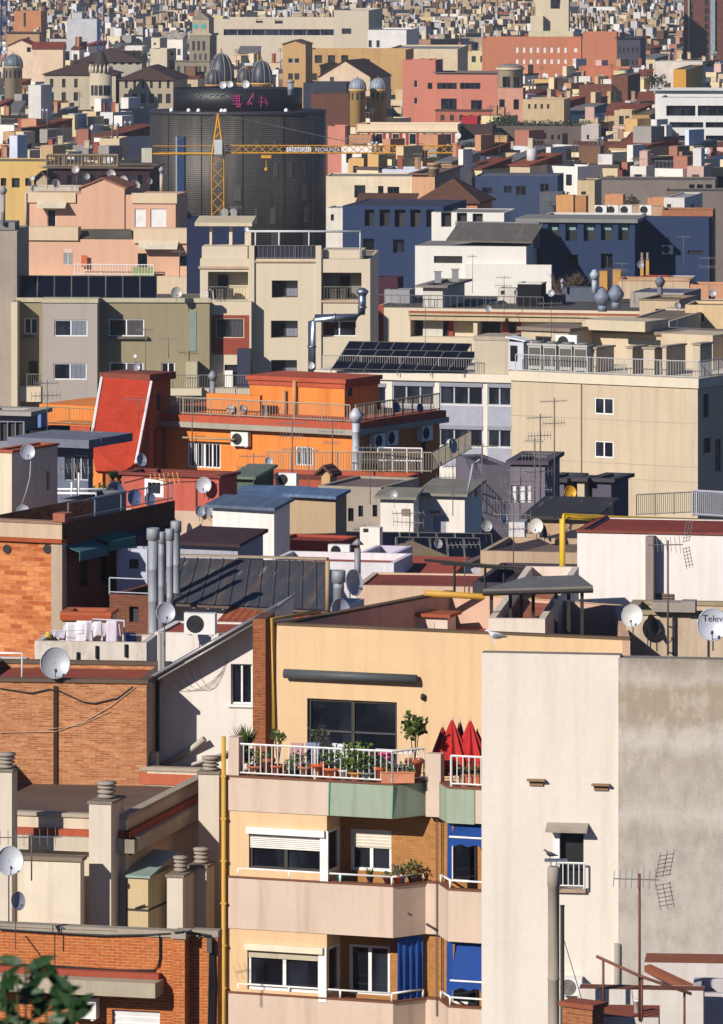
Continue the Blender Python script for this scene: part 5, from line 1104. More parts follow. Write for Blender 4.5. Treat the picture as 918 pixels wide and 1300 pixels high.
for i, (px, l_) in enumerate(((683,'first big cooling unit from the left on the beige roof'),(702,'second big cooling unit on the beige roof'),(722,'third big cooling unit on the beige roof'),(741,'fourth big cooling unit, beside the chimney walls'))):
    p = b.at(px, 474, 1.0); e = empty('cooling_unit', l_, 'cooling unit', V((p.x,p.y,b.O.z+zt)), -b.th, 'cooling units on the beige roof'); w_ = .42; h_ = 1.45
    m = MB(); m.box(-w_, w_, -.4, .4, .1, h_); m.box(-w_-.05, w_+.05, -.45, .45, h_+.002, h_+.12); m.box(-w_,-w_+.1,-.4,.4,0,.1); m.box(w_-.1,w_,-.4,.4,0,.1); m.obj('casing', pl('bab8b0',.08,.2), e); g = MB(); g.box(-w_+.06,w_-.06,-.42,-.402,.3,h_-.12); g.obj('coil_grille', flat('5a564c',.7), e); f_ = MB(); f_.lathe([(.33,h_+.122),(.36,h_+.22),(.3,h_+.24),(.05,h_+.2)], n=14); f_.obj('fan', flat('7a7a78'), e)
c = b.at(722,438,3.5); aircon(V((c.x,c.y,c.z-.3)), -b.th, 'grey cooling box standing higher behind the four big units', 1.4, .9)
e = empty('kiosk', 'small glazed kiosk with antennas at the left end of the beige roof', 'kiosk', b.w(b.X(655,.6),.6,zt), -b.th); m = MB(); m.box(-.5,.5,0,.8,0,1.6); m.obj('cabinet', flat('c4c6ca',.5), e); m = MB(); m.slab([(-.6,-.2,1.85),(.7,-.2,1.65),(.7,1,1.65),(-.6,1,1.85)],(0,0,.06)); m.obj('top', WHITE(), e); m = MB(); m.box(-.35,.1,-.04,-.003,.5,1.4); m.obj('pane', glass(), e)
# ================================================================ white office with long windows and solar roof
b = Wb = house('office_building', 'cream office block with wide grey framed windows and lilac grey panels', 400, 652, 486, 375, 18, pl('e2dccc',.06,.12), wins=[(448,487,490,513,'g3'),(498,486,551,514,'g3'),(558,487,613,514,'g3'),(619,488,649,515,'g2'),(545,541,551,566,'-'),(558,541,613,567,'g3'),(619,542,649,568,'g2'),(498,540,551,566,'g3')], depth=9, roof='c8beac', par=.02, rev=.2)
for q in ((448,514,490,539),(498,514.5,551,539),(558,515,613,540),(619,516,649,541),(558,568,613,592),(619,569,649,593)):
    c = b.rect(q); m = MB(); m.box(c[0],c[1],-.03,-.003,c[2],c[3]); b.o('spandrel', m, flat('a2a4ae',.6))
for q in ((448,486,490,491),(498,485,551,490),(558,486,613,491),(619,487,649,492),(558,540,613,545),(619,541,649,546)):
    c = b.rect(q); m = MB(); m.box(c[0],c[1],-.06,.1,c[2],c[3]); b.o('blind_box', m, flat('8c8e96',.6))
m = MB(); m.box(b.W, .2, -.2, b.d, b.z0+.003, b.z0+.5); b.o('cornice', m, pl('e4d8c0',.05,.15))
zt = b.z0+.505
railing(b, [(b.X(410),-.05,zt),(b.X(607),-.05,zt)], .95, flat('b8b4ac',.5), 2.4, .15, .014)
m = MB(); y_ = .5; m.box(b.X(602.5,y_), b.X(646,y_), y_, y_+3, zt, b.f(620,432,y_)[1]); b.o('roof_box', m, pl('c0b29a',.06,.2)); m = MB(); m.box(b.X(602,y_)-.05, b.X(646.5,y_)+.05, y_-.05, y_+3.1, b.f(620,432,y_)[1]+.003, b.f(620,427,y_)[1]); b.o('roof_box_top', m, pl('b4a690'))
solar('solar_panel', 'lower row of black solar panels on the office roof', 378, 16, 421, 590, 443, 468, 8, -10); solar('solar_panel', 'upper row of black solar panels on the office roof', 384, 16, 428, 584, 433, 458, 8, -8)
# steel duct on the cream building
e = empty('steel_duct', 'shiny steel duct elbowing up the cream building to the roof', 'duct', P(396,470,400)); o_ = e.location
m = MB(); m.path([P(396,475,399)-o_, P(396,408,399)-o_, P(400,404,399)-o_, P(452,403,399)-o_, P(459,398,399)-o_, P(460,384,399)-o_, P(460,372,399)-o_], .26, 12); m.obj('duct', metal('a4acb8',.25,.95), e)
for px, py in ((396,440),(425,403.5),(460,390)):
    m = MB(); p = P(px,py,399)-o_; ax = V((.05,0,0)) if px == 425 else V((0,0,.05)); m.tube(p-ax, p+ax, .31, 12); m.obj('flange', metal('8c929c',.3,.9), e)
m = MB(); p = P(460,373,399)-o_; m.lathe([(.28,p.z-.1),(.42,p.z+.12),(.42,p.z+.2),(.15,p.z+.4)], (p.x,p.y), 12); m.obj('cowl', metal('a4acb8',.3,.9), e)
dish(P(395,464,396), .24, 'white dish at the foot of the shiny steel duct', 10, 8, 'd0d0ce', .5)
# ================================================================ UPPER MIDDLE: olive block, cream block, long loggia block
olive = pl('9a8f70', .07, .16, .5); greyr = pl('b0a69a', .06, .15, .5); creamw = pl('d8c9ac', .05, .13, .5)
b = house('olive_apartment_block', 'olive green apartment block with a projecting grey bay and white windows', 22, 266, 384, 430, 3, olive, wins=[(31,404,48,424,'a2'),(138,405,183,427,'a2c'),(139,460,182,482,'a2c'),(205,460,222,478,'a2'),(36,458,48,492,'d2')], depth=10, roof='6a6660', par=.02, rev=.2)
m = MB(); y_ = -1.9; xa, xb_ = b.X(54,y_), b.X(123.5,y_); H = [b.rect((69,406,111,427),y_), b.rect((68,461,110,482),y_)]; zt_ = b.f(90,384,y_)[1]-.02
m.grid(lambda a,z,q:(a,y_+q,z), xa, xb_, 0, zt_, H, .2)
for x in (xa, xb_): m.face([(x,y_,0),(x,-.002,0),(x,-.002,zt_),(x,y_,zt_)])
m.face([(xa,y_,zt_),(xb_,y_,zt_),(xb_,0,zt_),(xa,0,zt_)]); m.face([(xa,y_,0),(xb_,y_,0),(xb_,0,0),(xa,0,0)]); b.o('bay', m, greyr)
for h in H: window(b, lambda a,z,q:(a,y_+q,z), *h, 'a2c', .12)
m = MB(); m.box(b.W-.1,.1,-.15,.3,b.z0+.003,b.z0+.3); m.box(xa-.06,xb_+.06,y_-.1,-.153,zt_+.003,zt_+.3); b.o('cornice', m, pl('c4bc9c'))
q = b.rect((241,395,249,446)); m = MB(); m.box(q[0],q[1],-.04,-.003,q[2],q[3]); b.o('glass_blocks', m, flat('8a9a90',.3))
m = MB(); q = b.rect((139,427,188,430)); m.box(q[0],q[1],-.3,-.003,q[2],q[3]); q = b.rect((28,426,44,428)); m.box(q[0],q[1],-.25,-.003,q[2],q[3]); b.o('sill', m, pl('6a6458'))
m = MB(); m.box(b.X(20),b.X(54)-.02,-1.0,-.003,b.f(30,510,-1.)[1],b.f(30,491,-1.)[1]); b.o('balcony', m, creamw)
railing(b, [(b.X(36),-1.0,b.f(30,491,-1.)[1]),(b.X(53),-1.0,b.f(30,491,-1.)[1])], .9, flat('8a8478'), 1, .16, .014)
m = MB(); m.box(b.X(156),b.X(258),-1.6,-.003,b.f(200,502,-1.6)[1],b.f(200,493,-1.6)[1]); b.o('terrace_slab', m, creamw)
railing(b, [(b.X(156),-1.55,b.f(200,493,-1.6)[1]),(b.X(320),-1.55,b.f(200,493,-1.6)[1])], .95, flat('8a8478'), 1.6, .17, .015)
m = MB(); m.box(b.X(238,-.02),b.X(252,-.02),-1.2,-.003,b.l(245,492).z,b.l(245,458).z); b.o('partition', m, pl('c4bc9c'))
house('cream_pillar', 'narrow sunlit cream wall strip left of the olive block', 14, 22, 383, 429, 3, creamw, depth=6, roof='8a8070', par=0)
solar('solar_panel', 'long row of big dark solar collectors on the olive block roof', 431.2, 3, 26, 200, 350, 381, 8, 3, tilt=42)
for px in (60, 116, 143): pass
dish(P(224,372,429), .42, 'large grey dish on the olive block roof beside the cream block', 10, 14, 'b0aca4', .7)
antmast(P(214,455,428.5), 1.5, 'aerial on a short mast in front of the olive wall', arms=1); antmast(P(228,352,432), 2.0, 'thin aerial on the olive roof behind the large dish', arms=1)
e = empty('ladder_rail', 'white looped ladder rail on the roof right of the large dish', 'ladder', P(256,383,431)); m = MB()
for x in (0,.35): m.path([(x,0,0),(x,0,.7),(x+.25,.1,.9),(x+.45,.2,.7),(x+.5,.2,0)], .03, 5)
for z in (.2,.45,.68): m.tube((0,0,z),(.35,0,z),.025,5)
m.obj('rail', WHITE(), e)
b = house('left_border_tower', 'plain pale grey-brown tower wall at the left border with a fluted pole', -20, 21.5, 293, 431, 3, 'a89c8c', depth=8, roof='8a8070', par=.05)
m = MB(); m.box(b.X(-20), b.X(17), 1, 4, b.z0+.003, b.l(5,283).z); b.o('roof_block', m, pl('8a8684')); flue(b.at(4,285,.8), 2.2, .16, 'thin grey flue on the tower at the left border', 'cowl')
# red brick fronted strip and cream block
b = house('red_panel_house', 'narrow cream and brick-red fronted house beside the olive block', 266, 319, 383, 431, 3, creamw, wins=[(275,405,309,428,'n2c'),(285,463,310,492,'o')], depth=8, roof='8a8070', par=.02, rev=.25)
q = b.rect((269,400,316,450)); w_ = b.rect((274,404,310,429)); m = MB(); rc = pl('9c4c3a',.1,.2)
m.box(q[0],w_[0],-.03,-.003,q[2],q[3]); m.box(w_[1],q[1],-.03,-.003,q[2],q[3]); m.box(w_[0],w_[1],-.03,-.003,q[2],w_[2]); m.box(w_[0],w_[1],-.03,-.003,w_[3],q[3]); b.o('red_panel', m, rc)
m = MB(); m.box(b.X(303),b.X(320),-1.6,-.003,b.l(310,492).z,b.l(310,442).z); b.o('side_box', m, flat('2c3448',.7)); m = MB(); q = b.rect((286,470,296,492)); m.box(q[0],q[1],-.5,-.01,q[2],q[3]); b.o('cupboard', m, WHITE())
m = MB(); m.box(b.X(257),b.X(322),-1.8,-.003,b.f(290,505,-1.8)[1],b.f(290,493,-1.8)[1]); b.o('terrace_slab', m, creamw)
# cream block
b = Kc = house('cream_balcony_block', 'tall cream block with a glass-railed roof terrace and recessed balconies', 254, 470, 329, 431.6, 3, creamw, wins=[(264,345,315,381,'-'),(345,356,378,378,'n2c'),(344,407,378,429,'n2c'),(344,457,377,475,'n2c'),(408,346,459,381,'-'),(408,407,452,428,'a2')], depth=12, roof='9a8a74', par=.02, rev=1.6)
for q in ((264,345,315,381),(408,346,459,381)):
    c = b.rect(q); m = MB(); m.face([(c[0],1.6,c[2]),(c[1],1.6,c[2]),(c[1],1.6,c[3]),(c[0],1.6,c[3])]); b.o('loggia_back', m, pl('d4c6a4' if q[0] < 300 else '8a8680',.05,.1))
    for x0, x1 in (((277,290),) if q[0] < 300 else ((432,445),)):
        d0, d1 = b.X(x0,1.6), b.X(x1,1.6); window(b, lambda a,z,q_:(a,1.5+q_,z), d0, d1, c[2]+.1, c[2]+1.7, 'n1', .06, name='balcony_door')
    m = MB(); m.box(c[0]+.6,c[0]+1.1,.6,1.1,c[2],c[2]+.75); m.box(c[0]+1.3,c[0]+1.75,.6,1.0,c[2],c[2]+.8); b.o('balcony_box', m, flat('4a4640',.8))
    railing(b, [(c[0],.05,c[2]),(c[1],.05,c[2])], .95, flat('9a9484',.5), 2, .2, .012)
m = MB()
for q in ((252,383,318,386),(404,381,462,384),(252,338,318,341),(320,331,404,333)):
    c = b.rect(q); m = MB(); m.box(c[0],c[1],-.12,-.003,c[2],c[3]); b.o('string_course', m, pl('c8ab8c'))
m = MB(); m.box(b.X(316),b.X(323),-.15,.6,b.l(320,470).z,b.l(320,312).z); m.box(b.X(401),b.X(408),-.15,.6,b.l(404,470).z,b.l(404,312).z); b.o('pilaster', m, creamw)
zt = b.z0+.003; zr1 = b.l(360,312).z
m = MB(); m.box(b.X(323)+.02,b.X(401)-.02,.1,.15,zt,zr1); b.o('glass_rail', m, flat('3a3c44',.25,0,.1)); railing(b, [(b.X(323),.0,zt),(b.X(401),.0,zt)], zr1-zt, flat('8c8a84',.5), 1.3, .3, .012)
m = MB()
za = b.l(390,294).z
m.tube((b.X(312),.3,za),(b.X(458),.3,za),.09,6)
for px in (324,354,392,457): m.tube((b.X(px),.3,zt),(b.X(px),.3,za),.06,6)
b.o('pergola', m, flat('c8c8c4',.5))
m = MB(); m.box(b.X(409),b.X(461),.5,4,zt,b.l(440,318).z); b.o('stair_wall', m, creamw); m = MB(); m.box(b.X(256),b.X(314),.2,3,zt,b.l(280,313).z); b.o('terrace_wall', m, creamw)
for k, (x0, x1) in enumerate(((263,266),(288,292),(308,316))): m = MB(); m.box(b.X(x0),b.X(x1),2.2,2.8,zt,b.l(280,285).z); b.o('terrace_post', m, creamw)
m = MB(); m.slab([(b.X(245),1.5,b.l(280,284).z),(b.X(318),1.5,b.l(280,284).z),(b.X(318),6,b.l(280,279).z),(b.X(245),6,b.l(280,279).z)],(0,0,-.25)); b.o('terrace_canopy', m, pl('d8c8a4'))
dish(b.at(313,291,.8), .16, 'small white dish at the left end of the pergola bar', 0, 10, 'd8d8d4', .4)
for px, l_ in ((287,'left of two round fan housings on the roof behind the cream block'),(298,'right of two round fan housings on the roof behind the cream block')):
    e = empty('roof_fan', l_, 'roof fan', P(px,276,452), R(-20), 'round fan housings'); m = MB(); M_ = [(.28,-.3),(.33,-.3),(.33,.3),(.28,.3)]; rings = [[(r_*math.cos(t), y, .35+r_*math.sin(t)) for t in (6.283*i/16 for i in range(16))] for r_, y in M_]; m.loft(rings); m.obj('housing', metal('8a8680',.5,.6), e); g = MB(); g.face([(.27*math.cos(6.283*i/16),-.1,.35+.27*math.sin(6.283*i/16)) for i in range(16)]); g.obj('fan', DARK(), e)
house('blue_roof_edge', 'flat dark blue roof edge under the two fan housings', 237, 312, 279, 450, 3, '2a3450', depth=6, roof='2c3448', par=.02)
# peach terraced block
peach = pl('d8ac8e', .06, .16, .5); peachc = pl('d8c2a0', .06, .16, .5)
b = house('peach_terraced_block', 'peach stepped block with cream parapets and many roof dishes', 22, 249, 322, 465, 7, peach, wins=[(81,316,92,336,'b2'),(175,318,187,339,'n1'),(228,325,238,338,'d1')], depth=10, roof='9a6a54', par=.05, base=8)
zt = b.z0
m = MB(); m.box(b.W-.1,b.X(98)+.1,-.2,1.2,b.f(60,305,-.2)[1],b.f(60,288,-.2)[1]); b.o('cream_parapet', m, peachc); m = MB(); m.box(b.X(170),.1,-.2,1.2,b.f(210,309,-.2)[1],b.f(210,290,-.2)[1]); b.o('cream_parapet', m, peachc)
m = MB(); m.box(b.W,0,.01,8,zt-.01,b.f(140,304,.01)[1]); b.o('upper_floor', m, peach)
y_ = 2.4; up = MB(); H = [b.rect((60,266,71,288),y_), b.rect((120,271,141,289),y_), b.rect((171,265,185,288),y_), b.rect((191,265,211,288),y_)]
up.grid(lambda a,z,q:(a,y_+q,z), b.X(33,y_), b.X(223,y_), zt, b.f(128,247,y_)[1], H, .2); up.face([(b.X(223,y_),y_,zt),(b.X(223,y_),y_+6,zt),(b.X(223,y_),y_+6,b.f(128,247,y_)[1]),(b.X(223,y_),y_,b.f(128,247,y_)[1])]); z2 = b.f(128,247,y_)[1]; up.face([(b.X(33,y_),y_,z2),(b.X(223,y_),y_,z2),(b.X(223,y_),y_+6,z2),(b.X(33,y_),y_+6,z2)]); up.face([(b.X(33,y_),y_,zt),(b.X(33,y_),y_+6,zt),(b.X(33,y_),y_+6,z2),(b.X(33,y_),y_,z2)]); b.o('upper_wall', up, peach)
window(b, lambda a,z,q:(a,y_+q,z), *H[0], 'a1', .1); window(b, lambda a,z,q:(a,y_+q,z), *H[1], 'b2', .1); window(b, lambda a,z,q:(a,y_+q,z), *H[2], 's', .1); window(b, lambda a,z,q:(a,y_+q,z), *H[3], 's', .1)
m = MB(); m.box(b.X(33,y_-.15)-.1,b.X(96,y_-.15),y_-.15,y_-.003,b.f(60,257,y_)[1],z2+.15); b.o('cream_band', m, peachc); m = MB(); m.box(b.X(167,y_-.15),b.X(223,y_-.15)+.1,y_-.15,y_-.003,b.f(200,258,y_)[1],z2+.15); b.o('cream_band', m, peachc)
m = MB(); y2 = y_-.12; xa, xb_ = b.X(103,y2), b.X(158,y2); xm = (xa+xb_)/2; zc = b.f(130,238,y2)[1]; zp_ = b.f(130,227,y2)[1]; m.prism([(xa,y2),(xb_,y2),(xb_,y2+5),(xa,y2+5)], zt, zc)
for yy in (y2, y2+5): m.face([(xa,yy,zc),(xb_,yy,zc),(xm,yy,zp_)])
b.o('central_gable', m, peach); m = MB(); m.slab([(xa-.2,y2-.15,zc-.1),(xm,y2-.15,zp_),(xm,y2+5,zp_),(xa-.2,y2+5,zc-.1)],(0,0,.12)); m.slab([(xm,y2-.15,zp_),(xb_+.2,y2-.15,zc-.1),(xb_+.2,y2+5,zc-.1),(xm,y2+5,zp_)],(0,0,.12)); b.o('gable_roof', m, pl('a06a50'))
m = MB(); m.slab([b.l(99,303,.3),b.l(168,303,.3),b.l(166,292,2.2),b.l(100,292,2.2)],(0,0,.08)); b.o('terrace_awning', m, pl('5a5850',.3))
for q, y0 in (((47,257,84,264),y_),((176,307,226,316),0)):
    c = b.rect(q, y0-.5); m = MB(); m.slab([(c[0],y0-1.0,c[2]),(c[1],y0-1.0,c[2]),(c[1],y0-.2,c[3]),(c[0],y0-.2,c[3])],(0,0,.05)); b.o('striped_awning', m, pl('d8ccb0'))
m = MB(); m.path([b.l(33,245,2.2), b.l(33,288,2.2)], .08, 6); m.tube(b.l(205,243,3.5), b.l(205,222,3.5), .14, 8); b.o('pipe', m, pl('c8b8a4'))
m = MB(); c = b.rect((168,339,195,352),-1.); m.box(c[0],c[1],-1.0,-.9,c[2],c[3]); b.o('green_screen', m, pl('8a9a60')); railing(b, [(b.X(95,-1.),-1.,b.f(130,349,-1.)[1]),(b.X(195,-1.),-1.,b.f(130,349,-1.)[1])], .8, WHITE(), 2, .22, .02)
m = MB(); m.box(b.W,b.X(285),-1.2,-.003,b.z0-8,b.f(60,350,-1.)[1]+.02); b.o('lower_terrace', m, peachc)
garment(b.at(107,324,-.3), 0, 'striped orange towel hanging at the peach terrace door', .5, .9, 'c0603a', sleeves=False)
for px, py, r_, az, l_, D_ in ((141,221,.36,12,'big dish above the peach gable, highest in the row',474),(157,229,.36,-12,'big pale dish facing left above the peach gable',474),(172,235,.38,30,'big tilted dish right of the peach gable',474),(190,230,.25,40,'smaller dish at the right end of the peach roof row',476),(110,224,.26,25,'middle-sized dish left of the peach gable',476),(96,215,.32,-5,'upper grey dish over the left peach roof',478),(99,228,.34,60,'dish turned sideways below the upper grey dish',476),(71,233,.36,40,'blue shaded dish at the left of the peach roof',474),(41,226,.24,-20,'small dish at the far left of the peach roof row',476),(42,240,.2,30,'tiny dish at the left end of the peach roof',474)):
    dish(P(px,py,D_), r_, l_, az, 12, 'b8b4ac', .8)
antmast(P(140,244,476), 2.6, 'thin aerial mast on the peach roof behind the gable', arms=1); flue(P(205,222,478)-V((0,0,1.2)), 1.4, .13, 'thin flue at the right end of the peach roof', 'cowl')
house('grey_gable_hut', 'small gabled hut between dishes at the left of the peach roof', 46, 60, 227, 485, 8, 'b8a48c', xs=70, roof='6a5a4c', par=0, roofshape='gable', rise=.5, depth=3)
house('roof_wall', 'pale low rooftop wall under the left dishes', 35, 100, 237, 480, 8, 'ccc0ac', depth=3, roof='8a7a6a', par=.1)
# white-blue terrace house right of peach (250-310 handled) ; long loggia building
b = house('long_loggia_block', 'long cream block with recessed loggias, brick-red panels and a cluttered flat roof', 470, 1000, 398, 455, 13, creamw, wins=[(521,403,601,428,'-'),(606,404,688,429,'-'),(693,406,775,431,'-')], depth=16, roof='5a5650', par=.05, rev=1.5)
for q in ((521,403,601,428),(606,404,688,429),(693,406,775,431)):
    c = b.rect(q); w_ = c[1]-c[0]; m = MB(); m.face([(c[0],1.5,c[2]-.5),(c[1],1.5,c[2]-.5),(c[1],1.5,c[3]),(c[0],1.5,c[3])]); b.o('loggia_back', m, creamw)
    m = MB(); m.box(c[0]+w_*.34,c[0]+w_*.62,1.3,1.49,c[2],c[3]-.1); b.o('red_panel', m, pl('9c4c3a',.1,.2))
    fn = lambda a,z,q_:(a,1.22+q_,z); window(b, fn, c[0]+w_*.44, c[0]+w_*.54, c[2], c[3]-.4, 'n1', .05, name='balcony_door'); window(b, lambda a,z,q_:(a,1.38+q_,z), c[0]+.1, c[0]+w_*.3, c[2], c[3]-.3, 'n3', .06)
m = MB(); m.box(b.X(470),b.X(487),-.04,-.003,b.l(480,435).z,b.l(480,387).z); b.o('red_panel', m, pl('9c4c3a',.1,.2))
m = MB(); m.box(b.X(520),0,-.5,-.003,b.z0-.5,b.z0-.36); m.box(b.X(520),0,-.3,-.003,b.z0-.9,b.z0-.503); b.o('cornice', m, pl('c8b490')); m = MB(); m.box(b.X(520),0,-.32,-.1,b.z0-.355,b.z0-.2); b.o('red_line', m, pl('9a5a44'))
zt = b.z0-.05
railing(b, [(b.X(472,.4),.4,zt),(b.X(690,.4),.4,zt)], 1.0, flat('7a7a78',.5), 2.2, .5, .015)
b2 = house('roof_hut', 'small white roof hut with an overhanging slab on the loggia block', 537, 562, 365, 462, 13, 'd0ccc0', xs=590, roof='6a6460', par=0, cap='8a8278', capw=.5)
for px, y0, y1 in ((556,344,357),(578,341,356)): 
    e = empty('roof_vent', 'left boxy metal vent on the roof hut slab' if px == 556 else 'right boxy metal vent on the roof hut slab', 'roof vent', P(px,y1+2,464), 0, 'boxy roof vents'); m = MB(); h_ = (y1-y0)*464/F; m.box(-.25,.25,-.25,.25,0,h_); m.obj('box', metal('9a9a9c',.5,.5), e); m = MB(); m.box(-.33,.33,-.33,.33,h_+.05,h_+.1); m.obj('cap', metal('8a8a8c',.5,.5), e)
b2 = house('plant_screen', 'black louvred plant screen framed in white on the loggia roof', 657, 687, 361, 464, 13, '1c1c20', depth=2, roof='3a3a3c', par=.02, cap='d8d4c8'); 
house('plant_room', 'grey ventilation plant room on the loggia roof', 686, 712, 375, 466, 13, '6a6a70', depth=2, roof='5a5a5c', par=.05); house('plant_room', 'long grey plant box right of the black louvred screen', 714, 760, 366, 470, 13, '5c6470', depth=2, roof='4a4c50', par=.05)
house('plant_room', 'white bright box with small windows left of the black louvred screen', 632, 655, 366, 468, 13, 'cfc9bc', depth=2, roof='8a8680', par=.05, wins=[(636,369,641,374,'o')])
house('dark_roof_store', 'dark purple brown store behind the hut on the loggia roof', 476, 505, 352, 470, 13, '4a2a38', depth=2, roof='3a2830', par=.05); house('pale_roof_store', 'small white and pink store at the left of the loggia roof', 488, 520, 368, 468, 13, '9a9a9c', depth=2, roof='7a7a7c', par=.05)
flue(P(755,368,466)-V((0,0,.2)), 1.0, .22, 'silver flue with a wide cowl on the loggia roof', 'cowl', 'a8b4bc'); flue(P(714,361,470)-V((0,0,.4)), .5, .1, 'tiny steel vent near the bare tree', 'cowl')
for px, py, l_ in ((765,392,'left round blue-grey fan cowl at the right end of the loggia roof'),(782,388,'right round blue-grey fan cowl with a hood')): flue(P(px,py,452)-V((0,0,.2)), .5, .35, l_, 'cowl', '7a8494')
house('tan_roof_rooms', 'tan flat roofed rooms with a small window at the right of the loggia block', 812, 862, 382, 448, 18, 'c4b090', xs=885, wins=[(832,392,840,400,'n1')], roof='7a6a58', par=.05, cap='8a7a64')
house('pale_slab_house', 'cream low house with pale roof slab at the right border above the beige block', 870, 960, 388, 440, 10, 'd8bc90', depth=5, roof='9a8064', par=.2, wins=[(884,398,894,408,'o')])
house('low_cream_house', 'low cream wall running above the tan roof rooms', 790, 850, 408, 430, 15, 'ccc0a4', depth=4, roof='7c6e5c', par=.1, xs=900); house('grey_blue_roof_house', 'grey-blue flat roof house right of the fan cowls', 800, 868, 372, 462, 16, 'a49c90', depth=4, roof='5a6074', par=.05, xs=890)
flue(P(838,375,455)-V((0,0,.6)), 1.3, .22, 'bent dark steel flue above the tan roof rooms', 'cowl', '6c7078')
# pale kiosk house with blue door (right)
house('orange_roof_house', 'orange red roof hut with round vents left of the white blue-door hut', 810, 845, 352, 500, 12, 'b84a30', xs=None, depth=3, roof='9a3c28', par=.05); house('white_blue_door_hut', 'white roof hut with a blue square shutter', 845, 876, 353, 502, 12, 'd4d0cc', wins=[(853,353,859,360,'-')], depth=3, roof='a8a4a0', par=.05, xs=884)
c = P(856,356.5,501.6); e = None
house('rusty_parapet_house', 'long pale house with rust stains and an ochre parapet at the right', 785, 875, 357, 492, 8, pl('ccb494',.15,.5), depth=4, roof='8a6a54', par=.2, cap='c89a70'); house('salmon_parapet_house', 'salmon parapet house at the right border below the blue hall', 876, 960, 362, 490, 8, pl('d09a74',.15,.4), depth=4, roof='8a6a54', par=.2, wins=[(900,375,908,388,'o')])
for px, l_ in ((815,'left of two ochre pots on the roof by the blue hall'),(822,'right of two ochre pots on the roof by the blue hall')): chim(px-2, px+2, 330, 341, 510, l_, None, 2, .8, 12, 'c89a4c', 18)
for px, py, l_ in ((766,344,'left ochre chimney box below the blue hall windows'),(783,342,'right ochre chimney box below the blue hall windows')): house('chimney_stack', l_, px-5, px+5, py, 505, 12, 'c4964c', depth=1, roof='7a6040', par=0, cat='chimney', xs=px+8)
dish(P(813,336,505), .3, 'pale dish beside ochre pots in front of the blue hall', 20, 10, 'b0b4ba', .6); antmast(P(868,352,512), 3.6, 'thin white aerial mast in front of the blue hall', arms=1)
# bare tree
e = empty('bare_tree', 'leafless brown winter tree in front of the blue hall', 'tree', V((P(712,360,530).x, 530, G(530)))); zt = P(712,338,530).z-G(530); m = MB(); rr = random.Random(11)
def branch(mb, p, d, L, r, dep):
    q = p+d*L; mb.tube(p, q, r, 5, 0, r*.65)
    if dep == 0: return
    for _ in range(3 if dep > 1 else 4):
        nd = (d+V((rr.uniform(-.7,.7), rr.uniform(-.7,.7), rr.uniform(-.15,.5)))).normalized(); branch(mb, p+d*L*rr.uniform(.5,1), nd, L*rr.uniform(.55,.8), r*.6, dep-1)
m.tube((0,0,0),(0,0,zt-4.5),.22,8,0,.16); m.obj('trunk', pl('5a4a3c'), e); m = MB()
for k in range(5): branch(m, V((0,0,zt-4.6)), V((rr.uniform(-.7,.7), rr.uniform(-.5,.5), 1)).normalized(), 2.0, .1, 4)
m.obj('crown', pl('6a5846'), e)
# ================================================================ white and blue hall
blue_ = pl('2f3e5c', .05, .12, .4); whiteh = pl('e4dfd2', .04, .1, .4)
def teeth(b, xs_, w, yt, yb, dep, mat):      # wedge-shaped light scoops cut into the wall head
    for x in xs_:
        pass
b = house('blue_hall', 'dark blue painted hall wall with a row of deep notched windows at left', 435, 563, 262, 575, 10, blue_, wins=[(463,266,475,287,'o'),(482,266,495,287,'o'),(501,266,515,288,'o'),(521,266,534,288,'o'),(541,266,553,288,'o'),(461,303,475,320,'n1'),(499,304,513,321,'n1')], depth=14, roof='3c4250', par=.05, rev=.9)
b = house('white_hall', 'low bright white hall wing with a long grey sloping roof and glazed strip', 527, 668, 313, 556, 9, whiteh, wins=[(551,325,587,334,'o')], xs=None, depth=9, roof='8a8680', par=0)
m = MB(); z = b.z0; m.slab([b.l(566,307,.3),b.l(676,309,.3),b.l(690,286,5.5),b.l(582,284,5.5)],(0,0,.15)); b.o('sloping_roof', m, corr('6e685e', rust='9a9284')); m = MB(); zz0 = b.f(640,292,5.6)[1]; zz1 = b.f(640,282,5.6)[1]; m.box(b.X(578,5.6),b.X(684,5.6),5.6,6.5,b.z0-.5,zz1); b.o('clerestory', m, pl('8a8c8a'))
for i in range(7):
    m = MB(); x0 = b.X(580+i*14.6,5.5); m.box(x0+.1,x0+.9,5.5,5.57,zz0-.1,zz1-.15); b.o('window', m, flat('9ab4ac',.2))
m = MB(); m.box(b.X(590,-.6),b.X(700,-.6),-.6,-.01,0,b.f(650,336,-.6)[1]); b.o('low_wing', m, whiteh)
b = house('white_hall', 'white notched parapet wall catching sun beside the dark blue hall', 548, 640, 270, 572, 9, whiteh, wins=[(560,269,573,288,'o'),(580,270,593,289,'o'),(600,271,613,290,'o')], depth=8, roof='8a8680', par=.05, rev=.7)
b = house('blue_hall', 'right dark blue hall with five notched windows and three square openings', 655, 806, 283, 562, 9, blue_, wins=[(696,283,710,308,'o'),(718,282,733,306,'o'),(741,281,756,306,'o'),(763,281,778,305,'o'),(785,281,799,305,'o'),(673,325,689,343,'n2'),(718,323,734,342,'n2'),(763,322,778,341,'n2')], depth=14, roof='4a4c50', par=.02, rev=.8)
m = MB()
for x0, x1 in ((696,710),(718,733),(741,756),(763,778),(785,799)):
    c = b.rect((x0+2,285,x1-2,292),.5); m.box(c[0],c[1],.5,.6,c[2],c[3])
b.o('clerestory_glass', m, flat('8aa8a0',.2)); m = MB(); m.box(b.W,.3,-.3,8,b.z0+.003,b.z0+.35); b.o('roof_slab', m, pl('8a8880'))
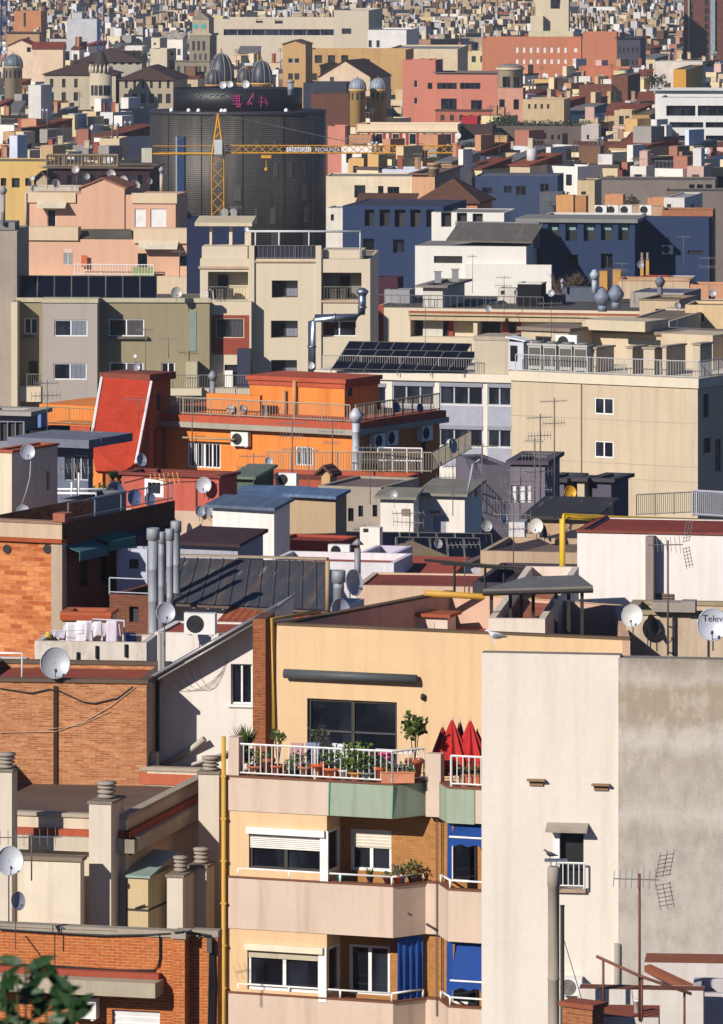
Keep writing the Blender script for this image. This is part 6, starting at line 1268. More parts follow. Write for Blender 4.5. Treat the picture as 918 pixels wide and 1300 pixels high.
b = house('blue_hall', 'plain blue end block with two small dark windows at the right', 806, 900, 277, 566, 9, blue_, wins=[(843,301,850,317,'n1'),(873,318,892,323,'o')], xs=905, roof='4a4c58', par=.05); aircon(b.at(848,323,-.02), -b.th, 'air conditioner under the slit window of the blue end block', 1.0, .9)
house('white_roof_strip', 'long thin white parapet above the blue hall', 690, 812, 274, 585, 9, 'd8d4cc', depth=6, roof='6a6a68', par=.3); house('white_roof_strip', 'white end of the roof parapet between two blue blocks', 806, 826, 279, 571, 9, 'd8d4cc', depth=2, roof='8a8a88', par=.1)
# ================================================================ more small things on the middle roofs
for px, py, D_, h_, arms, l_ in ((60,560,255,2.6,2,'thin aerial mast on the grey penthouse side at the left'),(118,606,246,2.0,2,'aerial over the shaded glass doors left of the red box house'),(322,640,258,2.2,2,'aerial mast between the blue sheet roofs'),(392,640,252,2.4,1,'single boom aerial behind the tan block'),(470,640,262,2.6,2,'aerial above the white rooftop cube'),(520,705,236,1.8,2,'low aerial beside the tan ridge roof'),(575,655,250,2.2,2,'aerial on the wide white rooftop hut'),(652,720,204,2.4,3,'dark aerial mast left of the open canopy'),(590,760,196,1.9,1,'small aerial behind the yellow lying pipe'),(540,435,386,2.4,1,'thin aerial behind the office solar panels'),(640,400,458,3.0,2,'aerial mast on the loggia block roof, centre'),(600,372,468,3.0,1,'aerial right of the roof hut slab'),(790,375,462,2.6,2,'aerial between the two fan cowls and the tan roof rooms'),(900,380,446,3.2,2,'aerial above the pale slab house at the right border'),(700,430,350,2.2,1,'slim aerial above the cooling units'),(860,440,350,2.4,1,'slim aerial near the right chimney walls'),(300,305,452,2.6,1,'aerial beside the terrace canopy of the cream block'),(60,240,478,2.4,2,'aerial beside the small gabled hut'),(185,475,306,2.4,1,'aerial right of the red stair house roof')):
    antmast(P(px,py,D_), h_, l_, arms=arms, mr=.02)
for px, py, D_, r_, az, l_ in ((352,628,258,.2,30,'small grey dish on the blue sheet roof left of the tan block'),(500,628,259,.18,-10,'small white dish at the edge of the louvred white hut'),(556,690,240,.2,35,'grey dish behind the solar panels'),(618,668,232,.22,20,'grey dish beside the end of the solar panels'),(657,372,466,.3,10,'grey dish in front of the black louvred screen'),(700,372,464,.28,-15,'pale dish beside the ventilation plant room'),(860,388,444,.26,20,'grey dish at the corner of the tan roof rooms'),(905,372,470,.3,0,'pale dish on the salmon parapet house'),(620,392,458,.26,15,'small dish at the roof edge of the loggia block')):
    dish(P(px,py,D_), r_, l_, az, 12, 'b0b2b4', .6)
zr2 = A.f(499,997)[1]+.045
for px, l_, kw in ((333,'tiny clay pot with a seedling near the left end of the ledge',dict(pr=.1,ph=.16,col='a8583a',plant=.14,n=30)),(365,'small brown pot with a pale succulent on the ledge',dict(pr=.11,ph=.15,col='8a5038',plant=.12,n=40,lc='9aa878')),(398,'small clay pot squeezed beside the bright orange raised pot',dict(pr=.1,ph=.17,col='b8663e',plant=.16,n=40)),(414,'low clay bowl with dark leaves left of the broad leafy pot',dict(pr=.13,ph=.13,col='b05c38',plant=.17,n=50,lc='48682c')),(430,'thin upright clay pot just left of the white pot',dict(pr=.09,ph=.24,col='c46a40',plant=.13,n=30)),(445,'red brown pot half hidden by the largest bright green plant',dict(pr=.12,ph=.2,col='9c4c34',plant=.15,n=40)),(476,'small grey green pot between the grey bowl and an orange pot',dict(pr=.1,ph=.18,col='7c8478',plant=.18,n=50)),(493,'clay pot with red flowers left of the long salmon planter',dict(pr=.12,ph=.2,col='b8603a',plant=.17,n=60,lc='b83a34'))):
    potted(A.w(A.X(px,.3), .3, zr2), l_, **kw)
# ================================================================ FAR: the round dark tower, crane, landmarks
def wg(x0, x1, n, y0, y1, w, st='o', dy=0.):
    return [(x0+(x1-x0)*(i+.5)/n-w/2, y0+dy*i, x0+(x1-x0)*(i+.5)/n+w/2, y1+dy*i, st) for i in range(n)]
@cached
def louvre_metal():
    t = NT('dark_mesh_cladding'); w = t.n('TexWave', {'bands_direction':'Z'}, Vector=t.coord(), Scale=1.0, Distortion=.8, Detail=3., Detail_Scale=1.5)
    n = t.noise(t.coord((1,1,.4)), .35, 5, .6); n2 = t.noise(t.coord((1.2,1.2,.05)), .9, 3)
    col = t.mix(t.ramp(w, .35, .75), srgb('222021'), srgb('5e5850')); col = t.mix(t.ramp(n, .3, .75, 0, .75), col, srgb('2a2828')); col = t.mix(t.ramp(n2, .5, .75, 0, .16), col, srgb('8a8074'))
    return t.fin(col, .55, .35, .4)
D_ = 900.; pc = P(300, 143, D_); rx = 113*D_/F
e = empty('round_tower', 'dark round tower clad in horizontal metal mesh with pink signs on its crown', 'tower', V((pc.x, pc.y+rx*.8, 0))); z1 = pc.z
def ell(mb, r0, z0, z1, sy=.8, n=64, mi=0): mb.lathe([(r0,z0),(r0,z1)], n=n, mi=mi); 
m = MB(); ell(m, rx, 0, z1); o = m.obj('drum', louvre_metal(), e); o.scale = (1,.8,1)
m = MB(); m.lathe([(rx*1.01,z1-.5),(rx*1.01,z1+.1),(rx*.95,z1+.1)], n=64); o = m.obj('rim', flat('2c2c30',.6), e); o.scale = (1,.8,1)
r2 = 83*D_/F; z2 = P(300,113,D_+4).z; m = MB(); m.lathe([(r2,z1),(r2,z2),(r2*.98,z2),(r2*.98,z2-.2)], n=56); o = m.obj('crown', flat('17171a',.5), e); o.scale = (1,.8,1)
m = MB()
for k in range(5):
    a = R(-140+k*27); c, s_ = math.cos(a), math.sin(a); m.tube((rx*1.012*c, rx*1.012*.8*s_, 2), (rx*1.012*c, rx*1.012*.8*s_, z1-.5), .05, 4)
m.obj('seam', flat('232326',.6), e)
a = R(-128); c, s_ = math.cos(a), math.sin(a); m = MB(); x, y = rx*1.02*c, rx*.82*s_; zt_ = P(238,174,D_).z; m.box(x-.55,x+.55,y-.35,y+.5,zt_-18,zt_); m.obj('blue_fin', flat('2c4468',.4), e); m = MB(); m.box(x-.75,x-.553,y-.4,y+.4,zt_-18,zt_); m.obj('pale_fin', flat('a8b0bc',.5), e)
rr = random.Random(12)     # tall window bands behind the mesh on the shaded side
for k in range(22):
    a = R(-100+rr.choice((0,12,24,36,48,60))+rr.uniform(-2,2)); c, s_ = math.cos(a), math.sin(a); zz_ = rr.randint(1, 5)*3.4; t = V((-s_, c*.8, 0)).normalized()*rr.uniform(.2,.5); p = V((rx*1.006*c, rx*.806*s_, zz_)); m = MB(); m.face([p-t, p+t, p+t+V((0,0,2.4)), p-t+V((0,0,2.4))]); m.obj('window', flat('55534f',.4,0,.3), e)
pk = flat('a8306c', .5); pk2 = flat('8a9098',.5)
def seg(pts, mat, nm, r_=.085):
    m = MB(); 
    for (x0,y0),(x1,y1) in pts:
        q = []
        for px, py in ((x0,y0),(x1,y1)):
            X = (px-300)*(D_)/F; s2 = max(.05, 1-(X/r2)**2)**.5; q.append(V((X, -r2*.8*s2-.15, P(px,py,D_).z)))
        m.tube(q[0], q[1], r_, 4)
    m.obj(nm, mat, e)
seg([((294,123),(304,123)),((293,126),(304,126)),((294,129),(304,129)),((295,133),(303,133)),((301,121),(301,137)),((304,121),(304,135)),((302,137),(307,132)),((299,136),(306,137))], pk, 'pink_sign')
seg([((314,132),(322,119)),((314,134),(319,131)),((317,128),(320,134)),((321,121),(322,127))], pk, 'pink_sign'); seg([((328,130),(340,132)),((332,122),(331,137)),((337,126),(339,135)),((329,125),(336,126))], pk, 'pink_sign')
seg([((247,122),(251,120)),((252,124),(256,121)),((258,121),(261,125)),((264,122),(270,121)),((272,123),(276,120)),((278,122),(284,120)),((286,122),(291,124))], pk2, 'grey_sign', .07)
for px, py in ((207,136),(232,138),(279,137),(284,140),(370,140),(246,139)):
    m = MB(); p = P(px,py,D_-2)-e.location; m.lathe([(.25,0),(.34,.2),(.25,.5),(.05,.6)], n=10); o = m.obj('roof_lamp', WHITE(), e); X = p.x*.9; o.location = (X, -rx*.78*max(.05,1-(X/rx)**2)**.5, z1)
for px, py, r_ in ((283,108,.55),(292,107,.5),(312,107,.6)):
    dish(P(px,py,905), r_, {283:'left white dish on top of the round tower crown',292:'right of two white dishes on the round tower crown',312:'single white dish in the middle of the round tower crown'}[px], 0, 10, 'd4d4d2', 1.0)
flue(P(369,108,905)-V((0,0,1.5)), 2.2, .45, 'white stub flue on the right of the round tower crown')
# ---- crane
yel = flat('d89a20', .5, 0, .1); Dc = 845.; pb = P(277, 275, Dc)
e = empty('tower_crane', 'yellow tower crane with a long lettered lattice jib in front of the round tower', 'crane', V((pb.x, pb.y, 4))); o_ = e.location
def lattice(p, q, w, step, up=V((0,0,1)), r=.09, tri=False, mat=yel, name='mast'):
    m = MB(); d = (q-p); L = d.length; d.normalize(); s_ = d.cross(up).normalized(); n = max(2, int(L/step))
    if tri: cs = [(-.5,0),(.5,0),(0,.9)]
    else: cs = [(-.5,-.5),(.5,-.5),(.5,.5),(-.5,.5)]
    u2 = s_.cross(d).normalized()
    P_ = lambda c, t: p+d*L*t+s_*(c[0]*w)+u2*(c[1]*w)
    for c in cs: m.tube(P_(c,0), P_(c,1), r, 4)
    for i in range(n):
        for a, c in zip(cs, cs[1:]+cs[:1]):
            x, y = (a, c) if i % 2 else (c, a); m.tube(P_(x,i/n), P_(y,(i+1)/n), r*.6, 4)
    return m.obj(name, mat, e)
jz = P(277,196,Dc).z-o_.z; lattice(V((0,0,0)), V((0,0,jz)), 1.7, 1.6, V((0,1,0)))
ap = P(277,144,Dc).z-o_.z; m = MB()
for sx in (-.8,.8):
    for sy in (-.8,.8): m.tube((sx,sy,jz),(0,0,ap),.14,4)
for k in range(5): z = jz+(ap-jz)*k/5; w_ = .8*(1-k/5); m.tube((-w_,-w_,z),(w_*.85,-w_*.85,z+.9),.08,4)
m.obj('apex_tower', yel, e)
jl = (580-277)*Dc/F; jd = V((1,.0,0)); lattice(V((1.0,0,jz+.2)), V((jl,0,jz+.2)), 1.15, 1.15, r=.085, tri=True, name='jib')
cj = (277-194)*Dc/F; m = MB()
for sy in (-.6,.6): m.tube((-.8,sy,jz+.1),(-cj,sy,jz+.1),.14,4)
for k in range(8): m.tube((-1-k,-.6,jz+.1),(-1-k,.6,jz+.1),.08,4)
m.tube((-.8,-.6,jz+1.2),(-cj,-.6,jz+1.2),.06,4); m.obj('counter_jib', yel, e)
x0 = (180-277)*Dc/F; x1 = (193-277)*Dc/F; m = MB(); m.box(x0,x1,-.8,.8,P(180,206,Dc).z-o_.z,P(180,188,Dc).z-o_.z); m.obj('counterweight', pl('cfc8b4'), e)
m = MB(); m.box(-.5,.6,-1.9,-.9,jz+.1,jz+2.1); m.obj('cabin', flat('c8ccd0',.4), e)
m = MB(); m.tube((0,0,ap),(jl*.62,0,jz+1.2),.05,4); m.tube((0,0,ap),(-cj*.9,0,jz+.3),.05,4); m.obj('tie_cable', flat('6a6862',.5), e)
m = MB(); tx = (338-277)*Dc/F; m.box(tx-.7,tx+.7,-.5,.5,jz-.5,jz-.1); m.tube((tx,0,jz-.5),(tx,0,jz-1.8),.05,4); m.lathe([(.1,jz-2.4),(.3,jz-2.1),(.1,jz-1.8)], (tx,0), 8); m.obj('trolley', yel, e)
for (a0, a1, body, bg, fg) in ((364,395,'CERBEGRU','e8e4da','2a3550'),(399,433,'RECNUNZA','2c2a24','e8e4da')):
    xa, xb_ = (a0-277)*Dc/F, (a1-277)*Dc/F; za, zb = P(380,192.5,Dc).z-o_.z, P(380,186.5,Dc).z-o_.z; m = MB(); m.box(xa,xb_,-.75,-.68,za,zb); o = m.obj('sign_board', flat(bg,.5), e)
    me = text_mesh(body, .78, .01)
    xs_ = [v.co.x for v in me.vertices]; k_ = (xb_-xa-.3)/(max(xs_)-min(xs_))
    for v in me.vertices: v.co = V((xa+.15+(v.co.x-min(xs_))*k_, -.77-v.co.z, za+.06+v.co.y))
    me.materials.append(flat(fg,.6)); t_ = bpy.data.objects.new('lettering', me); COL.objects.link(t_); t_.parent = o
# ---- two thin blue lattice masts far left
for px, y0, y1, l_ in ((128,-30,66,'blue lattice crane mast rising behind the turreted stone house'),(5,-30,88,'blue lattice crane mast at the left border')):
    e = empty('crane_mast', l_, 'crane', V((P(px,0,1500).x,1500,0))); lattice(V((0,0,P(px,y1,1500).z-16)), V((0,0,P(px,y0,1500).z)), 1.5, 1.5, V((0,1,0)), .13, False, flat('2c4478',.5))
# ---- landmark buildings
stone = pl('b0a288', .14, .3, .3); stone2 = pl('8f8672', .16, .35, .3); sand = pl('c49e68', .14, .3, .3)
def dome(px, py0, py1, rpx, D, label, col, ribs=10, drumcol='d0a868', name='dome_tower', drum_h=None, onion=1.0, base=0., wins=6):
    p = P(px, py1, D); r = rpx*D/F; h = (py1-py0)*D/F; e = empty(name, label, 'dome', V((p.x,p.y,base))); z = p.z-base
    m = MB(); m.lathe([(r*.98,0),(r*.98,z-.35),(r*1.1,z-.3),(r*1.1,z)], n=20); m.obj('drum', pl(drumcol,.1,.25,.3), e)
    prof = [(r*math.cos(t)**.75*(1+.05*math.sin(3*t)), z+h*.86*onion*math.sin(t)**1.12) for t in (math.pi/2*k/9 for k in range(9))]+[(.02,z+h*.86)]; m = MB(); m.lathe(prof, n=24); m.obj('dome', flat(col,.45,0,.15), e)
    m = MB()
    for k in range(ribs):
        a = 6.283*k/ribs; m.path([(q[0]*1.02*math.cos(a), q[0]*1.02*math.sin(a), q[1]) for q in prof], r*.035, 4)
    m.obj('ribs', flat('9a9488',.5), e); m = MB(); m.lathe([(r*.1,z+h*.82),(r*.13,z+h*.88),(r*.05,z+h*.92),(r*.07,z+h*.96),(.02,z+h*1.04)], n=8); m.obj('finial', flat('8a7a5a',.5), e)
    for k in range(wins):
        a = -2.9+2.6*k/(max(1,wins-1)); m = MB(); c, s_ = math.cos(a), math.sin(a); t = V((-s_,c,0))*r*.12; q = V((c*r*.99, s_*r*.99, z-r*1.25)); m.face([q-t, q+t, q+t+V((0,0,r*.7)), q+t*.5+V((0,0,r*.85)), q-t*.5+V((0,0,r*.85)), q-t+V((0,0,r*.7))]); m.obj('window', DARK(), e)
    return e
# turreted stone house
b = house('turreted_stone_house', 'large stone house with brown hipped roofs and a pointed round turret', 56, 147, 94, 1120, 2, pl('c4b69a',.1,.2,.3), wins=wg(58,104,3,100,111,4.4)+wg(58,104,3,117,128,5.5), depth=14, roof='4e3e3a', par=0, roofshape='hip', rise=2.2, base=0)
b2 = house('turreted_stone_house', 'right wing of the stone house, with a broad brown hipped roof and arched windows', 151, 220, 101, 1120, 4, pl('b4a68c',.1,.2,.3), wins=wg(155,219,6,102,112,3.4)+wg(155,219,6,119,131,6.), xs=238, depth=16, roof='4e3e3a', par=0, roofshape='hip', rise=2.4, base=0)
pt = P(128,92,1112); e = empty('round_turret', 'crenellated round stone turret with a dark cone roof between the two wings', 'turret', V((pt.x,pt.y,0))); r = 14*1112/F; z = pt.z
m = MB(); m.lathe([(r,0),(r,z),(r*.9,z)], n=24); m.obj('wall', pl('c4b69a',.1,.2,.3), e); m = MB(); m.lathe([(r*.98,z-.1),(r*.66,z+1.8),(r*.3,z+3.6),(.02,P(128,62,1112).z)], n=16); m.obj('cone_roof', flat('3a3030',.8), e)
m = MB()
for k in range(16):
    a = 6.283*k/16; c, s_ = math.cos(a)*r*.97, math.sin(a)*r*.97; m.lathe([(.28,z),(.28,z+.9),(.02,z+1.6)], (c,s_), 6)
m.obj('battlements', pl('cfc2a6'), e)
for k in range(5):
    for zz_, hh in ((z-4.2,1.9),(z-7.6,1.4)):
        a = -2.4+1.7*k/4; c, s_ = math.cos(a), math.sin(a); t = V((-s_,c,0))*.35; q = V((c*r*1.005,s_*r*1.005,zz_)); m = MB(); m.face([q-t,q+t,q+t+V((0,0,hh)),q-t+V((0,0,hh))]); m.obj('window', DARK(), e)
house('brown_roof_hall', 'long brown roofed hall behind the turreted house', 95, 180, 78, 1180, 2, pl('b4ac9c'), wins=wg(92,180,9,76,82,5), depth=14, roof='4e403c', par=0, roofshape='hip', rise=2.6)
# grey dome at far left, domes behind the tower
dome(17, 66, 84, 11.5, 1130, 'grey blue dome on a pale round drum at the far left', '5a6a74', drumcol='b4a488'); 
dome(281, 62, 103, 15.5, 1250, 'largest dark ribbed dome behind the round tower crown', '3a3c48'); dome(271, 84, 107, 10, 1240, 'smaller dark dome in front of the largest one', '3a3a40', drumcol='c49a5c'); dome(310, 82, 105, 9.5, 1250, 'middle dark dome between two larger ribbed domes', '3c3e44'); dome(332, 72, 105, 13.5, 1250, 'right dark ribbed dome behind the round tower crown', '343a48')
dome(454, 97, 113, 10.5, 1010, 'left of two twin pale blue domed yellow towers', '8e9aa6', drumcol='d0aa64', wins=5); dome(480, 97, 113, 10.5, 1014, 'right of two twin pale blue domed yellow towers', '8e9aa6', drumcol='d0aa64', wins=5)
dome(648, 80, 86, 16.5, 1040, 'round cream turret with big windows and a low grey roof', '8a8276', ribs=0, drumcol='dcc8a4', wins=0)
# clock tower block
b = house('clock_tower_block', 'ornate grey stone block with tiers of windows beneath a clock tower', 212, 266, 78, 1330, 14, stone2, wins=wg(214,240,3,84,92,4)+wg(214,240,3,62,70,4)+wg(244,264,3,84,92,3)+wg(244,264,3,68,76,3)+wg(214,240,3,98,110,4)+wg(244,264,3,98,110,3), xs=270, roof='6a6258', par=.1, cap='8a8272', capw=.3)
m = MB(); m.box(b.X(240),b.X(266),.2,6,b.z0,b.f(250,45,.2)[1]); b.o('tower_shaft', m, stone2); zt = b.f(250,45,.2)[1]
for x in (244,250.5,257): 
    q = b.rect((x,52,x+3.5,64),.19); m = MB(); m.box(q[0],q[1],.15,.195,q[2],q[3]); b.o('window', m, DARK())
m = MB(); m.box(b.X(239)-.2,b.X(267)+.2,0,6.2,zt,zt+.5); b.o('cornice', m, stone)
m = MB(); m.box(b.X(243),b.X(264),.8,5,zt+.5,b.f(250,24,.8)[1]); b.o('clock_stage', m, stone); zc = b.f(250,34,.7)[1]
for x in (248,258): 
    o_m = MB(); o_m.lathe([(.62,0),(.62,.1)], n=18); o = b.o('clock_face', o_m, flat('4a9a94',.5)); c = b.f(x,33,.75); o.location = (c[0],.79,c[1]); o.rotation_euler = (R(90),0,0)
m = MB(); z5 = b.f(250,24,.8)[1]; m.slab([(b.X(242),.6,z5),(b.X(265),.6,z5),(b.X(253.5),.6,z5+1.6)],(0,4.6,0)); m.box(b.X(249),b.X(250),2,2.3,z5,z5+3.2); m.box(b.X(259),b.X(259.6),2,2.3,z5,z5+2.2); b.o('pediment', m, stone2)
house('pale_block', 'pale cream block left of the clock tower', 190, 212, 62, 1330, 10, 'd0c4a8', depth=10, roof='9a9080', par=.3, wins=[(195,54,198,57,'o')])
house('pale_block', 'taller pale cream block with one tiny window beside the clock tower', 192, 203, 48, 1345, 10, 'd8ccb0', depth=8, roof='9a9080', par=.3, wins=[(195,54,198,57,'o')])
house('white_awning_roof', 'white tent-like roof left of the clock tower', 208, 232, 49, 1360, 12, 'ece4d4', depth=6, roof='e4dccb', par=0, roofshape='shed', rise=3.)
# big beige modern hall
lime = pl('cdbfa6', .05, .12, .25)
house('beige_stone_hall', 'very long beige stone hall with a dark ribbon window', 262, 430, 24, 1540, 3, lime, wins=[(284,37,424,45,'g8'),(325,24,334,29,'o'),(349,25,359,30,'o')], depth=30, roof='a89c88', par=.5, rev=.8)
house('beige_stone_hall', 'taller beige stone block at the right end of the long hall', 424, 468, 13, 1500, 5, lime, xs=492, depth=20, roof='6a6a70', par=.5, wins=[(434,36,446,43,'o')])
house('cream_square_block', 'cream yellow square block at the left end of the long stone hall', 259, 283, 21, 1560, 3, 'd8c890', depth=15, roof='8a8070', par=.4)
sandh = house('brown_stone_house', 'brown sandstone block with square windows left of the twin domes', 387, 515, 63, 1180, 7, sand, wins=wg(396,446,3,70,80,9,'o')+wg(390,420,2,93,102,10,'o')+[(457,75,462,77,'o'),(464,75,470,77,'o')], depth=14, roof='7a6a58', par=.3, rev=.5)
house('brown_stone_tower', 'brown sandstone tower block with paired windows and a low gable', 359, 388, 56, 1165, 7, sand, wins=[(366,74,372,80,'g1'),(374,74,380,80,'g1'),(366,93,372,101,'o'),(374,93,380,101,'o')], depth=10, roof='7a6a58', par=0, roofshape='gable', rise=.7)
house('brown_gable_hall', 'hall with brown pitched roof and a cream gable beside the twin domes', 405, 470, 98, 1110, 14, 'd8c0a0', depth=16, roof='5c4034', par=0, roofshape='gable', rise=3.0, wins=[(419,97,424,103,'o')])
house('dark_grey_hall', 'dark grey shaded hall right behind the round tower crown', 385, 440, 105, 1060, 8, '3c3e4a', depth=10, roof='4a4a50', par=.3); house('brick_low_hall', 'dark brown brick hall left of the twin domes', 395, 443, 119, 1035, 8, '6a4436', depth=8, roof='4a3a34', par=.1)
house('white_block', 'white block above the brown sandstone house', 467, 516, 38, 1300, 6, 'e8e4da', xs=532, depth=10, roof='a8a8a4', par=.3, wins=[(468,51,472,60,'o'),(478,51,482,60,'o')])
house('cream_long_block', 'long cream block behind the salmon building', 492, 581, 62, 1220, 4, 'dcc8a4', xs=600, depth=12, roof='8a8a88', par=.3)
# salmon building
salm = pl('c67e68', .08, .16, .4)
b = house('salmon_building', 'salmon pink building with a tall corner block and cream window surrounds', 511, 553, 76, 1050, 10, salm, wins=[(526,102,530,111,'a1'),(526,124,530,132,'a1'),(543,105,549,113,'n1')], xs=None, depth=8, roof='6a4a44', par=.2)
house('salmon_building', 'long salmon pink wing with dark window strips and a grey roof', 553, 634, 93, 1046, 10, salm, wins=[(555,105,580,113,'n4'),(584,105,610,113,'n4'),(560,125,580,140,'n2'),(598,127,612,140,'n2')], depth=10, roof='5a5a5c', par=.05, cap='6a6a6c', capw=.4)
b = house('salmon_building', 'salmon pink tower stub rising above its long wing', 529, 546, 75, 1056, 10, salm, xs=554, roof='8a5a4a', par=.1)
m = None
for i, (px, py, l_) in enumerate(((632,120,'left tall window bay under the round cream turret'),)):
    pass
house('turret_bay_house', 'pink and cream bay house under the round cream turret', 632, 664, 112, 1033, 6, 'd09a80', wins=[(634,126,641,139,'n1'),(652,126,659,139,'n1'),(638,97,648,111,'n2'),(652,97,660,111,'n2')], depth=6, roof='8a7a6a', par=.1)
p = P(648,112,1037); 
for px in (638,648,657): pass
house('salmon_terrace_block', 'dark planted terrace and salmon base in front of the salmon building', 553, 630, 141, 1036, 10, 'b06a54', depth=3, roof='4a4440', par=.3, wins=wg(556,628,6,146,153,5), cap='5a4a44', capw=.2)
house('red_roof_store', 'small crimson store on the roof right of the red shuttered building', 586, 606, 148, 990, 8, 'b02c38', depth=4, roof='6a5048', par=.1)
# red shutter building
b = house('red_shutter_building', 'cream building with a row of six red shuttered windows', 454, 581, 158, 940, 5, pl('e8d2b0',.05,.12,.4), wins=[(456+x,170,464+x,183,'n2') for x in (2,21.5,42.5,64,86,109)], depth=10, roof='a08a70', par=.3, rev=.3)
for x in (2,21.5,42.5,64,86,109):
    for s_ in (-5,8.5):
        q = b.rect((456+x+s_,169,459.6+x+s_,184)); m = MB(); m.box(q[0],q[1],-.08,-.01,q[2],q[3]); b.o('shutter', m, flat('a03438',.7))
m = MB(); m.box(b.W-.2,.2,-.3,-.003,b.z0-1.2,b.z0-.9); b.o('cornice', m, pl('e0cca8'))
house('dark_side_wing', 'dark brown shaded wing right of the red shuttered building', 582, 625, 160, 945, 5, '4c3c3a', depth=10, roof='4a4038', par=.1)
house('pink_low_block', 'small pink block left of the red shuttered building', 416, 438, 160, 950, 8, 'd08a78', depth=6, roof='9a6a5a', par=.2)
# orange long institute
orl = pl('c27c5a', .08, .15, .35)
b = house('orange_institute', 'very long orange institute with rows of small white windows', 612, 738, 48, 1380, 3, orl, wins=wg(652,722,8,60,67,3.6,'s')+wg(652,722,8,75,81,3.6,'s')+[(728,61,733,66,'s'),(728,76,733,81,'s')]+wg(665,735,6,93,100,3.6,'s'), depth=16, roof='8a6a5a', par=.3)
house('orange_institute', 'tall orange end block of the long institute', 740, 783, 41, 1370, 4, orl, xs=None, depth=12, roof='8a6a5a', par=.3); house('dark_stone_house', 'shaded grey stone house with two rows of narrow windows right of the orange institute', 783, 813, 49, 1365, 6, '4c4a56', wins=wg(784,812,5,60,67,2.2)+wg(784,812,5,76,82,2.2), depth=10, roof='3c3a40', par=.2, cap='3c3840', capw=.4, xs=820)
house('orange_low_wing', 'low orange wing below the institute', 735, 800, 84, 1340, 4, 'c87858', depth=6, roof='9a6a50', par=.1)
m = MB()
# pale church tower
b = house('pale_tower', 'pale cream square tower with a dark grid window, cut by the top of the view', 680, 722, 4, 1480, 4, pl('d4c4a4',.06,.15,.3), depth=9, roof='8a8070', par=0, wins=[(699,-4,711,11,'n4')], base=0); m = MB(); m.box(b.X(677),b.X(722),.2,8,b.z0,b.z0+20); b.o('upper_shaft', m, pl('d4c4a4',.06,.15,.3)); m = MB(); m.box(b.X(674),b.X(690),-2.2,-.003,0,b.f(682,20,-2)[1]); b.o('buttress', m, pl('d4c4a4',.06,.15,.3))
house('pale_plinth', 'pale cream plinth roof below the square tower', 671, 728, 40, 1465, 4, 'd4c8a0', depth=8, roof='a49878', par=.2)
# brown brick high rise
b = house('brick_high_rise', 'tall brown brick high-rise with glazed stair strips at the right border', 868, 930, -40, 1520, 4, brick('7c5040','6a4236','5c4440',.9,.3,.03,.3), depth=18, roof='5a4a44', par=.5, wins=[(876,-40+i*11,880,-33+i*11,'o') for i in range(11)]+[(895,-40+i*10,900,-33+i*10,'o') for i in range(12)]); 
q0 = b.X(902); q1 = b.X(908); m = MB(); m.box(q0,q1,-.6,-.01,0,b.z0); b.o('glass_strip', m, flat('9aa4a8',.2,0,.4)); m = MB(); m.box(b.X(876)-.5,b.X(876)-.1,-.5,-.01,0,b.z0); b.o('pale_strip', m, pl('a49c80'))
# sagrada-like spires in the distance
Ds = 2300.; tan = pl('a88a68', .16, .3, .2)
for px, py, w_, l_ in ((516,-60,11,'far left brown stone spire behind the grey gable at the top'),(556,-70,13,'brown stone spire just right of the grey gable'),(573,-80,14,'second brown stone spire right of the grey gable'),(611,-10,9,'ochre stone pinnacle right of the dark gap between spires'),(629,-12,9,'smaller ochre stone pinnacle right of its neighbour'),(640,-40,10,'pale stone spire left of the square tower')):
    p = P(px,40,Ds); e = empty('stone_spire', l_, 'spire', V((p.x,p.y,0))); r = w_*Ds/F; zt = P(px,py,Ds).z; m = MB(); m.lathe([(r,0),(r,p.z),(r*.92,p.z+(zt-p.z)*.4),(r*.6,p.z+(zt-p.z)*.8),(.1,zt)], n=10, sm=False); m.obj('shaft', tan, e)
    for k in range(5):
        for zz_ in range(4):
            a = -2.7+2.2*k/4; c, s_ = math.cos(a), math.sin(a); t = V((-s_,c,0))*r*.12; q = V((c*r*1.0,s_*r*1.0,p.z-6+zz_*4.2)); 
            m = MB(); m.face([q-t,q+t,q+t+V((0,0,2.6)),q-t+V((0,0,2.6))]); m.obj('window', DARK(), e)
p = P(529,20,Ds-20); e = empty('grey_gable', 'pale grey pointed stone gable between brown spires at the top', 'gable', V((p.x,p.y,0))); z = p.z; w_ = 19*Ds/F; zt = P(529,-8,Ds).z; m = MB()
m.slab([(-w_,0,z),(-w_*.75,0,z),(0,0,zt-3),(w_*.75,0,z),(w_,0,z),(0,0,zt)],(0,2,0)); m.obj('rake', pl('b0aca4'), e); m = MB(); m.box(-w_*.9,w_*.9,1,6,0,z); m.slab([(-w_*.7,1.5,z),(w_*.7,1.5,z),(0,1.5,zt-4)],(0,1,0)); m.obj('wall', pl('6a6058'), e)
# white banded modern building on the right
wb = pl('dcdad2', .05, .12, .4)
b = house('white_banded_building', 'white modern building with long dark ribbon windows at the right border', 838, 960, 124, 960, 6, wb, wins=[(846,134,883,147,'n3'),(886,134,935,147,'n4'),(850,155,893,162,'n4'),(896,155,940,162,'n4'),(850,172,893,179,'n4'),(896,172,940,179,'n4')], depth=14, roof='8a8a88', par=.3, rev=.9)
house('white_banded_building', 'set back upper storey of the white banded building, with a planted terrace', 832, 960, 115, 975, 6, wb, wins=[(850,121,900,130,'o')], depth=10, roof='9a9a98', par=.2, cap='cfccc4', capw=.9)
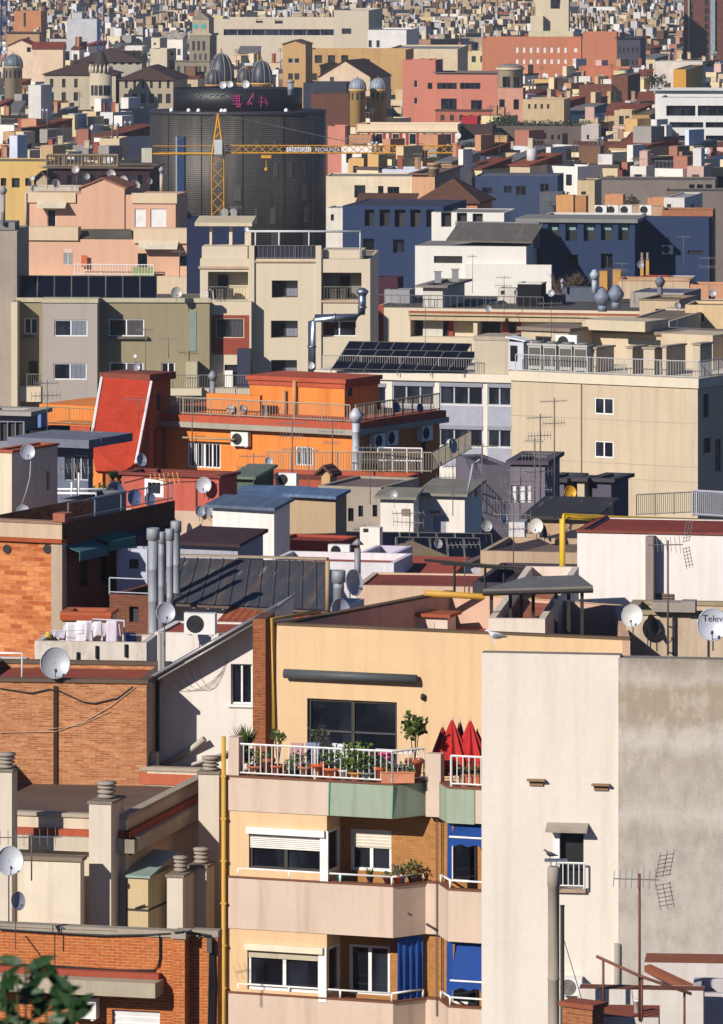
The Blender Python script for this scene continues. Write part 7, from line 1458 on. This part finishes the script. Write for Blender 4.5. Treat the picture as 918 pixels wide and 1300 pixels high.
# brown brick blocks and tile hall
bb = brick('8a5a44','744836','5c4038',.6,.2,.02,.3)
house('brown_brick_block', 'brown brick block with a stained flat wall below the orange institute', 735, 777, 108, 1150, 8, bb, depth=8, roof='6a5a4c', par=.1); house('brown_brick_block', 'taller brown brick block with a white downpipe and dark side', 776, 797, 96, 1152, 10, bb, xs=813, roof='6a5a4c', par=.1)
house('long_tile_roof_hall', 'very long low hall under a dark red-brown tiled roof', 728, 960, 196, 905, 4, 'a88a6c', depth=14, roof='6e3c2c', par=0, roofshape='shed', rise=4.2)
house('dark_grey_block', 'long flat dark grey block with a planted roof garden', 618, 740, 160, 955, 4, '6a5e56', wins=[(690,169,694,176,'n1'),(700,171,703,177,'n1'),(708,171,711,177,'n1'),(714,169,721,184,'n2')], depth=12, roof='4a4a44', par=.2); house('white_end_block', 'pale end block with one window right of the long grey block', 738, 760, 159, 950, 6, 'c4bcb0', wins=[(745,171,748,177,'o')], depth=6, roof='8a8478', par=.2)
e = empty('roof_garden', 'dark green roof garden hedge on the long grey block', 'hedge', P(690,160,958)); m = MB(); rr = random.Random(2)
for k in range(26): leafcloud(m, ((k-13)*.62, rr.uniform(0,2), .3), .6, 34, .34, rr)
m.obj('foliage', leaf('4a5a34','2a3420'), e)
house('stone_arch_block', 'ochre stone block with a darker side left of the white banded building', 802, 824, 146, 985, 8, 'b08a58', xs=850, roof='7a6a54', par=.1); house('ornate_cream_house', 'ornate cream house with carved attic windows', 664, 716, 126, 1010, 8, 'c8b088', wins=wg(668,700,4,132,138,3), depth=8, roof='a89474', par=.2, xs=724); house('arched_cream_house', 'cream house with a round arched pediment beside the ochre block', 780, 802, 140, 1000, 8, 'ccb48c', wins=[(786,147,792,158,'o'),(794,147,799,158,'o')], depth=6, roof='9a8a70', par=.2)
house('yellow_box_house', 'bright yellow box with a dark blue side near the brick high-rise', 855, 871, 88, 1190, 8, 'd8a040', xs=895, roof='5a5a60', par=.1); house('white_slab_house', 'white flat slab roof over the yellow box', 832, 892, 78, 1230, 8, 'd4ccc0', depth=8, roof='8a8a88', par=.1)
# ---- band between tower and blue hall
house('long_cream_house', 'long plain cream house with three dark windows right of the round tower', 414, 523, 224, 715, 3, 'e4d6b4', wins=[(450,235,464,251,'n1'),(480,236,487,247,'n1'),(492,237,507,247,'n2')], depth=10, roof='9a9080', par=.1); house('peach_corner_house', 'peach corner house with a brown parapet band and round chimney', 523, 552, 222, 708, 8, 'd8a880', depth=8, roof='8a6a54', par=.1, cap='8a6a50', capw=.4, xs=584); flue(P(551,224,706), 1.6, .65, 'thick round tan chimney on the peach corner house', 'plain', 'a88a6c')
house('brown_hip_house', 'low pink house with a broad brown hipped tile roof', 530, 606, 257, 690, 12, 'c88868', depth=9, roof='6e4a36', par=0, roofshape='hip', rise=2.6); house('brown_roof_house', 'low house with a brown tiled roof and a little gabled dormer', 452, 524, 262, 680, 8, 'c8a880', depth=8, roof='6a4836', par=0, roofshape='shed', rise=3.); house('white_small_house', 'small white house squeezed between round tower and blue hall', 414, 436, 264, 660, 8, 'e0d8c8', depth=6, roof='9a9488', par=.1, wins=[(420,272,424,280,'n1')], xs=None)
house('blue_low_hall', 'long low blue hall with dark windows behind the blue hall roofs', 603, 708, 224, 705, 6, '3c4a66', wins=[(640,236,650,245,'n1'),(655,236,668,248,'n2'),(612,238,625,246,'n1'),(686,233,697,244,'n2')], depth=10, roof='6a6a70', par=.1); house('grey_screen_wall', 'grey panel wall in front of the long low blue hall', 685, 714, 244, 690, 8, '5e6068', depth=3, roof='5a5a60', par=.05)
house('tan_box_house', 'tan cream box house between blue hall and long grey-brown slab', 733, 755, 229, 700, 10, 'cbb48c', depth=6, roof='8a7a64', par=.1, wins=[(738,243,744,247,'o')]); house('long_slab_building', 'very long low grey-brown slab building', 755, 908, 229, 715, 4, '857a70', wins=[(875,234,882,241,'n1'),(885,234,893,241,'n1'),(896,234,904,241,'n1')], depth=10, roof='6a625a', par=.1); house('grey_wall_building', 'plain grey-brown wall building at the right border', 845, 960, 243, 695, 4, '7c7268', depth=8, roof='5c564f', par=.1)
for x0, x1, y, c_, l_ in ((706,728,248,'d09a64','left orange tan roof block above the blue hall'),(726,744,249,'b88458','darker tan roof block beside the left orange one'),(768,791,247,'cc9468','middle orange tan roof block above the blue hall'),(822,843,251,'c89068','right orange tan roof block beside the white roof hut')): house('roof_block', l_, x0, x1, y, 650, 10, c_, depth=4, roof='9a7050', par=.1, xs=x1+3)
house('white_roof_hut', 'white roof hut with dark square openings above the blue end block', 843, 869, 251, 640, 12, 'dcd6cc', xs=892, wins=[(847,259,852,265,'o')], swins=[(876,259,882,265,'o')], roof='a8a49c', par=.1); house('brick_wall_house', 'long orange brick parapet house above the blue end block', 840, 905, 267, 620, 6, brick('c07a50','a8643e','9a8068',.5,.16,.02,.2), depth=6, roof='8a6a50', par=.2)
for px, l_ in ((763,'left of three grey cooling boxes above the blue hall'),(778,'middle of three grey cooling boxes above the blue hall'),(795,'pale cooling box with a round fan above the blue hall'),(820,'rightmost pale cooling box above the blue hall')): aircon(P(px,273,605), R(-8), l_, 1.2, 1.0)
house('tan_roof_rooms', 'tan roof rooms with a brown cube behind the blue hall', 784, 842, 262, 640, 8, 'c0a07c', depth=4, roof='8a6a50', par=.1)
for px, py, l_, cc in ((716,250,'bushy dark green tree among the tan roof blocks','4a5a30'),(808,256,'brownish green tree right of the tan roof blocks','5a5434')):
    p = P(px,py,690); e = empty('tree', l_, 'tree', V((p.x,p.y,G(690)))); z = p.z-e.location.z; m = MB(); m.tube((0,0,0),(0,0,z),.2,6,0,.1); m.obj('trunk', flat('4a3a2c',.9), e); m = MB(); rr = random.Random(px)
    for k in range(9): leafcloud(m, (rr.uniform(-1.3,1.3), rr.uniform(-1,1), z+rr.uniform(-1.2,.2)), .75, 60, .3, rr)
    m.obj('crown', leaf(cc,'2c3018'), e)
for x0, x1, y, D_, c_, l_, xs, kw in ((700,717,211,860,'c03a34','bright red box house with a darker red side','733',{}),(788,826,197,880,'cfb48c','broad tan cream box house under the long tiled roof',None,{}),(832,870,199,870,'e0cc90','pale yellow house with a big diagonal shade, near the right border',None,{}),(863,912,216,830,'e4d096','long pale yellow low house near the right border',None,{}),(775,783,211,850,'c8382c','small red hut beside white chimneys',786,{}),(745,790,216,840,'9a4a44','low dark red roof strip house',None,{})): house('city_house', l_, x0, x1, y, D_, 8, c_, xs=int(xs) if xs else None, depth=5, roof='8a6a54', par=.1, group='houses of the far city', **kw)
# left upper band
house('balustrade_building', 'yellow ochre building with a roof balustrade and red arched windows at the left', -20, 60, 205, 700, 4, pl('dcb870',.1,.2,.4), wins=[(1,226,8,236,'o'),(15,226,25,238,'o'),(32,226,40,236,'o'),(43,226,50,238,'o')], depth=10, roof='8a7a5a', par=.1, rev=.4)
b = house('dark_red_building', 'long dark red-brown building in shade behind the roof dishes', 60, 190, 214, 690, 5, '3c2c30', wins=wg(66,186,8,222,234,6,'n1'), depth=10, roof='3a3430', par=.1, cap='6a5c4c', capw=.5)
m = MB(); railing(b, [(b.W,-.1,b.z0+.2),(b.X(150),-.1,b.z0+.2)], 1.3, pl('8a7a60'), 2, .45, .09, name='balustrade')
house('white_cube_house', 'tall white cube with a grey side near the far left dome', 36, 52, 108, 985, 14, 'd8d4cc', xs=66, roof='9a9a98', par=.05); house('white_tower_house', 'tall bluish white stair tower at left above the ochre balustrade', 12, 22, 172, 760, 16, 'd4dae4', xs=35, roof='8a94a4', par=.05)
house('red_roof_house', 'pale pink-cream house with a long red tiled roof at upper left', 41, 80, 62, 1230, 4, 'e4c8a8', depth=16, roof='a8452c', par=0, roofshape='shed', rise=3.2, wins=[(34,60,39,66,'n1')]); house('red_roof_house', 'cream gable-walled house left of the long red tiled roof', 10, 42, 58, 1240, 4, 'e4ccac', depth=10, roof='a8452c', par=0, roofshape='gable', rise=1.2)
house('tan_stone_block', 'tan stone block with dark cornice behind the red roofed houses', 8, 50, 42, 1390, 6, 'b8946c', depth=10, roof='6a5a4c', par=.2, cap='5a4c40', capw=.4, wins=[(34,47,38,53,'o')]); house('brick_twin_block', 'orange brick and cream striped block at upper left', 18, 52, 14, 1650, 8, 'c08458', depth=10, roof='7a5a44', par=.2, wins=[(30,16,33,34,'o')], xs=60); house('pale_grey_gable', 'pale grey blank wall with a stepped sloping top, upper left', 85, 123, 24, 1600, 5, 'c4c4c4', depth=8, roof='8a8a8a', par=0); house('pale_grey_gable', 'narrow pale grey wall rising above the stepped one', 91, 104, 16, 1605, 5, 'c4c4c4', depth=8, roof='8a8a8a', par=0)
# ================================================================ FILL: the houses of the city
LM = [(128,100,'the turreted stone house'),(17,80,'the far left dome'),(240,70,'the clock tower'),(300,150,'the round dark tower'),(350,40,'the long stone hall'),(467,110,'the twin pale domes'),(560,110,'the salmon building'),(520,175,'the red shuttered building'),(700,70,'the orange institute'),(698,15,'the pale square tower'),(893,40,'the brick high-rise'),(880,145,'the white banded building'),(775,120,'the brown brick blocks'),(820,187,'the long tiled hall'),(530,10,'the grey gable'),(30,215,'the ochre balustrade'),(120,220,'the dark red building'),(470,240,'the long cream house'),(570,245,'the brown hipped roof'),(655,235,'the low blue hall'),(830,235,'the long grey-brown slab'),(690,170,'the long grey block'),(790,60,'the dark stone house')]
HID = [(190,110,410,300),(58,84,235,140),(262,24,490,62),(515,70,660,150),(456,150,622,188),(612,40,815,80),(870,-20,930,80),(838,115,930,185),(360,56,512,100),(620,155,758,186),(430,258,905,300),(530,230,610,262)]
PAL = [('cream','e2d2ae'),('cream','dcc8a0'),('white','e4dfd4'),('white','dad6d0'),('ochre','cda468'),('tan','bc9c74'),('pink','d0ac9c'),('grey','9a948c'),('russet','a8705a'),('yellow','dccb9c'),('orange','c08c68'),('beige','c8b494'),('brown','7c5c44'),('bluish','ccd2da'),('sandy','d0b88c')]
FEAT = ['one chimney','two chimneys','rooftop hut','tall aerial','water tank','blank front','window row','two window rows','red roof','grey pitched roof','dark parapet','twin flues','roof fence','white dish']
used = set(); fr_ = random.Random(21); count = 0; GRP = 'houses of the far city'
def relword(px, py, lx, ly):
    dx, dy = px-lx, py-ly
    if abs(dx) > 2.2*abs(dy): return 'left of' if dx < 0 else 'right of'
    if abs(dx) < 22: return 'above' if dy < 0 else 'below'
    return ('up-left' if dx < 0 else 'up-right')+' of' if dy < 0 else ('down-left' if dx < 0 else 'down-right')+' of'
def city_house(px0, px1, py, D, th):
    global count
    cx, cy = (px0+px1)/2, py+4
    near = sorted(LM, key=lambda q: (q[0]-cx)**2+(q[1]-cy)**2*3)[:2]
    for _ in range(60):
        cn, ch = fr_.choices(PAL, (4,4,4,4,2,2,2,3,1,2,1,4,1,2,3))[0]; f1, f2 = fr_.choices(FEAT, (3,3,6,2,1,1,4,5,1.2,1.5,1.5,1,2,1), k=2)
        if f1 == f2: continue
        if {'blank front','window row','two window rows'} >= {f1, f2} or {f1,f2} == {'one chimney','two chimneys'} or {f1,f2} == {'red roof','grey pitched roof'}: continue
        lm = fr_.choice(near); sz = 'narrow' if px1-px0 < 15 else ('broad' if px1-px0 > 30 else 'small')
        lab = f"{sz} {cn} house, {f1}, {f2}, {relword(cx, cy, lm[0], lm[1])} {lm[2]}"
        if lab not in used and len(lab.split()) <= 16: break
    used.add(lab)
    fs = (f1, f2); p = P(px1, py, D); a = R(th); W = (px1-px0)*D/F; d = fr_.uniform(6, 11); zb = G(D); z1 = p.z-zb
    m = MB(); shape = 'red' if 'red roof' in fs else ('shed' if 'grey pitched roof' in fs else None); pr_ = 0 if shape else .5
    m.box(-W,0,0,d,0,z1, 0, 1, 't' if pr_ else '')
    if pr_:
        t = .2; m.face([(-W,0,z1-pr_),(0,0,z1-pr_),(0,d,z1-pr_),(-W,d,z1-pr_)],1)
        for r_ in ((-W,0,0,t),(-W,0,d-t,d),(-W,-W+t,t,d-t),(-t,0,t,d-t)): m.face([(r_[0],r_[2],z1),(r_[1],r_[2],z1),(r_[1],r_[3],z1),(r_[0],r_[3],z1)]) ; 
        m.face([(-W,d-t,z1-pr_),(0,d-t,z1-pr_),(0,d-t,z1),(-W,d-t,z1)])
    o = m.obj('city_house', [pl(ch,.14,.25,.4), pl(fr_.choice(('8a6a58','7a7068','9a5a44','6a645e')),.2,0,.4)], None); o.location = (p.x,p.y,zb); o.rotation_euler.z = -a; tag(o, lab, 'house', GRP)
    c = MB()
    if shape:
        rs = fr_.uniform(.9,1.8); c.slab([(-W-.2,-.3,z1),(.2,-.3,z1),(.2,d,z1+rs),(-W-.2,d,z1+rs)],(0,0,.15)); c.face([(0,0,z1),(0,d,z1),(0,d,z1+rs)]); c.obj('roof', tiles(*fr_.choice((('8a4630','6a4030'),('9c5236','7a4834')))) if shape == 'red' else corr('7a7874', rust='9a9284'), o)
    elif 'dark parapet' in fs:
        c.box(-W-.15,.15,-.15,d,z1+.003,z1+.35); c.obj('parapet', flat('5a4a42',.9), o)
    if 'blank front' not in fs:
        n = max(1, min(8, int(W/fr_.uniform(1.7,2.4)))); rows = 2 if 'two window rows' in fs else 1
        wm = fr_.choice((DARK(), glass(), DARK(), flat('4a4038',.7))); sh = fr_.random() < .35; shm = flat(fr_.choice(('6a4a38','4a5a4a','c8c0b0','7a3a30')),.8)
        for r_ in range(rows):
            for i in range(n):
                x = -W+W*(i+.5)/n; z = z1-1.1-r_*3-1.5; w_ = min(.5, W/n*.3); q = MB(); q.box(x-w_,x+w_,-.03,.02,z,z+1.5); g = q.obj('window', wm, o)
                if sh: q = MB(); q.box(x-w_*1.9,x-w_*1.05,-.07,-.001,z,z+1.5); q.box(x+w_*1.05,x+w_*1.9,-.07,-.001,z,z+1.5); q.obj('shutters', shm, g)
    def chi(x, y, h):
        q = MB(); q.box(x-.35,x+.35,y-.3,y+.3,z1-pr_,z1+h); q.box(x-.42,x+.42,y-.37,y+.37,z1+h+.003,z1+h+.15); q.obj('chimney', pl(fr_.choice(('b08868','c8b898','a05a40')),.1,.2), o)
    rt = z1+(.9 if shape else 0)
    if 'one chimney' in fs: chi(-W*fr_.uniform(.2,.8), d*.4, fr_.uniform(1,2)+rt-z1)
    if 'two chimneys' in fs: chi(-W*.25, d*.4, 1.3+rt-z1); chi(-W*.7, d*.5, 1.5+rt-z1)
    if 'rooftop hut' in fs:
        w_ = min(W*.5, fr_.uniform(2,4)); x = -W*fr_.uniform(.55,.9) if W > w_*1.5 else -W*.8; q = MB(); q.box(x,x+w_,d*.3,d*.7,z1-pr_,z1+fr_.uniform(1.6,2.5)+rt-z1); q.obj('rooftop_hut', pl(fr_.choice(PAL)[1],.1,.2,.4), o)
    if 'tall aerial' in fs:
        q = MB(); x = -W*fr_.uniform(.2,.8); h = fr_.uniform(2.5,4); q.tube((x,d*.3,z1-pr_),(x,d*.3,rt+h),.05,4)
        for k in range(4): q.tube((x-.7,d*.3,rt+h-.2-k*.25),(x+.7,d*.3,rt+h-.2-k*.25),.03,4)
        q.obj('aerial', flat('5a5652',.6), o)
    if 'water tank' in fs:
        q = MB(); x = -W*fr_.uniform(.3,.7); q.lathe([(.7,z1-pr_),(.7,rt+1.3),(.1,rt+1.5)], (x,d*.4), 12); q.obj('water_tank', flat(fr_.choice(('c8c8c4','8a94a0','b4a890')),.6), o)
    if 'twin flues' in fs:
        for k in (0,.8): q = MB(); x = -W*.5+k; q.lathe([(.15,z1-pr_),(.15,rt+1.7),(.3,rt+1.9),(.3,rt+2.1),(.05,rt+2.3)], (x,d*.35), 8); q.obj('flue', metal('a8acb0',.4,.7), o)
    if 'roof fence' in fs:
        q = MB(); q.tube((-W,.1,rt+1.0),(0,.1,rt+1.0),.04,4)
        for k in range(int(W/.6)+1): q.tube((-W+k*.6,.1,z1-pr_),(-W+k*.6,.1,rt+1.0),.025,4)
        q.obj('fence', flat('8a8680',.6), o)
    if 'white dish' in fs:
        q = MB(); x = -W*fr_.uniform(.2,.8); q.lathe([(.02,.12),(.3,.08),(.5,-.05),(.52,-.05)], n=12); k = q.obj('dish', flat('c8c8c4',.5), o); k.location = (x,d*.2,rt+.8); k.rotation_euler = (R(75),0,R(fr_.uniform(-40,40))); q = MB(); q.tube((x,d*.2+.1,z1-pr_),(x,d*.2+.1,rt+.7),.05,4); q.obj('dish_mast', flat('7a7a7a',.6), o)
    count += 1
y = 212.
while y > 40:
    D = Dof(y); sc = 1000/D; px = fr_.uniform(-25, -5)
    while px < 925 and count < 296:
        w_ = fr_.choice((12,15,19,24,30,42))*max(.62, sc)*fr_.uniform(.8,1.2); yy = y+fr_.uniform(-5,6); c0 = (px+w_/2, yy+3)
        if not any(h[0] < px+2 and px+w_-2 < h[2] and h[1] < c0[1] < h[3] for h in HID) and not (px+w_*1.3 > 176 and px < 411 and 112 < c0[1]): city_house(px, px+w_, yy, Dof(yy)*1.04+fr_.uniform(-12,12), fr_.choice((5,10,26,30,32,36,40)))
        px += w_*fr_.uniform(1.05,1.6)
    y -= 10.2+(222-y)*.016
Y_END = y
for k, (px, py, D_, l_) in enumerate(((100,86,1190,'dark green tree behind the left wing of the turreted house'),(178,70,1300,'green tree between the brown roofed hall and the clock tower'),(835,100,1160,'dark tree near the yellow box and the brick high-rise'),(642,150,1000,'dark tree at the foot of the round cream turret'))):
    p = P(px,py,D_); z = p.z-G(D_); e = empty('tree', l_, 'tree', V((p.x,p.y,G(D_)))); m = MB(); m.tube((0,0,0),(0,0,z),.25,6,0,.1); m.obj('trunk', flat('4a3a2c',.9), e); m = MB(); q_ = random.Random(k)
    for _ in range(8): leafcloud(m, (q_.uniform(-1.6,1.6), q_.uniform(-1.2,1.2), z+q_.uniform(-1.4,.3)), 1.0, 60, .4, q_)
    m.obj('crown', leaf('46582c','242e16'), e)
# the rest, too far to tell apart
mats_ = [pl(h,.16,.25,.31) for h in ('d8c8a4','c4b08c','dcd8d0','b8b4b0','b48c58','a08060','b88c78','7c7874','8c4a36','c8b482','9c5838','a8967c','644c3c','b0b8c4','b09a78')]+[DARK(), pl('8a5a44',.2,0,.3), pl('6a645e',.2,0,.3), flat('3c3e4a',.8)]
m = MB(); nP = len(PAL); rr = random.Random(77); y = 47.; mi = 0
while y > -24:
    px = rr.uniform(-20,0); 
    while px < 930:
        w_ = rr.choice((6,8,10,13,17,24,34,46))*rr.uniform(.8,1.2); yy = y+rr.uniform(-3.2,3.2); D = Dof(yy)+rr.uniform(-20,20); p = P(px,yy,D); W = w_*D/F; a = R(rr.choice((8,30,34,38,42))); c, s_ = math.cos(a), math.sin(a); d = rr.uniform(6,12); zb = G(D)-1; mi = rr.choice((0,0,1,2,2,3,3,4,5,5,6,7,7,9,11,11,11,13,14,14,8,12)) if rr.random() < .75 else mi
        L = lambda x, q, z: (p.x+x*c+q*s_, p.y-x*s_+q*c, z)
        def bx_(x0,x1,y0,y1,z0,z1,mi,tm):
            for f_ in (((x0,y0,z0),(x1,y0,z0),(x1,y0,z1),(x0,y0,z1)),((x1,y0,z0),(x1,y1,z0),(x1,y1,z1),(x1,y0,z1)),((x0,y1,z0),(x0,y0,z0),(x0,y0,z1),(x0,y1,z1)),((x0,y1,z0),(x1,y1,z0),(x1,y1,z1),(x0,y1,z1))): m.face([L(*q) for q in f_], mi)
            m.face([L(x0,y0,z1),L(x1,y0,z1),L(x1,y1,z1),L(x0,y1,z1)], tm)
        bx_(0,W,0,d,zb,p.z,mi,rr.choice((nP+1,nP+2,nP+3,mi,7,7)))
        n = max(1,int(W/1.9))
        if rr.random() < .85:
            for r_ in range(3):
                for i in range(n):
                    x = W*(i+.5)/n; z = p.z-2.8-3*r_; m.face([L(x-.5,-.06,z),L(x+.5,-.06,z),L(x+.5,-.06,z+1.5),L(x-.5,-.06,z+1.5)], nP)
        for _ in range(rr.choice((1,2,3,4))):
            x = rr.uniform(0,W*.8); w2 = rr.choice((.45,.6,.8,1.2,2.2)); q = rr.uniform(.5,d*.6); bx_(x,x+w2,q,q+w2,p.z-.1,p.z+rr.uniform(1,2.6),rr.choice((0,2,3,5,11,14,12)),nP+2)
        px += w_*rr.uniform(.75,1.15)
    y -= 4.6
tag(m.obj('distant_houses', mats_, None), 'sea of tiny far houses filling the top of the view', 'houses', None, 'stuff')
# ================================================================ ground, light, camera
m = MB(); ys = [-300,-60,-5,8,20,40,60,90,120,160,200,300,420,700,1200,2000,2600,4000,6000]; xs = [-2500,-1500,-400,-100,-30,0,30,100,400,1500,2500]
for i in range(len(xs)-1):
    for j in range(len(ys)-1): m.face([(xs[i],ys[j],G(ys[j])),(xs[i+1],ys[j],G(ys[j])),(xs[i+1],ys[j+1],G(ys[j+1])),(xs[i],ys[j+1],G(ys[j+1]))], 0, True)
tag(m.obj('ground', pl('5c5a5c', .3, 0, .05)), None, None, None, 'structure')
AZ, EL = 42., 27.
d = V((-math.sin(R(AZ))*math.cos(R(EL)), -math.cos(R(AZ))*math.cos(R(EL)), math.sin(R(EL))))     # towards the sun
L = bpy.data.lights.new('sun', 'SUN'); L.energy = 4.7; L.angle = R(.5); L.color = (1., .93, .83)
o = bpy.data.objects.new('sun', L); COL.objects.link(o); o.rotation_euler = d.to_track_quat('Z', 'Y').to_euler(); o.location = (0, -50, 200)
wd = bpy.data.worlds.new('World'); S.world = wd; wd.use_nodes = True; nt = wd.node_tree
sk = nt.nodes.new('ShaderNodeTexSky'); sk.sky_type = 'NISHITA'; sk.sun_disc = False; sk.sun_elevation = R(EL); sk.sun_rotation = math.atan2(d.x, d.y); sk.dust_density = .05; sk.air_density = 1.; sk.ozone_density = 5.
mx = nt.nodes.new('ShaderNodeMixRGB'); mx.blend_type = 'MULTIPLY'; mx.inputs[0].default_value = 1; mx.inputs[2].default_value = (.7,.88,1.15,1); nt.links.new(sk.outputs[0], mx.inputs[1]); nt.links.new(mx.outputs[0], nt.nodes['Background'].inputs[0]); nt.nodes['Background'].inputs[1].default_value = .051
cam = bpy.data.cameras.new('camera'); co = bpy.data.objects.new('camera', cam); COL.objects.link(co); S.camera = co
co.location = CAM; co.rotation_euler = (R(90), 0, 0)
cam.sensor_fit = 'HORIZONTAL'; cam.sensor_width = 24.; cam.lens = 24.*F/918; cam.shift_y = -(650-YH)/918; cam.clip_start = 1; cam.clip_end = 40000
cam.dof.use_dof = True; cam.dof.focus_distance = 260; cam.dof.aperture_fstop = 13
S.view_settings.view_transform = 'Standard'; S.view_settings.look = 'None'; S.view_settings.exposure = .33; S.view_settings.gamma = 1
S.render.engine = 'CYCLES'; S.cycles.use_denoising = True; S.cycles.max_bounces = 6; S.cycles.diffuse_bounces = 2
# ---- air: an even haze over the whole city
m = MB(); m.box(-2600, 2600, -320, 6100, -1.5, 75); hz = tag(m.obj('haze', [], None), 'thin blue haze in the air over the city', 'haze', None, 'stuff')
hm = bpy.data.materials.new('haze_air'); hm.use_nodes = True; n_ = hm.node_tree; n_.nodes.clear(); ou = n_.nodes.new('ShaderNodeOutputMaterial'); vo = n_.nodes.new('ShaderNodeVolumePrincipled')
vo.inputs['Color'].default_value = (.74,.83,1,1); vo.inputs['Density'].default_value = HAZE = .00006; vo.inputs['Anisotropy'].default_value = .0; n_.links.new(vo.outputs[0], ou.inputs['Volume']); hz.data.materials.append(hm)
S.cycles.volume_bounces = 0
